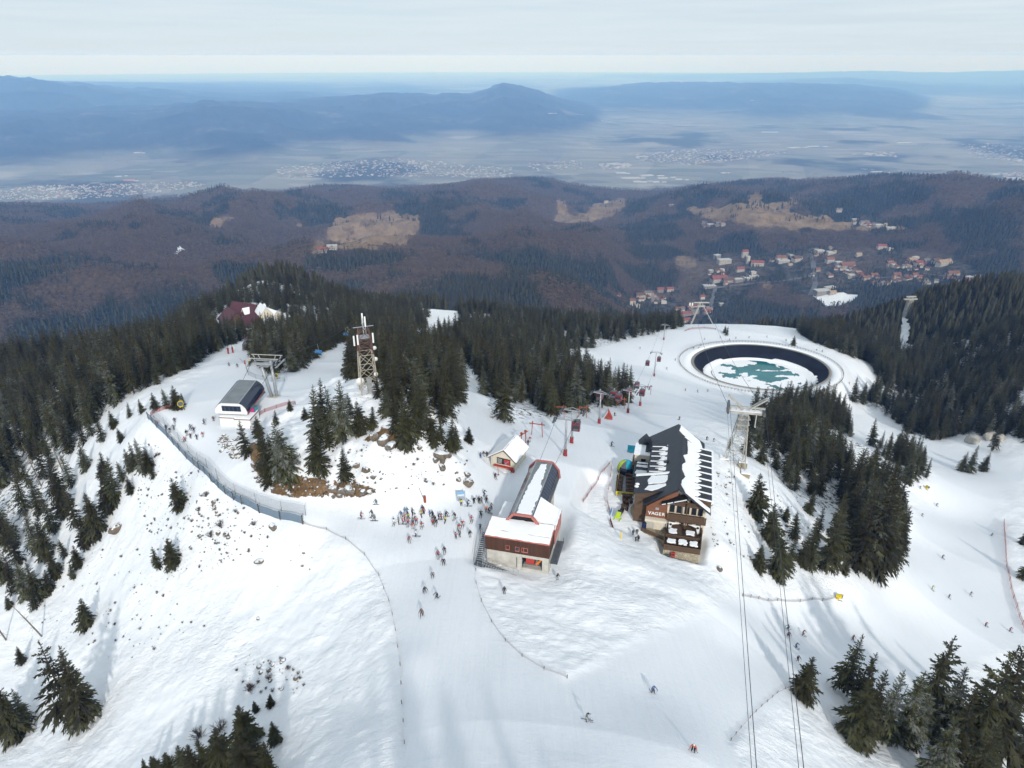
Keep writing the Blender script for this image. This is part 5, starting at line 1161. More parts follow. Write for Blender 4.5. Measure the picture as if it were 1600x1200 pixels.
    for pl in ([(-13.2, 4.9), (-12.6, 6.4), (-8.6, 6.2), (-8.3, 5.2), (-9.6, 3.4), (-13.0, 3.2)], [(-13.6, 1.2), (-12.9, 2.6), (-9.4, 2.9), (-9.3, 2.2), (-11.0, 1.0), (-12.0, .5)]):
        m = MB(); m.prism([Vector((x_, y_, wz(x_)+.205)) for x_, y_ in jag(pl, r, .5, .12)], (0, 0, 0), (0, 0, .22)); m.build('roof_snow', M_CAP, cw)
    for p in ((-15.3, 2.6), (-15.2, 3.5)): MB().sphere((p[0], p[1], wz(p[0])+.3), 0.5, 9, 5, (1, .8, .5)).build('snow_lump', M_CAP, cw, True)
    # lean-to and terraces on the left rear side
    fbox('side_annex', M_WOODB, t, (-14.9, 15.5, 2.0), (3.2, 7.0, 4.0)); a = fbox('annex_roof', M_SLATE, t, (-15.0, 15.5, 4.1), (3.6, 7.4, 0.25))
    for yy, ww in ((13.4, 1.6), (16.4, 1.0), (18.0, .7)): m = MB(); slab(m, jag([(-16.4, yy), (-13.8, yy), (-13.8, yy+ww), (-16.2, yy+ww)], r, .4, .12), (0, 0, 4.23), (1, 0, 0), (0, 1, 0), .18); m.build('roof_snow', M_CAP, a)
    fbox('upper_annex', M_CREAM, t, (-15.3, 22.6, 2.6), (3.6, 5.0, 5.6)); a = fbox('annex_roof', M_CAP, t, (-15.3, 22.6, 5.5), (4.0, 5.4, 0.25)); fbox('annex_window', M_GLASS, t, (-15.0, 20.07, 3.9), (1.1, .08, 1.0))
    m = MB(); m.prism([(-16.8, 24.6, 5.4), (-13.4, 24.6, 5.4), (-15.1, 24.6, 7.4)], (0, 0, 0), (0, 2.6, 0)); m.build('dormer', M_SLATE, t)
    fbox('dark_balcony', M_WOODB, t, (-17.3, 21.5, 3.0), (.5, 6.4, 1.0)); m = MB(); m.prism([(-9.6, 11.6, 9.0), (-11.2, 11.6, 7.8), (-11.0, 12.4, 8.0), (-9.4, 12.4, 9.2)], (0, 0, 0), (0, 0, .5)); m.build('chimney', M_SLATE, RL_)
    # gable front, left half: russet boarding with the name board
    m = MB(); m.prism([(-W+0.8, -0.9, 3.2), (-8.6, -0.9, 3.2), (-8.6, -0.9, 9.1), (-W+0.8, -0.9, 5.65)], (0, 0, 0), (0, 1.6, 0)); sb = m.build('sign_front', M_BRICKC, t)
    m = MB(); m.prism([(-8.6, -0.9, 8.0), (cx, -0.9, 9.2), (cx, -0.9, 10.3), (-8.6, -0.9, 9.1)], (0, 0, 0), (0, 1.0, 0)); m.build('gable_board', M_BRICKC, t)
    m = MB(); yx, yz = -12.05, 3.82
    for s_ in (-1, 1): m.prism([(yx+s_*.36, -.985, yz+.78), (yx+s_*.17, -.985, yz+.78), (yx-s_*.02, -.985, yz+.26), (yx+s_*.12, -.985, yz+.26)], (0, 0, 0), (0, .03+.002*s_, 0))
    m.box((yx, -.97, yz+.14), (.19, .036, .3)); m.build('letter', M_WHITE, sb)
    for k, ch in enumerate('YAGER'):
      if k: text_part('letter', ch, M_WHITE, sb, (-12.05+k*0.70, -0.96, 4.2), (math.pi/2, 0, 0), 1.05)
    text_part('letter', 'CHALET', M_CREAM, sb, (-10.7, -0.94, 3.62), (math.pi/2, 0, 0), 0.28) if False else None
    fbox('vent', M_STEEL, sb, (-10.6, -0.98, 5.5), (0.7, .08, .55))
    fbox('sign_band', M_CREAM, t, (-10.7, -1.0, 2.95), (4.3, 1.8, 0.55)); fbox('entrance_wall', M_CONC, t, (-10.7, -0.1, 0.9), (4.2, 1.6, 3.6))
    fbox('shutter_door', M_CREAM, t, (-10.0, -0.95, 1.2), (2.0, .1, 1.8)); fbox('parasol_cover', plain('navy_cloth', (0.012, 0.02, 0.07), .8), t, (-12.9, -1.4, .9), (.9, .8, 2.1), .2)
    # pent roof with a lip of snow over the balconies
    m = MB(); m.prism([(-9.9, -2.0, 7.0), (-4.9, -2.0, 9.0), (-4.9, -0.2, 9.5), (-9.9, -0.2, 7.5)], (0, 0, 0), (0, 0, .16)); pr = m.build('pent_roof', M_BLACK, t)
    for a, b in ((-9.8, -9.0), (-8.7, -7.6), (-7.4, -5.0)): MB().bar((a, -1.95, 7.24+(a+9.9)*.4), (b, -1.95, 7.24+(b+9.9)*.4), 0.28, 0.14).build('pent_snow', M_CAP, pr)
    # balcony front, right half
    x0, x1 = -8.5, -0.9
    def balcony(z, xa, xb, out, h):
        b = MB(); b.box(((xa+xb)/2, 0.6-out/2, z-.08), (xb-xa, out, .16)); b = b.build('balcony', M_WOODB, t)
        n = int((xb-xa)/0.28)
        for k in range(n): fbox('railing_board', M_WOODB, b, (xa+(k+.5)*(xb-xa)/n, 0.6-out-.03, z+h/2-.1), ((xb-xa)/n-.035, .06, h))
        fbox('handrail', M_WOODB, b, ((xa+xb)/2, 0.6-out-.03, z+h), (xb-xa+.1, .14, .1))
        if out > 1.2:
            fbox('front_fascia', M_WOODB, b, ((xa+xb)/2, 0.6-out+.05, z-.4), (xb-xa, .12, .7))
    balcony(3.9, x0-.1, x1+.2, 1.9, 1.0); balcony(6.7, x0+1.3, x1-1.0, 1.2, 0.95)
    for zf, xs in ((3.9, (-7.6, -6.2, -4.6, -3.2, -1.9)), (6.7, (-6.9, -5.2, -3.6)), (1.1, (-7.2, -5.4, -3.8, -2.0))):
        for k, x in enumerate(xs):
            w = fbox('window', M_WOODB, t, (x, 0.56, zf+1.15), (1.0, .1, 1.9)); fbox('pane', M_GLASS, w, (x, 0.50, zf+1.2), (.8, .06, 1.6))
    for x in (x0+.1, -4.7, x1-.1): fbox('post', M_WOODB if x == -4.7 else M_CREAM, t, (x, -1.15, 3.8), (.22, .22, 7.6 if x == -4.7 else 5.6))
    for x in (-6.4, -3.8): o = fbox('balcony_lamp', plain('amber_board', (.32, .15, .05), .6), t, (x, -1.25, 4.3), (.6, .12, .45))
    # terrace on its stone base
    TZ = 2.6; TZ = 2.2
    m = MB(); m.prism([(-8.6, -8.2, -1.6), (-1.6, -8.2, -1.6), (-1.2, 0.6, -1.6), (-8.6, 0.6, -1.6)], (0, 0, 0), (0, 0, 2.7)); m.build('terrace_base', M_STONE, t)
    m = MB(); m.prism([(-8.7, -8.35, 1.1), (-1.5, -8.35, 1.1), (-1.1, 0.6, 1.1), (-8.7, 0.6, 1.1)], (0, 0, 0), (0, 0, .16)); m.build('terrace_deck', M_WOODB, t)
    m = MB(); m.prism([(-13.6, -2.4, -1.2), (-8.62, -4.4, -1.2), (-8.62, 0.6, -1.2), (-13.6, 0.6, -1.2)], (0, 0, 0), (0, 0, 1.5)); m.build('side_terrace_base', M_STONE, t)
    def rail(pts, name, h=1.0, board=.3):
        b = empty(name, (0, 0, 0)); b.parent = t
        for p, q in zip(pts, pts[1:]):
            p, q = Vector(p), Vector(q); Lr = (q-p).length; n = max(2, int(Lr/board)); ang = math.atan2(q.y-p.y, q.x-p.x)
            for k in range(n): fbox('railing_board', M_WOODB, b, p.lerp(q, (k+.5)/n)+Vector((0, 0, h/2)), (Lr/n-.04, .06, h), 0, ang)
            MB().bar(p+Vector((0, 0, h)), q+Vector((0, 0, h)), .16, .1).build('handrail', M_WOODB, b)
    rail([(-8.6, -4.4, 1.26), (-8.6, -8.25, 1.26), (-1.55, -8.25, 1.26), (-1.2, -1.5, 1.26)], 'terrace_railing')
    rail([(-13.5, -2.3, .3), (-8.7, -4.3, .3)], 'side_railing', .9); rail([(-8.4, -4.6, 1.26), (-1.5, -4.6, 1.26)], 'inner_railing', .9)
    for x, s in ((-7.4, 1), (-2.4, -1)):        # white bracket panels of the terrace canopy
        m = MB(); m.prism([(x-.55*s, -2.1, 3.45), (x+1.8*s, -2.1, 3.45), (x+.1*s, -2.1, 2.9), (x-.25*s, -2.1, 1.3), (x-.6*s, -2.1, 1.5)], (0, 0, 0), (0, .1, 0)); c = m.build('white_bracket', M_WHITE, t)
        MB().tube([(x-.2*s, -2.2, 2.95), (x-.2*s, -2.12, 2.95)], .26, 12).build('round_hole', M_BLACK, c)
    return t
CHALET = chalet()
# ------------------------------------------------------------------ the reservoir
def reservoir():
    t = empty('reservoir', (BCX, BCY, BZr), 0, 'round half frozen snowmaking reservoir with dark lined banks', 'reservoir')
    N = 120; DEP = 6.5; ki = 0.80
    M_LINER = plain('dark_pond_liner', (0.012, 0.015, 0.025), 0.8, 0, 0.4, 0.12, 0.12)
    M_WATER = plain('teal_water', (0.015, 0.16, 0.17), 0.12, 0, 0.25, 0.08, 0.5)
    def ring(specs, name, mat, a0=0, a1=N, thick=0.0):
        vs, fs = [], []
        for i in range(a0, a1+1):
            a = 2*math.pi*i/N
            for k, z in specs(i): vs.append((BA*k*math.cos(a), BB*k*math.sin(a), z))
        m = len(specs(a0))
        for i in range(a1-a0):
            for j in range(m-1): p = i*m+j; fs.append((p, p+1, p+m+1, p+m))
        mb = MB(); mb.add(vs, fs); return mb.build(name, mat, t, True)
    ring(lambda i: [(1.0, 0.25), (0.985, 0.1), (ki+.12, -DEP*.55), (ki-.04, -DEP-.6)], 'liner', M_LINER)
    r = random.Random(2); w1 = [r.random() for _ in range(N+1)]; w1[N] = w1[0]
    kerb = ring(lambda i: [(1.035, -0.6), (1.03, 0.28), (1.012, 0.30), (0.99, 0.18), (0.985, 0.0)], 'kerb', plain('stone_kerb', (0.27, 0.25, 0.22), 0.9))
    ring(lambda i: [(1.20, -1.0), (1.16, -0.02), (1.12, 0.06), (1.03, 0.06), (1.028, -0.3)], 'rim_path', M_CAP)
    m = MB(); m.add([(BA*.85*math.cos(2*math.pi*i/N), BB*.85*math.sin(2*math.pi*i/N), -DEP) for i in range(N)], [tuple(range(N))]); m.build('water', M_WATER, t)
    # ice sheet with leads of open water
    nr = 46; vs, fs = [], []
    for j in range(nr+1):
        for i in range(N):
            a = 2*math.pi*i/N; k = (ki+.04)*j/nr; vs.append((BA*k*math.cos(a), BB*k*math.sin(a), -DEP+.12))
    P = np.array(vs); x, y = P[:, 0]/BA, P[:, 1]/BB
    f = fbm(x*3.2+3, y*4.4+2, 4); d = ((x-0.08)/0.60)**2+((y-0.13)/0.58)**2
    wet = (d+f*1.25 < 0.62)
    for j in range(nr):
        for i in range(N):
            q = (j*N+i, (j+1)*N+i, (j+1)*N+(i+1) % N, j*N+(i+1) % N)
            if sum(wet[list(q)]) < 2: fs.append(q)
    mb = MB(); mb.add(vs, fs); o = mb.build('ice_sheet', M_CAP, t); sd = o.modifiers.new('thick', 'SOLIDIFY'); sd.thickness = .1
    # banks of snow left round the ice, cracks along the shore
    def bank(i):
        a = 2*math.pi*i/N; s = math.sin(a); c = math.cos(a)
        near_ = max(0, -s)*0.5+max(0, -c)*0.30*max(0, min(1, .6-s))+0.02+.07*max(0, c)*max(0, min(1, .5-s))
        k = ki-.03+(0.03+0.15*near_*(0.3+1.2*w1[i]))*(0.15 if s > .85 else 1)
        z = -DEP+ (k-ki+.04)/(1-ki+.04)*DEP*1.0
        return [(ki-.13, -DEP+.16), (ki-.03, -DEP+.5), (k, z+.35), (k+.015, z-.2)]
    ring(bank, 'snow_bank', M_CAP)
    for q in (0.62, 0.70):
        ring(lambda i, q=q: [(q+.004*w1[i], -DEP+.42 if q > .65 else -DEP+.2), (q+.012+.004*w1[i], -DEP+.42 if q > .65 else -DEP+.2)], 'shore_crack', M_STEELD, 55, 112)
    # perimeter fence
    tf = empty('reservoir_fence', (BCX, BCY, BZr), 0, 'low wooden post fence circling the reservoir rim path', 'fence')
    mb = MB(); q = []
    for i in range(150):
        a = 2*math.pi*i/150; k = 1.175+0.05*max(0, math.cos(a-2.6))**4+.02*max(0, math.cos(a+.1))
        x, y = BA*k*math.cos(a), BB*k*math.sin(a); z = float(hz(BCX+x, BCY+y))-BZr; z = max(z, -.4); q.append(Vector((x, y, z)))
        mb.bar((x, y, z-.3), (x, y, z+1.25), 0.16)
    M_FW = plain('weathered_fence_wood', (0.17, 0.14, 0.11), 0.9)
    tag(mb.build('fence_posts', M_FW, tf), kind='stuff')
    mb = MB()
    for a, b in zip(q, q[1:]+q[:1]): mb.bar(a+Vector((0, 0, 1.15)), b+Vector((0, 0, 1.15)), .12); mb.bar(a+Vector((0, 0, .6)), b+Vector((0, 0, .6)), .1)
    tag(mb.build('fence_rails', M_FW, tf), kind='stuff')
reservoir()
# ------------------------------------------------------------------ lifts, masts, ropes
M_LATW = plain('weathered_white_steel', (0.42, 0.41, 0.375), 0.6, 0.1, 0.25, 0.8)
M_RUST = plain('red_oxide_steel', (0.15, 0.085, 0.07), 0.7, 0.1, 0.3, 0.8)
M_CABLE = plain('steel_rope', (0.05, 0.05, 0.055), 0.6, 0.3)
M_OXRED = plain('orange_red_steel', (0.31, 0.08, 0.05), 0.55, 0, 0.25)
M_PAD = plain('red_padding', (0.26, 0.035, 0.04), 0.6, 0, 0.2)
def rope(name, pts, r, label, group=None):
    o = MB().tube(pts, r, 5).build(name, M_CABLE); return tag(o, label, 'cable', group)
def sag(a, b, s, n=14):
    a, b = Vector(a), Vector(b); return [a.lerp(b, k/n)-Vector((0, 0, s*4*(k/n)*(1-k/n))) for k in range(n+1)]
# gondola pylons
GP = [((883, 712), 9.8, 'nearest gondola pylon with red padded foot behind the station'), ((893, 692), 9.4, 'second gondola pylon just behind the nearest, red cabin at its side'),
      ((936, 662), 10.4, 'gondola pylon with red foot beside the small red tent hut'), ((981, 645), 8.6, 'thin gondola pylon with red foot right of the red cabins'),
      ((1000, 634), 8.4, 'gondola pylon at the tree corner with two cabins beside it'), ((1022, 588), 14.0, 'tall lone gondola pylon on the white slope left of the reservoir'), ((1037, 531), 11.0, 'far gondola pylon at the edge of the snow beyond the reservoir')]
heads = []
g0 = [world(GS_O, GS_A, -7.1, 22.5), world(GS_O, GS_A, -3.9, 22.5)]
pos = [ground(*p[0]) for p in GP]
for i, (p, h, lab) in enumerate(GP):
    g = pos[i]; nx = pos[min(i+1, len(pos)-1)]-pos[max(i-1, 0)]; az = math.atan2(nx.y, nx.x)-math.pi/2
    t = empty('gondola_pylon', g, az, lab, 'lift pylon', 'gondola pylons')
    MB().tube([(0, 0, -.5), (0, 0, h*.6), (0, 0, h-.3)], [.32, .25, .2], 10).build('mast', M_STEEL, t, True)
    MB().tube([(0, 0, -.2), (0, 0, 1.7)], [.5, .46], 12).build('padding', M_PAD, t)
    MB().box((0, 0, h-.15), (5.0, .26, .22)).build('crossarm', M_STEEL, t); m = MB(); m.bar((-2.4, 0, h), (0, 0, h+.7), .12); m.bar((2.4, 0, h), (0, 0, h+.7), .12); m.build('lifting_frame', M_STEEL, t)
    for s in (-1, 1):
        m = MB(); m.bar((s*2.3, -1.7, h+.05), (s*2.3, 1.7, h+.05), .16, .22); o = m.build('sheave_beam', M_STEELD, t)
        for k in range(6): MB().tube([(s*2.3-.05, -1.5+k*.6, h+.25), (s*2.3+.05, -1.5+k*.6, h+.25)], .2, 8).build('sheave', M_BLACK, o)
        m = MB(); m.box((s*2.9, 0, h-.5), (.5, 3.2, .05)); m.build('catwalk', M_STEELD, t)
    ca, sa = math.cos(az), math.sin(az)
    heads.append([(g.x-2.3*ca, g.y-2.3*sa, g.z+h+.45), (g.x+2.3*ca, g.y+2.3*sa, g.z+h+.45)])
for s in (0, 1):
    pts = []
    prev = (g0[s][0], g0[s][1], GS_Z+7.0)
    for hd in heads: pts += sag(prev, hd[s], 0.35, 6)[:-1]; prev = hd[s]
    end = sight_at(1062+s*4, 516, 640); end = Vector((end.x, end.y, float(hz(end.x, end.y))+9)); pts += sag(prev, end, 1.5, 8)
    rope('gondola_rope', pts, .035, 'gondola haul rope over the pylons, %s strand' % ('left' if s == 0 else 'right'))
def on_rope(s, px):
    """point of the haul rope seen at column px"""
    best = None
    P = [Vector(h[s]) for h in heads]
    for a, b in zip(P, P[1:]):
        for k in range(40):
            q = a.lerp(b, k/40); x, y, d = project(q); e = abs(float(x)-px)
            if best is None or e < best[0]: best = (e, q.copy(), math.atan2(b.y-a.y, b.x-a.x))
    return best[1], best[2]
def cabin_proto():
    t = empty('gondola_cabin')
    m = MB(); m.poly_x([(-.9, -3.0), (.9, -3.0), (1.15, -2.2), (1.0, -1.0), (.7, -.75), (-.7, -.75), (-1.0, -1.0), (-1.15, -2.2)], -.95, .95); m.build('body', plain('cabin_red', (.19, .022, .027), .4, 0, .2), t, bevel=.1)
    for s in (-1, 1):
        MB().box((s*.97, 0, -1.65), (.06, 1.7, .85)).build('window', M_GLASS, t); MB().box((0, s*1.13, -1.7), (1.5, .06, .8)).build('window', M_GLASS, t)
    MB().box((0, 0, -.66), (1.5, 1.7, .14)).build('cabin_roof', M_STEELD, t); m = MB(); m.bar((0, 0, -.7), (0, .1, .1), .12); m.box((0, 0, .05), (.25, .8, .25)); m.build('hanger', M_STEEL, t)
    MB().box((0, -1.25, -2.3), (1.2, .15, .5)).build('ski_rack', M_STEELD, t)
    return t
cab0 = cabin_proto()
CABS = [(1, 889, 'red gondola cabin hanging beside the nearest pylons'), (0, 938, 'red gondola cabin hanging at the pylon by the red tent hut'), (0, 960, 'left of two red cabins between the tent hut and the thin pylon'), (1, 967, 'right of two red cabins between the tent hut and the thin pylon'), (0, 984, 'red gondola cabin beside the thin red footed pylon'), (1, 1004, 'red gondola cabin right of the pylon at the tree corner'), (0, 996, 'red gondola cabin left of the pylon at the tree corner'), (0, 1012, 'far dark gondola cabin above the foot of the white slope'), (1, 1030, 'dark gondola cabin beside the tall lone pylon')]
for i, (s, px, lab) in enumerate(CABS):
    q, az = on_rope(s, px); c = cab0 if i == 0 else copy_tree(cab0); c.location = q; c.rotation_euler = (0, 0, az-math.pi/2); tag(c, lab, 'gondola cabin', 'gondola cabins')
# drag lift portals
def portal(px, py, w, h, az, lab):
    g = ground(px, py); t = empty('drag_lift_portal', g, az, lab, 'lift portal', 'orange drag lift portals')
    for s in (-1, 1): MB().bar((s*w/2, 0, -.5), (s*w/2*.86, 0, h), .17).build('post', M_OXRED, t)
    MB().bar((-w/2-.6, 0, h), (w/2+.6, 0, h), .2).build('beam', M_OXRED, t)
    for s in (-1, 1): MB().tube([(s*w*.42-.1, 0, h+.3), (s*w*.42+.1, 0, h+.3)], .38, 10).build('wheel', M_OXRED, t)
    return t
portal(839, 681, 2.9, 3.4, -.3, 'orange drag lift portal above the small cream hut'); portal(873, 652, 3.2, 3.4, -.1, 'orange drag lift portal at the wood edge left of the pylons'); portal(910, 652, 2.6, 3.4, .2, 'orange drag lift portal right of the nearest pylon head')
portal(969, 638, 3.0, 3.6, .1, 'orange drag lift portal behind the red gondola cabins'); portal(818, 697, 1.8, 3.4, .9, 'orange drag lift frame standing behind the cream hut'); portal(1012, 616, 3.0, 3.6, .3, 'far orange drag lift portal at the foot of the white slope')
# red tent hut
def tent_hut():
    g = ground(949, 655); t = empty('tent_hut', g, -.15, 'tiny steep roofed red hut with snow on one side beside the pylon', 'hut')
    MB().poly_y([(-1.1, -.3), (1.1, -.3), (0, 2.3)], 0, 2.6).build('front', M_RED, t); MB().box((0, -.04, .6), (.7, .08, 1.3)).build('door', M_BRICKC, t)
    m = MB(); m.prism([(-1.5, -.2, -.5), (0, -.2, 2.6), (0, -.2, 2.85), (-1.75, -.2, -.5)], (0, 0, 0), (0, 3.0, 0)); m.build('roof_snow', M_CAP, t)
    m = MB(); m.prism([(1.5, -.2, -.5), (0, -.2, 2.6), (0, -.2, 2.75), (1.65, -.2, -.5)], (0, 0, 0), (0, 3.0, 0)); m.build('roof', M_RED, t)
tent_hut()
# chairlift tower
def chair_tower():
    g = ground(424, 620); t = empty('chairlift_tower', g, -.1, 'twin legged grey chairlift tower with two crossheads', 'lift pylon')
    h = 11.0
    for s in (-1, 1):
        MB().tube([(.9+s*.55, s*.2, -.6), (s*.9-.1, s*.9, h-1.2)], [.46, .34], 12).build('leg', M_STEEL, t, True)
    MB().box((.5, 0, -.1), (2.8, 2.2, .7)).build('footing', M_CONC, t)
    for s in (-1, 1):
        y = s*1.3; o = MB().box((-.1, y, h-1.2), (6.6, .5, .5)).build('crossarm', M_STEEL, t)
        MB().box((-.1, y, h+.2), (8.2, .16, .16)).build('top_rail', M_LATW, o)
        for x in (-3.9, -2.4, 2.2, 3.7): MB().bar((x*.8, y, h-1.1), (x, y, h+.2), .14).build('strut', M_LATW, o)
    for s in (-1, 1):
        o = MB().bar((s*3.1, -3.0, h-.9), (s*3.1, 3.0, h-.9), .2, .3).build('sheave_beam', M_STEELD, t)
        for k in range(8): MB().tube([(s*3.1-.06, -2.7+k*.77, h-.55), (s*3.1+.06, -2.7+k*.77, h-.55)], .26, 8).build('sheave', M_BLACK, o)
        MB().box((s*3.7, 0, h-1.5), (.6, 5.6, .06)).build('catwalk', M_STEEL, t)
    MB().box((0, 0, h-1.9), (2.4, 3.2, .12)).build('platform', M_STEEL, t)
    return g, h
cg, chh = chair_tower()
p0 = [world(CS_O, CS_A, 1.0-1.3, 13.4), world(CS_O, CS_A, 6.4-1.3, 13.4)]
endc = [sight_at(545, 534, 330), sight_at(560, 534, 330)]
chair_pts = []
for s in (0, 1):
    a = (p0[s][0], p0[s][1], CS_Z+3.4); q = (cg.x+(-3.1 if s == 0 else 3.1), cg.y, cg.z+chh-.3); e_ = endc[s]; zz = float(hz(e_.x, e_.y))+11
    pts = sag(a, q, .2, 6)[:-1]+sag(q, (e_.x, e_.y, zz), 2.0, 12); chair_pts.append(pts)
    rope('chairlift_rope', pts, .05, 'chairlift haul rope from station past the tower, %s strand' % ('left' if s == 0 else 'right'))
def chair_proto():
    t = empty('lift_chair')
    MB().box((0, 0, -3.2), (2.6, .6, .12)).build('seat', M_BLUE, t); MB().box((0, .35, -2.75), (2.6, .1, .8)).build('backrest', M_BLUE, t)
    m = MB(); m.bar((0, .1, 0), (0, .4, -2.3), .1); m.bar((-1.3, .35, -2.35), (1.3, .35, -2.35), .08); m.build('hanger', M_STEEL, t)
    MB().bar((-1.2, -.6, -2.6), (1.2, -.6, -2.6), .07).build('safety_bar', M_STEEL, t); return t
ch0 = chair_proto()
for i, (s, k, lab) in enumerate(((1, 10, 'empty blue lift chair nearest behind the twin legged tower'), (0, 13, 'blue lift chair at the trees on the left strand'), (1, 15, 'farthest blue lift chair low over the white run'))):
    c = ch0 if i == 0 else copy_tree(ch0); p = chair_pts[s][k]; c.location = p; c.rotation_euler = (0, 0, -.35); tag(c, lab, 'lift chair', 'blue lift chairs')
# lattice helper
def lattice(t, b0, b1, z0, z1, n, mat, w=.14, name='tower_section', center0=(0, 0), center1=(0, 0)):
    m = MB()
    def C(f, k):
        b = b0+(b1-b0)*f; cx = center0[0]+(center1[0]-center0[0])*f; cy_ = center0[1]+(center1[1]-center0[1])*f
        sx, sy = ((-1, -1), (1, -1), (1, 1), (-1, 1))[k % 4]; return Vector((cx+sx*b/2, cy_+sy*b/2, z0+(z1-z0)*f))
    for k in range(4): m.bar(C(0, k), C(1, k), w*1.3)
    for i in range(n):
        f0, f1 = i/n, (i+1)/n
        for k in range(4):
            m.bar(C(f0, k), C(f1, k+1), w*.7); m.bar(C(f1, k), C(f0, k+1), w*.7); m.bar(C(f1, k), C(f1, k+1), w*.8)
    return m.build(name, mat, t)
# radio mast
def radio_mast():
    g = ground(577, 613); t = empty('radio_mast', g, .35, 'red and white lattice radio mast with panel antennas among the spruces', 'radio mast')
    lattice(t, 3.8, 3.0, -.5, 9.6, 3, plain('cream_steel', (.40, .36, .29), .65, .1, .3, .8), .14, 'cream_section'); lattice(t, 3.0, 2.6, 9.6, 13.2, 2, M_RUST, .13, 'red_section'); lattice(t, 2.6, 2.0, 13.2, 15.4, 1, M_RUST, .11, 'red_section')
    for z, w in ((13.4, 2.2),): MB().box((0, 0, z), (w, w, .14)).build('platform', M_STEEL, t)
    m = MB(); m.bar((-2.2, 0, 15.7), (2.2, 0, 15.7), .14); m.bar((0, -2.2, 15.8), (0, 2.2, 15.8), .14); m.bar((0, 0, 13), (0, 0, 17.6), .22); m.bar((.5, 0, 14), (.5, 0, 17.0), .16); m.build('antenna_frame', M_STEEL, t)
    for x, y, z in ((-2.3, -.8, 13.0), (-1.6, -1.5, 13.4), (1.7, -1.4, 13.4), (2.0, .6, 12.6), (0, 0, 17.6), (.5, 0, 16.8)): MB().box((x, y, z), (.34, .22, 2.3)).build('panel_antenna', M_WHITE, t, bevel=.05)
    for x, y, z, r in ((-1.9, -1.0, 3.4, .95), (1.9, -.8, 10.8, .45), (1.9, -.9, 8.2, .5), (1.7, -.9, 4.6, .5), (2.0, -.6, 2.4, .55)):
        m = MB(); m.tube([(x, y-.1, z), (x, y+.05, z), (x, y+.3, z)], [r, r, r*.4], 14); m.build('dish', M_WHITE, t, True)
    m = MB(); m.box((.2, 0, 1.6), (1.0, 1.0, 3.6)); m.build('equipment_rack', M_STEEL, t)
radio_mast()
# cable car tower
def cable_tower():
    g = ground(1150, 727); t = empty('cable_car_tower', g, -.22, 'white lattice cable car tower on snow topped concrete blocks right of the chalet', 'cable car tower')
    H_ = 15.0
    for x, y, z in ((-3.0, 1.2, -.6), (1.6, .6, -.6), (2.2, -2.4, -2.0)):
        b = MB().box((x, y, z), (2.1, 2.1, 3.4)).build('footing', plain('mossy_concrete', (.30, .26, .17), .9), t); MB().box((x, y, z+1.85), (2.2, 2.2, .35)).build('footing_snow', M_CAP, b, bevel=.12)
    m = MB(); feet = [(-3.2, 1.2, .9), (-2.5, .6, .9), (1.5, .6, .9), (2.1, -2.2, -.6)]; hd = [(-1.0, .8, H_), (-.6, -.5, H_), (1.1, .8, H_), (1.0, -.6, H_)]
    for a, b in zip(feet, hd): MB().bar(a, b, .2).build('leg', M_LATW, t)
    n = 5
    F_ = [Vector(a) for a in feet]; D_ = [Vector(a) for a in hd]
    for i in range(n):
        for (j, k) in ((0, 2), (1, 3), (0, 1), (2, 3)):
            a, b = F_[j].lerp(D_[j], i/n), F_[k].lerp(D_[k], (i+1)/n); m.bar(a, b, .08); a, b = F_[k].lerp(D_[k], i/n), F_[j].lerp(D_[j], (i+1)/n); m.bar(a, b, .08); m.bar(F_[j].lerp(D_[j], (i+1)/n), F_[k].lerp(D_[k], (i+1)/n), .08)
    m.build('bracing', M_LATW, t)
    o = MB().box((.4, 0, H_+.2), (9.4, .5, .5)).build('crosshead', M_LATW, t); MB().box((.4, 1.4, H_+.2), (9.4, .4, .4)).build('rail', M_LATW, o); MB().box((.4, .7, H_+1.4), (9.0, .4, .4)).build('rail', M_LATW, o); MB().box((.4, .7, H_+.5), (9.0, 1.5, .1)).build('deck', M_CAP, o)
    for s in (-1, 1):
        m = MB(); m.bar((.4+s*.6, .2, H_+1.0), (.4+s*4.6, .2, H_+4.2), .32); m.bar((.4+s*.6, 1.2, H_+1.0), (.4+s*4.6, 1.2, H_+4.2), .28)
        for k in range(4): f = (k+.5)/4; m.bar((.4+s*(.6+4*f), .2, H_+1+3.2*f), (.4+s*(.6+4*f), 1.2, H_+1+3.2*f), .14)
        m.build('head_arm', M_LATW, t)
    for x in (-3.6, -2.2, -.8, .8, 2.2, 3.6): MB().bar((.4+x, .7, H_+.4), (.4+x, .7, H_+1.5), .16).build('head_strut', M_LATW, t)
    for x in (-4.2, 4.4):
        o = MB().box((x+.3, .4, H_+1.2 if x < 0 else H_+.4), (.5, 2.6, 2.6 if x < 0 else 1.0)).build('rope_saddle', M_STEELD, t)
    m = MB(); m.bar((3.0, 0, H_), (3.0, 0, H_-3.4), .22); m.bar((3.0, 0, H_-3.4), (3.2, 0, H_-3.5), .3); m.build('hanging_rod', M_LATW, t)
    for k in range(3): MB().box((.1, 0, H_-1.2-k*1.5), (3.0-.0*k, 2.2, .1)).build('platform', M_LATW, t)
    m = MB()
    for k in range(26): m.bar((-1.0, -.8, 1.2+k*.5), (-.5, -.8, 1.2+k*.5), .05)
    m.bar((-1.0, -.8, 1), (-1.0, -.8, H_-.5), .06); m.bar((-.5, -.8, 1), (-.5, -.8, H_-.5), .06); m.build('ladder', M_LATW, t)
    return g, H_
tg, tH = cable_tower()
tw = lambda x, y, z: Vector((tg.x+x*math.cos(-.22)-y*math.sin(-.22), tg.y+x*math.sin(-.22)+y*math.cos(-.22), tg.z+z))
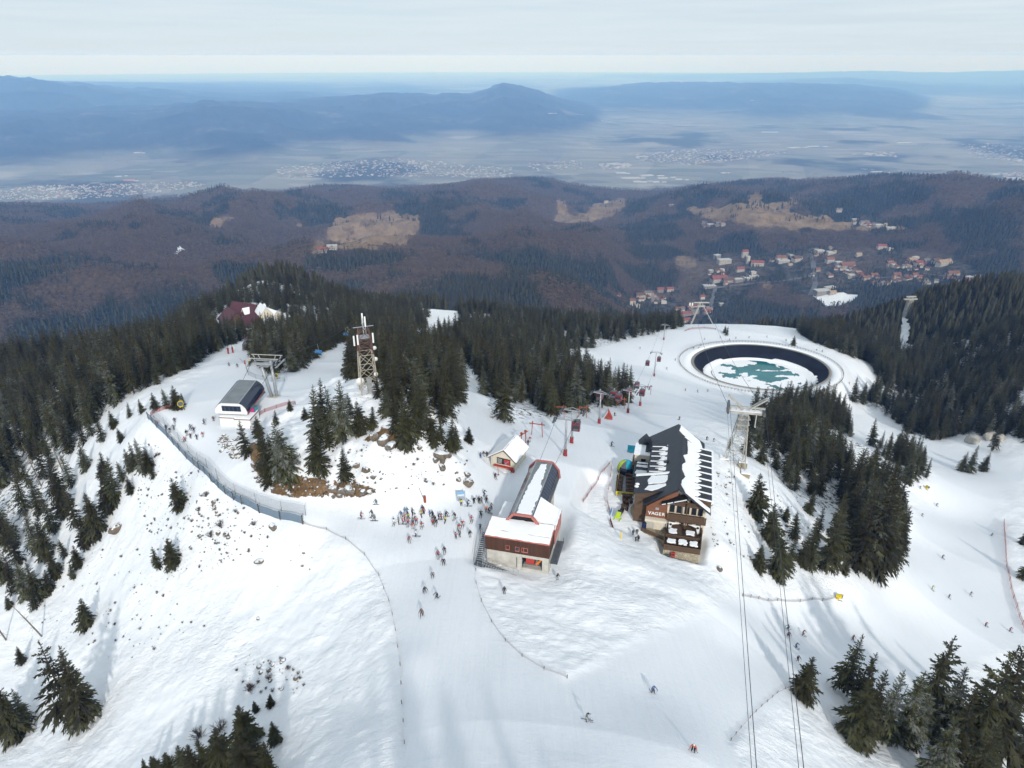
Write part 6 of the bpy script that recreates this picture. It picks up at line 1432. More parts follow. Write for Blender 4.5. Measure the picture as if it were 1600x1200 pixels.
far_t = sight_at(1093, 500, 560); far_z = float(hz(far_t.x, far_t.y)); FTH = CZ+560*(-SP_+((600-471)/F)*CP_)/(CP_+((600-471)/F)*SP_)-far_z
for s, x, px0, lab in ((0, -4.0, 1183, 'left'), (1, 4.6, 1258, 'right')):
    for k, d in ((0, -.18), (1, .18)):
        a = tw(x+d*2, .4, tH+2.0 if s == 0 else tH+.9); b = sight_at(px0+d*22, 1200, 36); c = b+(b-a)*1.2
        rope('cable_car_rope', sag(a, c, 1.2, 24), .036 if k else .026, 'cable car rope running from the white tower to the foreground, %s of the %s pair' % (('left', 'right')[k], lab))
    rope('cable_car_rope', sag(tw(x, .4, tH+1.6), (far_t.x+(-6 if s == 0 else 6), far_t.y, far_z+FTH), 6, 24), .06, 'cable car rope from the white tower down to the valley, %s strand' % lab)
def far_tower():
    t = empty('cable_car_tower', (far_t.x, far_t.y, far_z), 0, 'distant white splay legged cable car tower standing below the snow crest', 'cable car tower'); h = FTH
    for s, x in ((-1, -7), (1, 13)): m = MB(); m.bar((x, 0, -2), (s*.8, 0, h-2), .5); m.build('leg', M_LATW, t)
    m = MB()
    for k in range(9): f = k/9; m.bar((-7+6.2*f-.6, 0, h*f), (-7+6.2*(f+.1)+.9, 0, h*(f+.1)), .4); m.bar((-7+6.2*f+.9, 0, h*f), (-7+6.2*(f+.1)-.6, 0, h*(f+.1)), .4)
    m.build('bracing', M_LATW, t); MB().box((0, 0, h-1), (13, .9, .8)).build('crosshead', M_LATW, t); MB().box((0, 0, h-4), (6, 2.4, 1.0)).build('platform', M_LATW, t)
    for x in (-9.5, -7.5): MB().box((x, 0, h-2.4), (1.0, 1.0, 2.4)).build('rope_saddle', M_WHITE, t)
    g = ground(1416, 495); t = empty('cable_car_tower', g, .1, 'distant white lattice tower standing in the cleared strip on the wooded hillside', 'cable car tower')
    lattice(t, 5.0, 3.6, -1, 17, 5, M_LATW, .6, 'tower_section')
    for z, w in ((17.4, 13), (19.8, 9)): MB().box((0, 0, z), (w, 2.0, 1.0)).build('crosshead', M_LATW, t)
    for x in (-2, 2): MB().bar((x, 0, 17), (x, 0, 20), .6).build('head_strut', M_LATW, t)
far_tower()
# ------------------------------------------------------------------ fences and nets
def net_mat(name, col, cover, scale=7.0):
    b = NB(name); o = b.obj(); bs = b.n('BsdfPrincipled'); b.val(bs.inputs['Base Color'], b.mix(b.noise(o, 1.5, 3), tuple(c*.8 for c in col), col)); bs.inputs['Roughness'].default_value = .8
    tr = b.n('BsdfTransparent'); mx = b.n('MixShader'); mx.inputs[0].default_value = cover
    b.link(tr.outputs[0], mx.inputs[1]); b.link(bs.outputs[0], mx.inputs[2]); b.link(mx.outputs[0], b.out.inputs[0]); return b.m
M_NETB = net_mat('blue_grey_netting', (0.10, 0.17, 0.24), 0.72); M_NETR = net_mat('red_netting', (0.36, 0.08, 0.06), 0.45); M_NETP = net_mat('faded_netting', (0.32, 0.25, 0.24), 0.32)
M_NETG = net_mat('thin_grey_netting', (0.25, 0.30, 0.36), 0.28); M_POST = plain('fence_post_wood', (0.10, 0.075, 0.055), 0.9)
def walk(pts, step):
    G = [ground(*p) for p in pts]; out = []
    for a, b in zip(G, G[1:]):
        n = max(1, int((b-a).length/step))
        for k in range(n):
            q = a.lerp(b, k/n); out.append(Vector((q.x, q.y, float(hz(q.x, q.y)))))
    out.append(G[-1]); return out
def net_fence(name, pts, step, h, mat, pmat, label, pw=.12, wave=0.0, base=0.05, lean=0.0):
    P = walk(pts, step); t = empty(name, P[0], 0, label, 'fence'); O = P[0]; r = random.Random(len(pts)*7+int(pts[0][0]))
    for p in P: MB().bar(p-O-Vector((0, 0, .4)), p-O+Vector((r.uniform(-.05, .05)+lean, r.uniform(-.05, .05), h*1.08)), pw).build('post', pmat, t)
    for a, b in zip(P, P[1:]):
        m = MB(); n = 4; top, bot = [], []
        for k in range(n+1):
            q = a.lerp(b, k/n)-O; q.z = float(hz(q.x+O.x, q.y+O.y))-O.z; dz = -wave*math.sin(math.pi*k/n)*r.uniform(.5, 1)
            bot.append(q+Vector((0, 0, base))); top.append(q+Vector((lean, 0, h+dz)))
        m.add(bot+top, [(k, k+1, n+2+k, n+1+k) for k in range(n)]); m.build('net_panel', mat, t)
    return t
net_fence('piste_fence', [(232, 655), (245, 668), (262, 684), (280, 704), (303, 727), (330, 752), (352, 772), (378, 788), (405, 801), (438, 812), (473, 819)], 3.0, 1.9, M_NETB, M_POST, 'tall blue grey net fence curving along the piste edge below the chairlift station', .16)
net_fence('safety_net', [(240, 652), (258, 666), (280, 690), (310, 722), (340, 748), (368, 772), (400, 786), (440, 799), (478, 806)], 4.5, 2.4, M_NETG, M_STEELD, 'thin pale safety net standing just inside the tall blue fence', .05)
net_fence('rope_fence', [(475, 819), (510, 828), (540, 843), (570, 868), (592, 900), (608, 940), (618, 985), (625, 1040), (628, 1100), (632, 1162)], 3.2, .6, M_NETP, M_POST, 'low faded net line along the left edge of the central piste', .07, .2)
net_fence('rope_fence', [(762, 826), (750, 848), (743, 878), (744, 912), (752, 940), (768, 972), (790, 1002), (816, 1026), (850, 1046), (886, 1060)], 3.0, .6, M_NETP, M_POST, 'low faded net line along the right edge of the central piste', .07, .2)
net_fence('red_net', [(953, 725), (945, 735), (935, 750), (924, 766), (911, 785)], 3.2, .9, M_NETR, M_OXRED, 'red net running down the slope between gondola station and chalet', .08)
net_fence('red_net', [(1568, 816), (1570, 850), (1572, 885), (1579, 920), (1588, 950), (1602, 990)], 4.0, 1.5, M_NETR, M_OXRED, 'red net along the right edge of the wide right hand piste', .1)
net_fence('red_net', [(392, 672), (394, 660), (402, 652), (414, 644), (432, 638), (462, 632)], 3.0, 1.0, M_NETR, M_OXRED, 'orange net curving away right from the chairlift platform', .08)
net_fence('red_net', [(236, 650), (250, 643), (266, 638), (284, 637)], 3.0, 1.0, M_NETR, M_OXRED, 'short red net by the yellow cannon left of the chairlift station', .08)
net_fence('red_net', [(1070, 518), (1082, 514), (1100, 513), (1118, 515)], 6.0, 1.2, M_NETR, M_OXRED, 'red net at the crest of the snow beyond the reservoir', .2)
net_fence('rope_fence', [(1160, 932), (1185, 936), (1215, 939), (1250, 941), (1285, 939), (1308, 933)], 4.0, .8, M_NETP, M_POST, 'sagging rope fence below the spruces at the right hand piste', .08, .3)
net_fence('rope_fence', [(1142, 1157), (1158, 1138), (1172, 1122), (1190, 1104), (1215, 1083), (1238, 1073)], 2.6, .5, M_NETP, M_POST, 'low rope fence left of the single spruce by the cable car ropes', .07, .2)
net_fence('safety_net', [(385, 577), (388, 586), (400, 592), (425, 597), (445, 596)], 4.0, 1.6, M_NETG, M_STEELD, 'pale net curving round the trees behind the chairlift tower', .06)
net_fence('safety_net', [(956, 728), (954, 745), (951, 765), (948, 785), (952, 800)], 3.0, 1.2, M_NETR, M_OXRED, 'red net along the slope edge of the chalet sun terrace', .07)
# ------------------------------------------------------------------ people on skis, boards and foot
M_PLACE = [plain('ski_boot', (.03, .03, .035), .5), plain('ski_trousers', (.02, .022, .03), .8), plain('ski_jacket', (.3, .02, .02), .8), plain('skin', (.50, .30, .21), .6), plain('glove', (.02, .02, .022), .8)]
def body_mesh(name, J, E, rad, zones):
    """one skinned figure: joints J, bones E, thickness rad; zones colour the faces by joint"""
    me = bpy.data.meshes.new(name); me.from_pydata(J, E, []); o = bpy.data.objects.new(name, me); COL.objects.link(o)
    sk = o.modifiers.new('skin', 'SKIN'); sk.use_smooth_shade = True
    for i, v in enumerate(me.skin_vertices[0].data): v.radius = (rad[i], rad[i]); v.use_root = (i == 0)
    sb = o.modifiers.new('sub', 'SUBSURF'); sb.levels = 1; sb.render_levels = 1
    dg = bpy.context.evaluated_depsgraph_get(); ev = bpy.data.meshes.new_from_object(o.evaluated_get(dg)); bpy.data.objects.remove(o); bpy.data.meshes.remove(me)
    for m in M_PLACE: ev.materials.append(m)
    JV = [Vector(j) for j in J]
    for p in ev.polygons:
        c = p.center; k = min(range(len(JV)), key=lambda i: (JV[i]-c).length-rad[i]*.5); p.material_index = zones[k]
    ev.name = name; return ev
def figure(lean, knee, arm, spread, twist=0.0):
    """joints of a figure facing -y; lean forward, knees bent, arms out"""
    hip = Vector((0, .10*knee, .92-.22*knee)); ch = hip+Vector((0, -math.sin(lean)*.36, math.cos(lean)*.36)); nk = hip+Vector((0, -math.sin(lean)*.56, math.cos(lean)*.56)); hd = nk+Vector((0, -.05, .10)); tp = nk+Vector((0, -.06, .24))
    J = [hip, hip+(ch-hip)*.5, ch, nk, hd, tp]; E = [(0, 1), (1, 2), (2, 3), (3, 4), (4, 5)]; R = [.165, .16, .175, .075, .095, .075]; Zn = [1, 2, 2, 3, 3, 3]
    for s in (-1, 1):
        b = len(J); h = Vector((s*.10, hip.y, hip.z-.06)); kn = Vector((s*(.10+spread*.5), hip.y-.10-.28*knee, .50-.06*knee)); an = Vector((s*(.10+spread), .04, .12)); to = an+Vector((0, -.17, -.05))
        J += [h, kn, an, to]; E += [(0, b), (b, b+1), (b+1, b+2), (b+2, b+3)]; R += [.115, .085, .075, .06]; Zn += [1, 1, 0, 0]
        b = len(J); sh = ch+Vector((s*.19, 0, .10)); el = sh+Vector((s*(.10+.10*arm), -.06-.10*arm, -.26)); wr = el+Vector((s*.04*arm, -.20-.08*arm, -.13+.10*arm)); hn = wr+Vector((0, -.09, -.02))
        J += [sh, el, wr, hn]; E += [(2, b), (b, b+1), (b+1, b+2), (b+2, b+3)]; R += [.085, .065, .055, .045]; Zn += [2, 2, 2, 4]
    return [tuple(j) for j in J], E, R, Zn, hd
POSES = {}
for nm, a in (('ski', (.45, .7, .9, .10)), ('stand', (.06, .1, .2, .05)), ('glide', (.25, .4, .6, .08)), ('board', (.40, .8, 1.0, .16))):
    J, E, R, Zn, hd = figure(*a); POSES[nm] = (body_mesh('figure_'+nm, J, E, R, Zn), hd, Vector(J[9]), [Vector(J[13]), Vector(J[21])])
M_HELM = plain('helmet_black', (.02, .02, .022), .35); M_SKI = plain('ski_topsheet', (.10, .10, .12), .4); M_POLE = plain('ski_pole', (.10, .10, .10), .5)
def helm_mesh():
    m = MB(); m.sphere((0, .01, .03), .135, 10, 7, (1, 1.12, 1.0)); m.cur = 1; m.box((0, -.125, .0), (.17, .06, .08)); return m.mesh('helmet', [M_HELM, plain('goggle_lens', (.25, .12, .03), .2)], True)
HELM = helm_mesh()
def ski_mesh():
    m = MB(); m.prism([(-.05, .75, 0), (.05, .75, 0), (.042, 0, 0), (.05, -.75, 0), (.02, -.95, .09), (-.02, -.95, .09), (-.05, -.75, 0), (-.042, 0, 0)], (0, 0, 0), (0, 0, .03)); m.box((0, .05, .05), (.07, .36, .05)); return m.mesh('ski', M_SKI)
SKI = ski_mesh()
def board_mesh():
    m = MB(); m.prism([(-.78, 0, .05), (-.70, -.12, 0), (0, -.13, 0), (.70, -.12, 0), (.78, 0, .05), (.70, .12, 0), (0, .11, 0), (-.70, .12, 0)], (0, 0, 0), (0, 0, .03)); return m.mesh('snowboard', M_SKI)
BOARD = board_mesh()
def pole_mesh(d): m = MB(); m.tube([(0, 0, .03), Vector(d)], [.016, .012], 4); m.tube([Vector(d)*.92-Vector((0, 0, .01)), Vector(d)*.92+Vector((0, 0, .01))], .05, 6); return m.mesh('pole', M_POLE)
PCOL = {'red': (.38, .02, .025), 'pink': (.55, .10, .13), 'orange': (.62, .10, .02), 'yellow': (.58, .52, .04), 'lime': (.32, .42, .03), 'blue': (.03, .13, .36), 'navy': (.012, .02, .06), 'black': (.012, .012, .014), 'grey': (.16, .17, .19), 'white': (.62, .63, .65), 'teal': (.03, .20, .26), 'brown': (.17, .06, .04)}
JK = {k: plain('jacket_'+k, tuple(.72*c+.28*(sum(v)/3) for c in v), .85, 0, .15, 4) for k, v in PCOL.items()}
TR = {k: plain('trousers_'+k, v, .85, 0, .15, 4) for k, v in (('black', (.012, .012, .015)), ('grey', (.09, .09, .10)), ('navy', (.015, .02, .05)), ('brown', (.09, .06, .04)), ('light', (.35, .35, .34)))}
pr = random.Random(17)
def person(px, py, col, pose, face, label, trousers=None, helm=True):
    g = ground(px, py); t = empty('person', g, face, label, 'person', 'people on the slopes'); me, hd, ank, hands = POSES[pose]
    k = pr.uniform(.86, 1.0); t.scale = (k, k, k)
    b = bpy.data.objects.new('body', me); link(b, t)
    for i, m in ((1, TR[trousers or pr.choice(list(TR))]), (2, JK[col])): b.material_slots[i].link = 'OBJECT'; b.material_slots[i].material = m
    h = bpy.data.objects.new('helmet' if helm else 'hat', HELM); link(h, t); h.location = hd
    if pr.random() < .5 and helm: h.material_slots[0].link = 'OBJECT'; h.material_slots[0].material = JK[pr.choice(('white', 'grey', col))]
    if pose in ('ski', 'glide'):
        for s in (-1, 1):
            o = bpy.data.objects.new('ski', SKI); link(o, t); o.location = (s*ank.x*1.0 if abs(ank.x) > .05 else s*.15, -.02, .0); o.rotation_euler = (0, 0, s*.05)
            q = bpy.data.objects.new('ski_pole', pole_mesh((s*.12, .55 if pose == 'ski' else .25, -hands[0].z+.1))); link(q, t); q.location = (s*abs(hands[0].x), hands[0].y, hands[0].z)
    elif pose == 'board':
        o = bpy.data.objects.new('snowboard', BOARD); link(o, t); o.location = (0, -.02, 0)
    return t
Z = lambda x, y: (550+x/6.957, 740+y/6.957)
CROWD = [(98,488,'red','glide'),(220,462,'black','glide'),(242,512,'grey','board'),(455,556,'white','glide'),(512,552,'grey','stand'),(535,466,'blue','ski'),(578,446,'blue','glide'),(618,487,'yellow','ski'),(656,456,'black','stand'),(552,546,'pink','glide'),(576,512,'pink','stand'),(610,556,'pink','glide'),(666,546,'grey','glide'),(702,536,'pink','glide'),(660,602,'red','stand'),(758,590,'red','ski'),(768,412,'navy','glide'),(782,440,'red','stand'),(758,462,'yellow','board'),(878,480,'black','stand'),(942,496,'navy','glide'),(904,516,'black','ski'),(1028,466,'navy','board'),(1010,522,'yellow','board'),(1118,490,'black','glide'),(880,560,'red','stand'),(912,552,'black','ski'),(1298,526,'red','glide'),(1202,576,'red','ski'),(1164,612,'red','glide'),(1130,710,'red','stand'),(1172,690,'grey','stand'),(1284,694,'black','stand'),(1394,612,'grey','stand'),(1400,464,'black','glide'),(622,736,'red','ski'),(692,682,'white','glide'),(600,450,'teal','stand'),(690,500,'white','stand'),(850,470,'blue','stand'),(970,500,'red','stand')]
names = {}
CROWD.sort()
tot = {}
for c in CROWD: tot[c[2]] = tot.get(c[2], 0)+1
for x, y, col, pose in CROWD:
    names[col] = names.get(col, 0)+1; n = names[col]
    lab = ('the only %s jacketed skier in the crowd at the hub' % col) if tot[col] == 1 else '%s from the left of the %s jacketed skiers in the hub crowd' % (ORD[n-1], col)
    person(*Z(x, y), col, pose, pr.choice((0, .3, -.4, 3.0, 1.5, -1.4)), lab)
OTHERS = [
 (*Z(262,335),'teal','board',0,'snowboarder in teal sitting low beside the lower knoll edge'),(*Z(1190,350),'yellow','stand',0,'person in yellow standing under the blue banner'),(*Z(1255,350),'blue','ski',1.4,'person in blue bending forward beside the blue banner'),
 (*Z(1328,326),'black','stand',.4,'leftmost walker of the dark group behind the gondola station'),(*Z(1380,326),'black','stand',-.4,'second dark walker of the group behind the gondola station'),(*Z(1408,326),'grey','stand',.2,'grey walker of the group behind the gondola station'),(*Z(1462,322),'black','stand',0,'rightmost dark walker of the group behind the gondola station'),(*Z(1435,236),'navy','ski',1.2,'dark skier sliding towards the group behind the gondola station'),
 (*Z(1460,420),'orange','stand',0,'person in orange overalls beside the gondola station wall'),(*Z(1487,424),'black','ski',1.0,'dark skier stooping right of the person in orange'),(*Z(1515,392),'grey','stand',.5,'grey figure right of the person in orange'),
 (*Z(935,906),'red','glide',.1,'red skier just below the hub crowd beside a dark one'),(*Z(1005,858),'black','glide',0,'dark skier just below the hub crowd beside a red one'),(693,882,'navy','glide',0,'navy skier on green skis below the red and dark pair'),(676,902,'grey','glide',.1,'grey skier alone in the middle of the central piste'),(664,926,'black','ski',.3,'dark skier left of the navy one low on the central piste'),(683,934,'navy','ski',-.5,'navy skier low on the central piste'),(659,962,'brown','glide',0,'lowest skier on the central piste, facing up the slope'),
 (788,928,'black','stand',0,'single walker in the snow below the gondola station'),(871,906,'black','stand',.5,'person in dark clothes at the right corner of the gondola station'),
 (751,716,'blue','stand',.3,'blue figure of the trio left of the cream hut'),(756,714,'navy','stand',0,'middle figure of the trio left of the cream hut'),(761,714,'black','stand',0,'right figure of the trio left of the cream hut'),(774,747,'black','ski',.4,'dark skier in front of the cream hut'),(825,696,'black','stand',0,'dark figure behind the right corner of the cream hut'),(828,690,'red','stand',0,'red figure behind the right corner of the cream hut'),
 (260,672,'navy','stand',.4,'navy skier at the left of the chairlift group by the fence'),(266,676,'black','stand',0,'black clad skier by the fence left of the chairlift group'),(273,660,'black','glide',.5,'dark skier gliding off the chairlift towards the fence'),(272,672,'grey','stand',0,'grey skier behind the black clad one by the fence'),(289,690,'orange','board',.2,'orange jacketed rider nearest the fence in the chairlift group'),(292,681,'black','stand',.8,'dark skier above the orange rider in the chairlift group'),(298,685,'brown','stand',0,'brown jacketed skier right of the orange rider'),(298,671,'grey','glide',.6,'grey skier at the top of the chairlift group'),(303,675,'black','glide',.3,'dark skier in the middle of the chairlift group'),(308,687,'navy','stand',-.2,'navy skier at the lower right of the chairlift group'),(317,683,'red','stand',.2,'red skier at the right end of the chairlift group'),(319,662,'grey','glide',.9,'grey skier between chairlift station and its group'),(334,658,'brown','stand',.3,'brown figure at the left corner of the chairlift station'),(247,666,'orange','stand',0,'orange figure at the upper end of the blue fence'),
 (1020,1082,'blue','ski',.2,'blue skier alone in the wide lower centre snow'),(1083,1174,'orange','ski',-.4,'orange skier at the bottom between piste and ropes'),(916,1126,'grey','ski',1.4,'grey skier at the bottom centre of the piste'),
 (1231,984,'teal','ski',-1.0,'teal skier at the top of the foursome by the right ropes'),(1232,995,'red','ski',-.4,'red skier under the teal one by the right ropes'),(1254,992,'red','ski',.8,'red skier to the right of the foursome by the ropes'),(1243,1012,'blue','ski',.9,'blue skier lowest of the foursome by the right ropes'),(1246,1033,'navy','glide',0,'navy skier directly above the lone round spruce'),(1332,1000,'red','glide',.1,'red skier above the lower right spruces'),
 (1437,763,'black','ski',.5,'highest dark skier on the right piste'),(1463,790,'navy','ski',.5,'dark skier below the highest one on the right piste'),(1440,806,'black','ski',.4,'dark skier at the left border of the upper right piste'),(1549,837,'black','ski',.5,'dark skier near the red net on the right piste'),(1472,872,'navy','ski',.6,'dark skier in the middle of the right piste'),(1456,921,'lime','glide',.3,'lime jacketed skier on the right piste'),(1482,934,'black','glide',.4,'dark skier just right of the lime jacketed one'),(1516,930,'black','glide',.2,'dark skier farther right of the lime jacketed one'),(1539,978,'red','ski',.9,'red skier on the right piste below the lime one'),(1577,986,'red','ski',.7,'red skier closest to the red net at the right edge'),
 (989,836,'black','stand',.2,'left of two figures on the path before the chalet'),(995,835,'black','stand',0,'right of two figures on the path before the chalet'),(993,846,'navy','stand',.6,'lower left figure with bags before the chalet'),(997,846,'black','stand',-.6,'lower right figure with bags before the chalet'),(955,697,'navy','ski',.9,'navy skier passing above the teal loungers'),
 (1061,656,'black','glide',.5,'dark skier just behind the chalet ridge'),(1104,688,'black','glide',.3,'left of two dark skiers behind the right chalet eave'),(1115,690,'black','glide',.2,'right of two dark skiers behind the right chalet eave'),
 (371,575-1,'black','glide',.2,'dark skier on the run behind the chairlift station'),(388,558,'navy','stand',0,'left of two figures below the orange gabled hut'),(392,558,'black','stand',0,'right of two figures below the orange gabled hut'),(358,572,'grey','glide',.3,'grey skier left on the run behind the chairlift station'),
]
for a in OTHERS: person(*a)
FAR_P = [(1106,612,'dark'),(1071,611,'dark'),(1090,613,'dark'),(1092,545,'dark'),(1095,540,'dark'),(1084,545,'dark'),(1101,531,'dark'),(1125,528,'dark'),(1140,532,'dark'),(1150,529,'dark'),(1170,528,'dark'),(1276,548,'dark'),(1285,550,'dark'),(1327,600,'dark'),(1042,577,'dark'),(1055,563,'dark'),(1000,545,'dark'),(960,690-40,'dark'),(1198,527,'dark'),(1228,533,'dark')]
for px, py, c in FAR_P: person(px, py, pr.choice(('black', 'navy', 'grey')), 'glide', pr.random()*6, 'tiny dark skier on the snow around the reservoir')
# ------------------------------------------------------------------ mountain hotel, village, towns on the plain
M_MAROON = plain('maroon_sheet_roof', (0.085, 0.030, 0.038), .55, 0, .25, .3)
def gable(t, c, w, d, e, rg, rz, wall, roof, snow=False, base=-4):
    p = empty('wing', c, rz); p.parent = t
    MB().poly_y([(-w/2, base), (w/2, base), (w/2, e), (0, rg-.2), (-w/2, e)], -d/2, d/2).build('wall', wall, p)
    for s in (-1, 1):
        m = MB(); m.prism([(s*(w/2+.6), -d/2-.6, e-.4), (0, -d/2-.6, rg), (0, d/2+.6, rg), (s*(w/2+.6), d/2+.6, e-.4)], (0, 0, 0), (0, 0, .4)); m.build('roof', roof, p)
    return p
def hotel():
    g = ground(392, 506); t = empty('mountain_hotel', g, 0, 'rambling mountain hotel with maroon roofs and snowy gables on the left ridge', 'hotel')
    def at(px, py): q = ground(px, py); return Vector((q.x-g.x, q.y-g.y, q.z-g.z))
    gable(t, at(366, 507), 12, 13, 3.0, 8.5, .7, M_WOODB, M_MAROON); gable(t, at(390, 510), 9, 9, 2.5, 6.5, -.5, M_WOODB, M_MAROON); gable(t, at(386, 500), 9, 16, 4, 10, 1.2, M_WOODB, M_MAROON)
    gable(t, at(415, 505), 7, 9, 6.5, 10.5, .6, M_CREAM, M_CAP); gable(t, at(428, 505), 8, 8, 4.5, 8, .9, M_CREAM, M_CAP); gable(t, at(416, 512), 6, 6, 2, 4.8, .2, M_CREAM, M_CAP); gable(t, at(400, 501), 4, 12, 6, 8.4, -.9, M_WOODB, M_CAP); gable(t, at(436, 511), 5, 6, 2.2, 4.4, .9, M_CREAM, M_CAP)
    for k in range(4): q = at(413+k*4, 505); MB().box(q+Vector((0, -6.2, 2+k*.4)), (1.0, .1, 1.4)).build('window', M_GLASS, t)
hotel()
def orange_hut():
    g = ground(395, 546); t = empty('gabled_hut', g, .35, 'steep gabled orange brown hut at the wood edge behind the chairlift', 'hut')
    MB().poly_y([(-3.2, -1), (3.2, -1), (3.2, .8), (0, 5.0), (-3.2, .8)], 0, 6).build('wall', M_BRICKC, t); MB().box((0, -.06, .4), (5.8, .1, 1.2)).build('window_band', M_GLASS, t)
    for s in (-1, 1): m = MB(); m.prism([(s*3.9, -.8, .2), (0, -.8, 5.3), (0, 6.4, 5.3), (s*3.9, 6.4, .2)], (0, 0, 0), (0, 0, .25)); m.build('roof', M_STEELD, t)
orange_hut()
VR = {'red': plain('red_tile_roof', (.22, .07, .06), .7, 0, .25, .2), 'rust': plain('rust_tile_roof', (.19, .088, .06), .8, 0, .3, .2), 'grey': plain('grey_tile_roof', (.15, .14, .14), .8, 0, .3, .2), 'white': plain('white_flat_roof', (.45, .45, .44), .7, 0, .15, .2), 'brown': plain('brown_tile_roof', (.12, .07, .055), .8, 0, .3, .2), 'tan': plain('tan_tile_roof', (.32, .23, .16), .8, 0, .2, .2)}
M_VW = plain('village_render', (.45, .42, .37), .85, 0, .15, .2); M_VW2 = plain('village_render_grey', (.27, .25, .23), .85, 0, .15, .2)
M_VWIN = plain('village_windows', (.06, .07, .09), .3)
def house(px, py, w, d, h, rz, roof, label):
    g = ground(px, py, 1400); t = empty('village_house', g, rz, label, 'house', 'houses in the valley village'); flat = roof == 'white'
    wall = M_VW if (px+py) % 3 else M_VW2
    MB().box((0, 0, h/2-2), (w, d, h+4)).build('wall', wall, t)
    if flat: MB().box((0, 0, h+.4), (w+1, d+1, .9)).build('roof', VR[roof], t)
    else:
        rr = h+min(w, d)*.42; m = MB(); m.prism([(-w/2-1, -d/2-1, h-.4), (-w/2-1, d/2+1, h-.4), (-w/2-1, 0, rr)], (0, 0, 0), (w+2, 0, 0)); m.build('roof', VR[roof], t)
    if w > 18:
        for f in range(max(1, int(h/3.2))):
            for k in range(max(2, int(w/5))): MB().box((-w/2+(k+.5)*w/max(2, int(w/5)), -d/2-.06, 1.6+f*3.2), (2.6, .12, 1.7)).build('window', M_VWIN, t)
    return t
VH = [(1131,412,46,22,16,'white',.2),(1120,404,22,16,14,'white',.5),(1163,402,20,16,22,'red',0),(1183,415,42,18,12,'red',-.2),(1168,412,10,14,26,'white',0),(1122,440,50,26,12,'red',.25),(1138,441,40,20,9,'brown',.1),(1153,440,30,18,10,'white',.15),(1168,438,24,14,9,'white',0),(1108,449,40,20,7,'white',.1),(1177,434,34,16,7,'white',.15),(1110,426,16,12,9,'white',.4),(1128,424,14,12,8,'white',.2),(1156,424,26,14,10,'red',.1),(1176,428,18,14,8,'white',.3),(1000,466,30,16,12,'brown',.2),(1012,462,24,14,11,'grey',.1),(1032,456,22,14,10,'red',.0),(1046,455,24,14,9,'red',.2),(988,477,16,12,16,'rust',0),(995,480,14,10,8,'white',.4),(1022,470,28,16,6,'grey',.4),(1036,474,18,12,7,'white',.3),(1097,467,14,12,9,'red',.1),(1070,493,40,14,8,'red',.2),(1062,484,30,10,6,'rust',.3),(1084,480,36,12,6,'rust',.0),(1072,504,20,14,9,'red',.3),(1105,490,24,14,8,'red',.2),(1085,490,24,14,8,'grey',.2),(1127,478,14,10,8,'white',.1),
 (1219,408,32,18,14,'rust',.0),(1224,410,40,14,8,'white',.1),(1243,408,24,20,12,'brown',.4),(1236,402,14,12,8,'white',.2),(1280,396,30,18,12,'white',.3),(1297,397,26,18,9,'white',.1),(1274,393,18,12,8,'grey',.1),(1296,410,26,18,12,'rust',.1),(1309,413,22,14,9,'white',.3),(1323,418,50,22,10,'rust',.25),(1312,420,26,14,9,'white',.2),(1277,424,16,12,8,'rust',.2),(1283,460,44,24,14,'white',.2),(1296,452,34,14,8,'white',.4),(1300,460,20,12,8,'tan',.2),(1325,426,20,14,9,'white',.3),(1331,433,26,16,8,'white',.2),(1342,431,22,14,8,'rust',.1),(1352,437,24,14,8,'rust',.3),(1268,432,16,12,7,'grey',.3),(1377,388,30,16,9,'red',.0),(1390,391,16,12,8,'white',.2),(1341,400,20,12,7,'tan',.2),
 (1424,410,26,16,10,'tan',.3),(1430,405,20,12,8,'white',.3),(1435,415,24,16,11,'red',.1),(1446,411,24,14,10,'grey',.4),(1474,415,48,20,12,'tan',.35),(1396,417,14,12,8,'white',.2),(1392,415,26,12,8,'rust',.1),(1400,433,24,14,9,'rust',.2),(1428,434,18,14,10,'rust',.3),(1415,435,18,12,8,'brown',.3),(1488,431,34,16,9,'rust',.1),(1513,437,18,12,9,'white',.3),(1508,443,24,14,8,'red',.3),(1447,445,20,10,6,'grey',.2),(1378,445,20,12,7,'grey',.5),(1365,433,22,14,8,'rust',.1),(1462,411,22,14,9,'brown',.2),
 (1113,353,40,20,8,'white',.2),(1125,352,36,18,7,'grey',.1),(1100,350,22,14,7,'grey',.2),(1335,345,30,14,8,'white',.2),(1350,350,34,14,8,'grey',.1),(1372,354,30,14,8,'white',.3),(1049,322,22,12,8,'white',.2),(1390,358,34,14,8,'white',.1),(519,388,26,14,8,'white',.2),(504,393,22,12,7,'red',.1),(947,317,24,14,8,'tan',.2),(1310,330,26,14,8,'grey',.2)]
tot = {}; cur = {}
VH.sort()
for v in VH: tot[v[5]] = tot.get(v[5], 0)+1
TENS = lambda n: ORD[n-1] if n <= 20 else ('twenty '+ORD[n-21])
for px, py, w, d, h, roof, rz in VH:
    cur[roof] = cur.get(roof, 0)+1
    house(px, py, w, d, h, rz, roof, '%s from the left of the %s roofed valley houses' % (TENS(cur[roof]), roof if roof != 'white' else 'white flat'))
vr = random.Random(44)
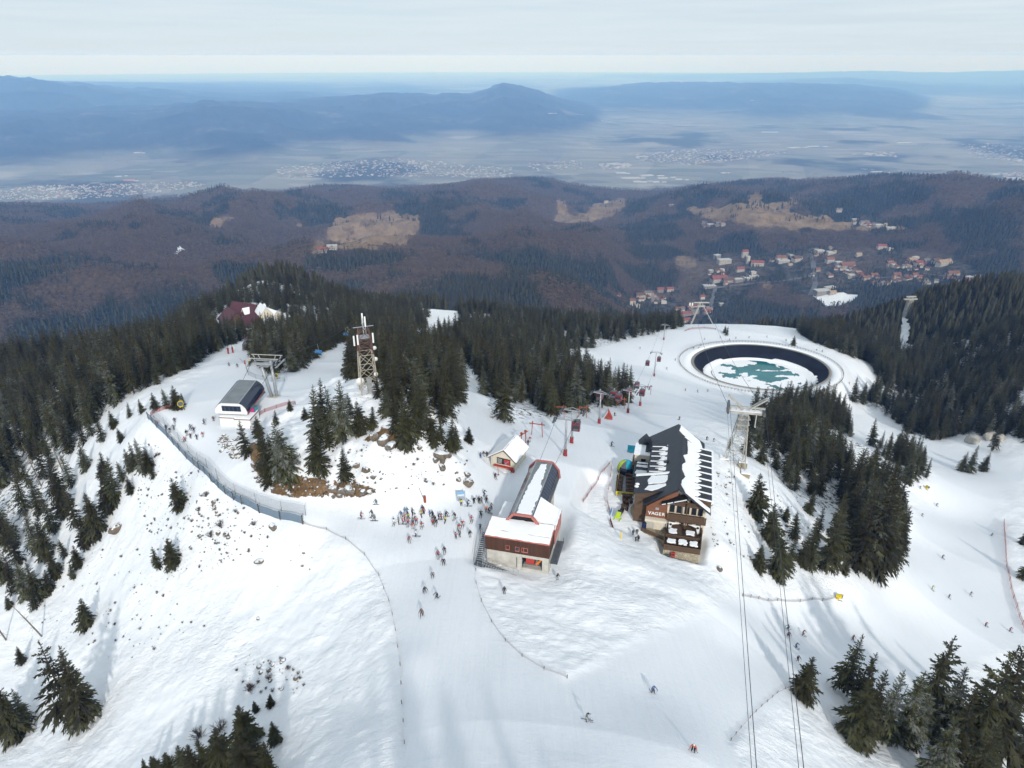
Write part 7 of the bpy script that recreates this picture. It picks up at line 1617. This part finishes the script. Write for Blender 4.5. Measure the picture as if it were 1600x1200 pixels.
for (cx_, cy_, sx, sy, n_, where_) in ((1020, 466, 34, 9, 12, 'at the left end of the valley village'), (1090, 488, 26, 10, 12, 'behind the splay legged cable car tower'), (1135, 432, 36, 12, 14, 'around the big red roofed valley hotel'), (1230, 406, 34, 8, 10, 'left of the straight valley road'), (1290, 398, 30, 6, 8, 'at the upper end of the straight valley road'), (1325, 426, 34, 9, 16, 'right of the straight valley road'), (1420, 416, 40, 10, 16, 'around the long tan roofed valley building'), (1440, 436, 60, 7, 14, 'on the road at the right of the valley village'), (1375, 440, 30, 8, 10, 'behind the tower in the cleared strip'), (1360, 352, 40, 5, 8, 'beside the tan meadows above the valley'), (1120, 354, 24, 4, 6, 'by the white halls above the valley village'), (1500, 440, 24, 6, 6, 'at the right end of the valley village')):
    for _ in range(n_):
        g_ = ground(cx_+vr.gauss(0, sx*.5), cy_+vr.gauss(0, sy*.5), 1400)
        if g_.length > 3600 or g_.z > -400: continue
        qx, qy, _d = project(g_); house(float(qx), float(qy), vr.uniform(9, 17), vr.uniform(8, 12), vr.uniform(4, 8), vr.random()*3, rf_ := vr.choice(('rust', 'brown', 'grey', 'grey', 'rust', 'tan', 'red')), 'small %s roofed house %s' % (rf_, where_))
def road(pts, w, nm, lab):
    G = [ground(x, y, 1400) for x, y in pts]; vs, fs = [], []; Q = []
    for a, b in zip(G, G[1:]):
        n_ = max(2, int((b-a).length/15))
        for k in range(n_): Q.append(a.lerp(b, k/n_))
    Q.append(G[-1])
    for i, q in enumerate(Q):
        d = (Q[min(i+1, len(Q)-1)]-Q[max(i-1, 0)]); nrm = Vector((-d.y, d.x, 0)).normalized()*w/2
        for s_ in (-1, 1): p = q+nrm*s_; vs.append((p.x, p.y, float(hz(p.x, p.y))+1.2))
        if i: fs.append((2*i-2, 2*i-1, 2*i+1, 2*i))
    o = MB().add(vs, fs).build(nm, plain('worn_asphalt', (.13, .13, .135), .85, 0, .2, .05)); tag(o, lab, kind='structure')
road([(1268, 388), (1270, 405), (1272, 425), (1274, 445), (1266, 462)], 16, 'road', 'grey road climbing straight through the valley village')
road([(1110, 500), (1112, 470), (1118, 450), (1150, 446), (1215, 440), (1265, 432)], 12, 'road', 'grey road winding along the big red roofed hotel in the valley')
road([(1330, 438), (1380, 434), (1440, 428), (1500, 434)], 10, 'road', 'grey road along the houses on the right of the valley village')
def towns():
    """settlements on the plain: too many and too small to count"""
    r = np.random.RandomState(12); mb = MB()
    mats = [plain('town_wall', (.40, .38, .36), .8, 0, .2, .02), plain('town_roof', (.32, .19, .15), .8, 0, .3, .02), plain('town_hall', (.42, .42, .42), .6, 0, .1, .01), plain('town_grey', (.17, .17, .17), .8, 0, .2, .02)]
    A = [([(0,298),(60,290),(160,288),(300,284),(330,290),(200,306),(100,312),(0,312)], 700, 10, 26),([(430,262),(560,250),(640,248),(800,262),(800,278),(700,276),(560,276),(440,278)], 900, 10, 24),([(310,220),(400,210),(480,222),(420,228),(340,228)], 260, 12, 30),([(790,192),(860,184),(960,190),(900,200),(800,200)], 260, 14, 36),([(980,240),(1080,232),(1180,234),(1240,238),(1150,250),(1080,258),(1000,250)], 520, 12, 30),
         ([(930,255),(990,252),(980,262),(940,264)], 60, 16, 60),([(1500,222),(1600,225),(1600,255),(1520,245)], 200, 12, 34),([(1560,270),(1600,268),(1600,285),(1570,282)], 120, 12, 40),([(1330,240),(1400,235),(1400,245)], 60, 20, 60),([(0,262),(30,258),(20,268)], 20, 16, 40),([(820,255),(900,250),(930,262),(840,268)], 90, 12, 30)]
    for poly, n, s0, s1 in A:
        xs, ys = [p[0] for p in poly], [p[1] for p in poly]; k = 0
        px = r.uniform(min(xs), max(xs), n*4); py = r.uniform(min(ys), max(ys), n*4); ok = in_poly(px, py, poly); px, py = px[ok][:n], py[ok][:n]
        t, w = sight(px, py); R_ = (CZ+1130)/w; X, Y = R_*np.sin(t), R_*np.cos(t)
        sz = (s0+(s1-s0)*r.rand(len(X))**2)*.8
        for x, y, s in zip(X, Y, sz):
            z = float(hz(x, y)); 
            if z > -1100: continue
            mb.cur = int(r.choice([0, 0, 1, 2, 3])); h = r.uniform(4, 9); mb.box((x, y, z+h/2), (s*r.uniform(.8, 1.8), s, h), r.uniform(-.3, .3)+.3)
    # big halls and a factory
    for px, py, w, d in ((985,278,190,50),(1010,274,220,60),(1035,278,180,46),(1060,280,120,40),(1000,284,160,40),(970,270,110,50),(1024,284,130,40),(958,256,140,60),(1240,230,260,60),(1270,228,240,50),(1225,236,180,60),(1295,232,200,40),(1230,268,170,40),(1260,270,160,36),(1350,264,120,50),(1370,268,140,40),(1410,222,180,40),(1440,224,160,36),(1590,250,120,60),(1555,272,160,50),(1580,278,140,50),(216,243,120,40),(150,286,140,60),(185,276,100,40),(205,282,110,40),(80,296,90,40),(860,195,140,40),(900,189,150,40),(1000,244,120,40),(1200,206,200,36),(1175,170,160,30),(1100,282,120,40),(1130,270,90,40)):
        t, w_ = sight(px, py); R_ = (CZ+1130)/float(w_); x, y = R_*math.sin(t), R_*math.cos(t); z = float(hz(x, y)); mb.cur = int(r.choice([2, 2, 3])); q_ = r.uniform(.5, 1.1); mb.box((x, y, z+4), (w*q_, d*r.uniform(.6, 1.3), 9), r.uniform(-.2, .5)); mb.box((x+w*.7, y+r.uniform(-60, 60), z+3), (w*.35, d*.7, 7), r.uniform(-.2, .5))
    # red hall
    t, w_ = sight(203, 282); R_ = (CZ+1130)/float(w_); mb.cur = 1; mb.box((R_*math.sin(t), R_*math.cos(t), -1124), (120, 50, 14), .1)
    o = mb.build('towns', mats); tag(o, 'pale towns and factory halls scattered over the hazy plain', kind='stuff')
towns()
# ------------------------------------------------------------------ small things around the chalet and pistes
def local(x, y, z=None):
    X, Y = world(CH_O, CH_A, x, y); return Vector((X, Y, float(hz(X, Y)) if z is None else CH_Z+z))
M_TABLE = plain('table_wood', (.085, .045, .028), .7, 0, .3); M_TAN = plain('tan_matting', (.40, .31, .21), .95, 0, .2, .8, .1, .3)
def at_px(px, py): return ground(px, py)
def bench_table(px, py, rz, lab, L=2.2):
    t = empty('beer_table', at_px(px, py), rz, lab, 'table', 'beer tables on the sun terrace')
    MB().box((0, 0, .76), (L, .7, .06)).build('table_top', M_TABLE, t)
    for s in (-1, 1): MB().box((0, s*.62, .45), (L, .28, .05)).build('bench', M_TABLE, t)
    for x in (-L*.4, L*.4):
        MB().box((x, 0, .38), (.08, .6, .76)).build('leg', M_TABLE, t)
        for s in (-1, 1): MB().box((x, s*.62, .21), (.06, .22, .42)).build('bench_leg', M_TABLE, t)
    return t
deck = [at_px(966, 738), at_px(998, 738), at_px(996, 772), at_px(962, 772)]
zc = max(p.z for p in deck)+.06
m = MB(); m.prism([Vector((p.x, p.y, zc-.5)) for p in deck], (0, 0, 0), (0, 0, .55)); o = m.build('sun_deck', plain('grey_deck', (.27, .28, .29), .8, 0, .2)); tag(o, 'grey sun terrace deck left of the chalet', 'deck')
def on_deck(px, py): return sight_z(px, py, zc+.05)
_ap = at_px
rows = ['nearest', 'second', 'third', 'fourth', 'farthest']
for k in range(5):
    for c, px in ((0, 984), (1, 994)):
        at_px = lambda a, b: on_deck(a, b)
        bench_table(px-k*.0, 768-k*5.6, CH_A+.02, '%s table of the %s row on the sun deck' % (rows[k], ('left', 'right')[c]), 1.9 if c == 0 else 1.2)
for k in range(4): bench_table(967+k*.6, 766-k*6.2, CH_A+1.57, '%s dark table by the yellow banner side of the deck' % rows[k], 1.5)
at_px = _ap
for k, (px, py) in enumerate(((975, 779), (980, 780), (985, 779), (975, 787), (980, 789), (986, 786), (973, 795), (979, 797))): 
    t = empty('barrel_table', at_px(px, py), 0, '%s brown barrel table below the yellow banner, counted from the deck' % ORD[k], 'table', 'barrel tables'); MB().tube([(0, 0, -.1), (0, 0, .5), (0, 0, 1.0)], [.32, .42, .32], 10).build('barrel', M_TABLE, t, True); MB().tube([(0, 0, 1.0), (0, 0, 1.06)], .5, 12).build('table_top', M_TABLE, t)
def banner(a, b, h, mat, name, lab, z=None):
    a, b = (on_deck(*a), on_deck(*b)) if z else (at_px(*a), at_px(*b)); t = empty(name, a, math.atan2(b.y-a.y, b.x-a.x), lab, 'banner'); L = math.hypot(b.x-a.x, b.y-a.y); n = max(1, int(L/2))
    MB().box((L/2, 0, h*.55), (L, .05, h)).build('sheet', mat, t)
    for k in range(n+1): MB().bar((L*k/n, .05, -.3), (L*k/n, .05, h*1.1), .06).build('post', M_STEELD, t)
    return t, L
t, L = banner((962, 773), (990, 776), .95, M_YEL, 'yellow_banner', 'yellow banner closing the front of the sun deck', True)
for k in range(5): MB().box((L*(.15+.17*k), -.04, .55), (.4, .02, .25)).build('lettering', M_BLUE if k % 2 else plain('green_print', (.05, .3, .08), .5), t)
banner((962, 773), (969, 736), .9, M_YEL, 'yellow_banner', 'yellow banner along the slope side of the sun deck', True); banner((953, 806), (956, 798), 1.0, M_BLUE, 'blue_banner', 'small blue banner beside the snowmobile')
# brown-red board fence and yellow post
t, L = banner((953, 813), (968, 842), .9, plain('maroon_banner', (.20, .05, .045), .7), 'maroon_banner', 'long maroon banner beside the path below the snowmobile'); g = at_px(970, 842); t = empty('yellow_marker', g, .2, 'yellow padded marker at the lower end of the maroon banner', 'marker post'); MB().tube([(0, 0, -.3), (0, 0, 1.7)], .14, 8).build('pad', M_YEL, t); MB().tube([(0, 0, 1.7), (0, 0, 1.85)], .05, 6).build('post_tip', M_STEELD, t)
# giant helmet kiosk
def helmet():
    g = on_deck(978, 735); t = empty('helmet_kiosk', g, -.2, 'giant blue and lime ski helmet kiosk at the back of the sun deck', 'kiosk'); R = 2.1
    cols = [M_TEAL, plain('lime_vinyl', (.40, .52, .05), .5), plain('sky_vinyl', (.03, .42, .62), .45), M_STEELD]
    def shell(a0, a1, t0, t1, rr, mat, nm):
        vs, fs = [], []; nu, nv = 10, 8
        for i in range(nv+1):
            for j in range(nu+1):
                th = t0+(t1-t0)*i/nv; a = a0+(a1-a0)*j/nu; vs.append((rr*math.sin(th)*math.cos(a), rr*1.1*math.sin(th)*math.sin(a), .5+rr*1.02*math.cos(th)))
        for i in range(nv):
            for j in range(nu): p = i*(nu+1)+j; fs.append((p, p+1, p+nu+2, p+nu+1))
        m = MB(); m.add(vs, fs); o = m.build(nm, mat, t, True); s = o.modifiers.new('thick', 'SOLIDIFY'); s.thickness = .06
    for k in range(8): shell(6.2832*k/8, 6.2832*(k+1)/8, 0.02, 1.55, R, cols[(2, 0, 2, 1, 1, 3, 0, 2)[k]], 'shell_panel')
    shell(3.9, 5.5, 1.05, 1.75, R+.08, M_NAVY, 'visor'); MB().tube([(0, 0, -.3), (0, 0, .6)], [R*.98, R], 20).build('base_ring', M_STEELD, t)
    MB().tube([(0, -.9, 1.0), (.3, -2.1, 1.5)], [.1, .06], 6).build('chin_strap', plain('lime_vinyl', (.40, .52, .05), .5), t)
helmet()
for k, (px, lab) in enumerate(((986, 'left'), (999, 'right'))):
    g = at_px(px, 706); t = empty('lounger', g, -.2, '%s of two teal loungers above the chalet terrace' % lab, 'lounger', 'teal loungers')
    MB().box((0, 0, .4), (1.9, 1.3, .16)).build('seat', M_TEAL, t, bevel=.04); m = MB(); m.prism([(-.95, .6, .45), (.95, .6, .45), (.95, 1.0, 1.3), (-.95, 1.0, 1.3)], (0, 0, 0), (0, .14, 0)); m.build('backrest', M_TEAL, t)
    for sx in (-.8, .8):
        for sy in (-.5, .5): MB().box((sx, sy, .15), (.08, .08, .5)).build('leg', M_STEELD, t)
g = on_deck(991, 734); t = empty('orange_sign', g, .1, 'orange sign board at the back corner of the sun deck', 'sign'); MB().box((0, 0, 1.0), (.9, .1, 1.4)).build('panel', M_ORANGE, t); MB().box((0, .08, .4), (.08, .08, .9)).build('post', M_STEELD, t)
# worn tan ground before the entrance
m = MB(); Q = [ground(985, 793), ground(992, 786), ground(1000, 790), ground(1001, 803), ground(997, 812), ground(989, 809), ground(985, 801)]; zt = max(q.z for q in Q)+.05
Q = [(q.x, q.y, zt-.45) for q in Q]; m.prism(Q, (0, 0, 0), (0, 0, .5)); tag(m.build('entrance_mat', M_TAN), 'tan matting laid on the snow before the chalet entrance', 'mat')
def snowmobile():
    g = at_px(968, 806); t = empty('snowmobile', g, -.5, 'black snowmobile with lime nose parked beside the chalet path', 'snowmobile'); k = 1.15; t.scale = (k, k, k)
    lime = plain('lime_paint', (.45, .60, .04), .4)
    m = MB(); m.prism([(-.5, -1.5, .35), (.5, -1.5, .35), (.42, -.3, .85), (-.42, -.3, .85)], (0, 0, 0), (0, 0, .3)); m.build('nose', lime, t, bevel=.05); MB().box((0, .6, .55), (.75, 1.9, .5)).build('body', M_BLACK, t, bevel=.08); MB().box((0, .75, .9), (.5, 1.3, .22)).build('seat', M_BLACK, t, bevel=.06); MB().box((0, .6, .2), (.5, 2.3, .35)).build('track', M_BLACK, t, bevel=.1)
    for s in (-1, 1): m = MB(); m.box((s*.55, -1.2, .06), (.16, 1.2, .06)); m.bar((s*.55, -1.2, .1), (s*.3, -.9, .5), .07); m.build('front_ski', lime, t)
    m = MB(); m.prism([(-.4, -.35, .9), (.4, -.35, .9), (.3, -.15, 1.4), (-.3, -.15, 1.4)], (0, 0, 0), (0, .05, 0)); m.build('windscreen', M_NAVY, t); MB().bar((-.4, -.05, 1.15), (.4, -.05, 1.15), .06).build('handlebar', M_STEELD, t)
snowmobile()
# terrace parasols folded under snow, bins
def parasol(x, y, lab):
    t = empty('terrace_table', local(x, y, TDECK), CH_A, lab, 'table', 'snow covered terrace tables'); MB().box((0, 0, .75), (1.7, 1.5, .06)).build('table_top', M_TABLE, t); m = MB(); q_ = random.Random(int(x*10)); m.prism([(p_[0], p_[1], .78) for p_ in jag([(-.8, -.7), (.85, -.75), (.8, .7), (-.75, .75)], q_, .35, .2)], (0, 0, 0), (0, 0, .3)); m.build('snow_cover', M_CAP, t, bevel=.12)
    for sx in (-.7, .7):
        for sy in (-.6, .6): MB().box((sx, sy, .37), (.08, .08, .74)).build('leg', M_TABLE, t)
    for s in (-1, 1): MB().box((0, s*1.0, .42), (1.6, .3, .3)).build('bench', M_TABLE, t)
TDECK = 1.28
for k, x in enumerate((-7.2, -5.0, -2.8)): parasol(x, -6.6, '%s of three snow covered tables on the chalet terrace' % ('left', 'middle', 'right')[k])
for k, x in enumerate((-7.0, -3.6)): parasol(x, -3.2, '%s snow covered table under the chalet balcony' % ('left', 'right')[k])
g = local(-7.6, -8.75, -1.0); t = empty('waste_bin', g, CH_A, 'black bin at the left foot of the chalet terrace wall', 'bin'); MB().box((0, 0, .6), (.8, .5, 1.2)).build('body', M_BLACK, t, bevel=.04); MB().box((0, 0, 1.24), (.86, .56, .1)).build('lid', M_STEELD, t)
g = local(-6.6, -8.7, .0); t = empty('red_box', g, CH_A, 'red box hung on the chalet terrace wall', 'box'); MB().box((0, 0, .5), (.8, .4, 1.0)).build('body', M_RED, t, bevel=.04); MB().box((0, -.22, .6), (.5, .04, .3)).build('door', M_BLACK, t)
# snow cannons and lances
def cannon(px, py, rz, lab, k=1.0):
    t = empty('snow_cannon', at_px(px, py), rz, lab, 'snow cannon', 'yellow snow cannons'); t.scale = (k, k, k)
    m = MB(); m.tube([(0, .7, 1.3), (0, -.7, 1.5)], [.5, .62], 12); m.build('fan_barrel', M_YEL, t); MB().tube([(0, -.72, 1.5), (0, -.8, 1.5)], [.55, .5], 12).build('nozzle_ring', M_STEELD, t)
    m = MB(); m.bar((0, 0, 0), (0, 0, 1.1), .18); m.bar((-.9, .6, .1), (.9, .6, .1), .12); m.bar((0, -.9, .1), (0, .7, .1), .12); m.build('stand', M_STEELD, t); MB().box((0, .2, .6), (.7, .6, .5)).build('pump_box', M_YEL, t)
cannon(284, 639, .4, 'yellow snow cannon on the slope edge left of the chairlift station', 1.2); cannon(391, 571, .5, 'orange and yellow snow cannon beside the trees behind the tower'); cannon(433, 592, 0, 'yellow cannon right of the chairlift tower', .9); cannon(414, 592, 0, 'yellow cannon behind the legs of the chairlift tower', .8); cannon(1310, 938, 1.0, 'yellow cannon at the end of the rope fence on the right piste', .9); cannon(1448, 765, .2, 'red and yellow marker cannon at the wood corner of the right piste', .9); cannon(1578, 1190, 1.2, 'yellow cannon in the lower right corner')
def lance(px, py, ty, lean, lab):
    g = at_px(px, py); h = max(2, height_to(g, ty)); t = empty('snow_lance', g, 0, lab, 'snow lance', 'snow lances'); MB().bar((0, 0, 0), (lean*h, 0, h), .07).build('pole', M_STEELD, t); MB().tube([(0, 0, -.2), (0, 0, 1.3)], .26, 8).build('padding', M_OXRED, t)
lance(664, 784, 762, -.3, 'snow lance with red pad at the foot of the knoll'); lance(383, 569, 560, -.7, 'leaning snow lance beside the cannon behind the tower'); lance(262, 519, 503, .3, 'tall lance on the snow patch left of the mountain hotel'); lance(357, 548, 532, -.5, 'lance at the wood edge below the mountain hotel')
for i, (px, py) in enumerate(((386, 537), (384, 536), (364, 551), (357, 553))): t = empty('padded_post', at_px(px, py), 0, '%s of the red padded posts on the run by the orange hut, from the right' % ORD[i], 'padded post', 'red padded posts'); MB().tube([(0, 0, -.2), (0, 0, 2.4)], .35, 8).build('padding', M_PAD, t); MB().tube([(0, 0, 2.4), (0, 0, 4.2)], .08, 6).build('pole', M_STEELD, t)
# blue banner arch by the queue
a, b = at_px(714, 783), at_px(727, 783); t = empty('start_banner', (a+b)/2, math.atan2(b.y-a.y, b.x-a.x), 'pale blue start banner between two poles at the foot of the knoll', 'banner'); L = (b-a).length
for s in (-1, 1): MB().bar((s*L/2, 0, -.3), (s*L/2, 0, 2.6), .08).build('pole', M_STEEL, t)
MB().box((0, 0, 1.75), (L-.1, .05, 1.1)).build('sheet', plain('pale_blue_vinyl', (.22, .42, .62), .5), t); MB().box((0, -.04, 1.45), (L-.3, .02, .25)).build('lettering', M_WHITE, t); MB().box((0, 0, .6), (L-.1, .04, .9)).build('lower_sheet', M_NETG, t)
# orange poles by the cream hut, small boards
for px, py, ty, lab in ((779, 742, 728, 'leaning orange pole in front of the cream hut'), (752, 842, 828, 'orange pole where the net meets the gondola stairs')): g = at_px(px, py); t = empty('marker_pole', g, 0, lab, 'marker pole'); MB().bar((0, 0, -.2), (-.15, 0, height_to(g, ty)), .09).build('pole', M_OXRED, t); MB().box((0, 0, .05), (.3, .3, .1)).build('base', M_BLACK, t)
t = empty('pallet', at_px(775, 886), .5, 'white plank lying in the snow below the gondola stairs', 'plank'); MB().box((0, 0, .12), (2.8, .5, .12)).build('board', M_WHITE, t); MB().box((0, 0, .03), (.2, .6, .1)).build('batten', M_WOODB, t)
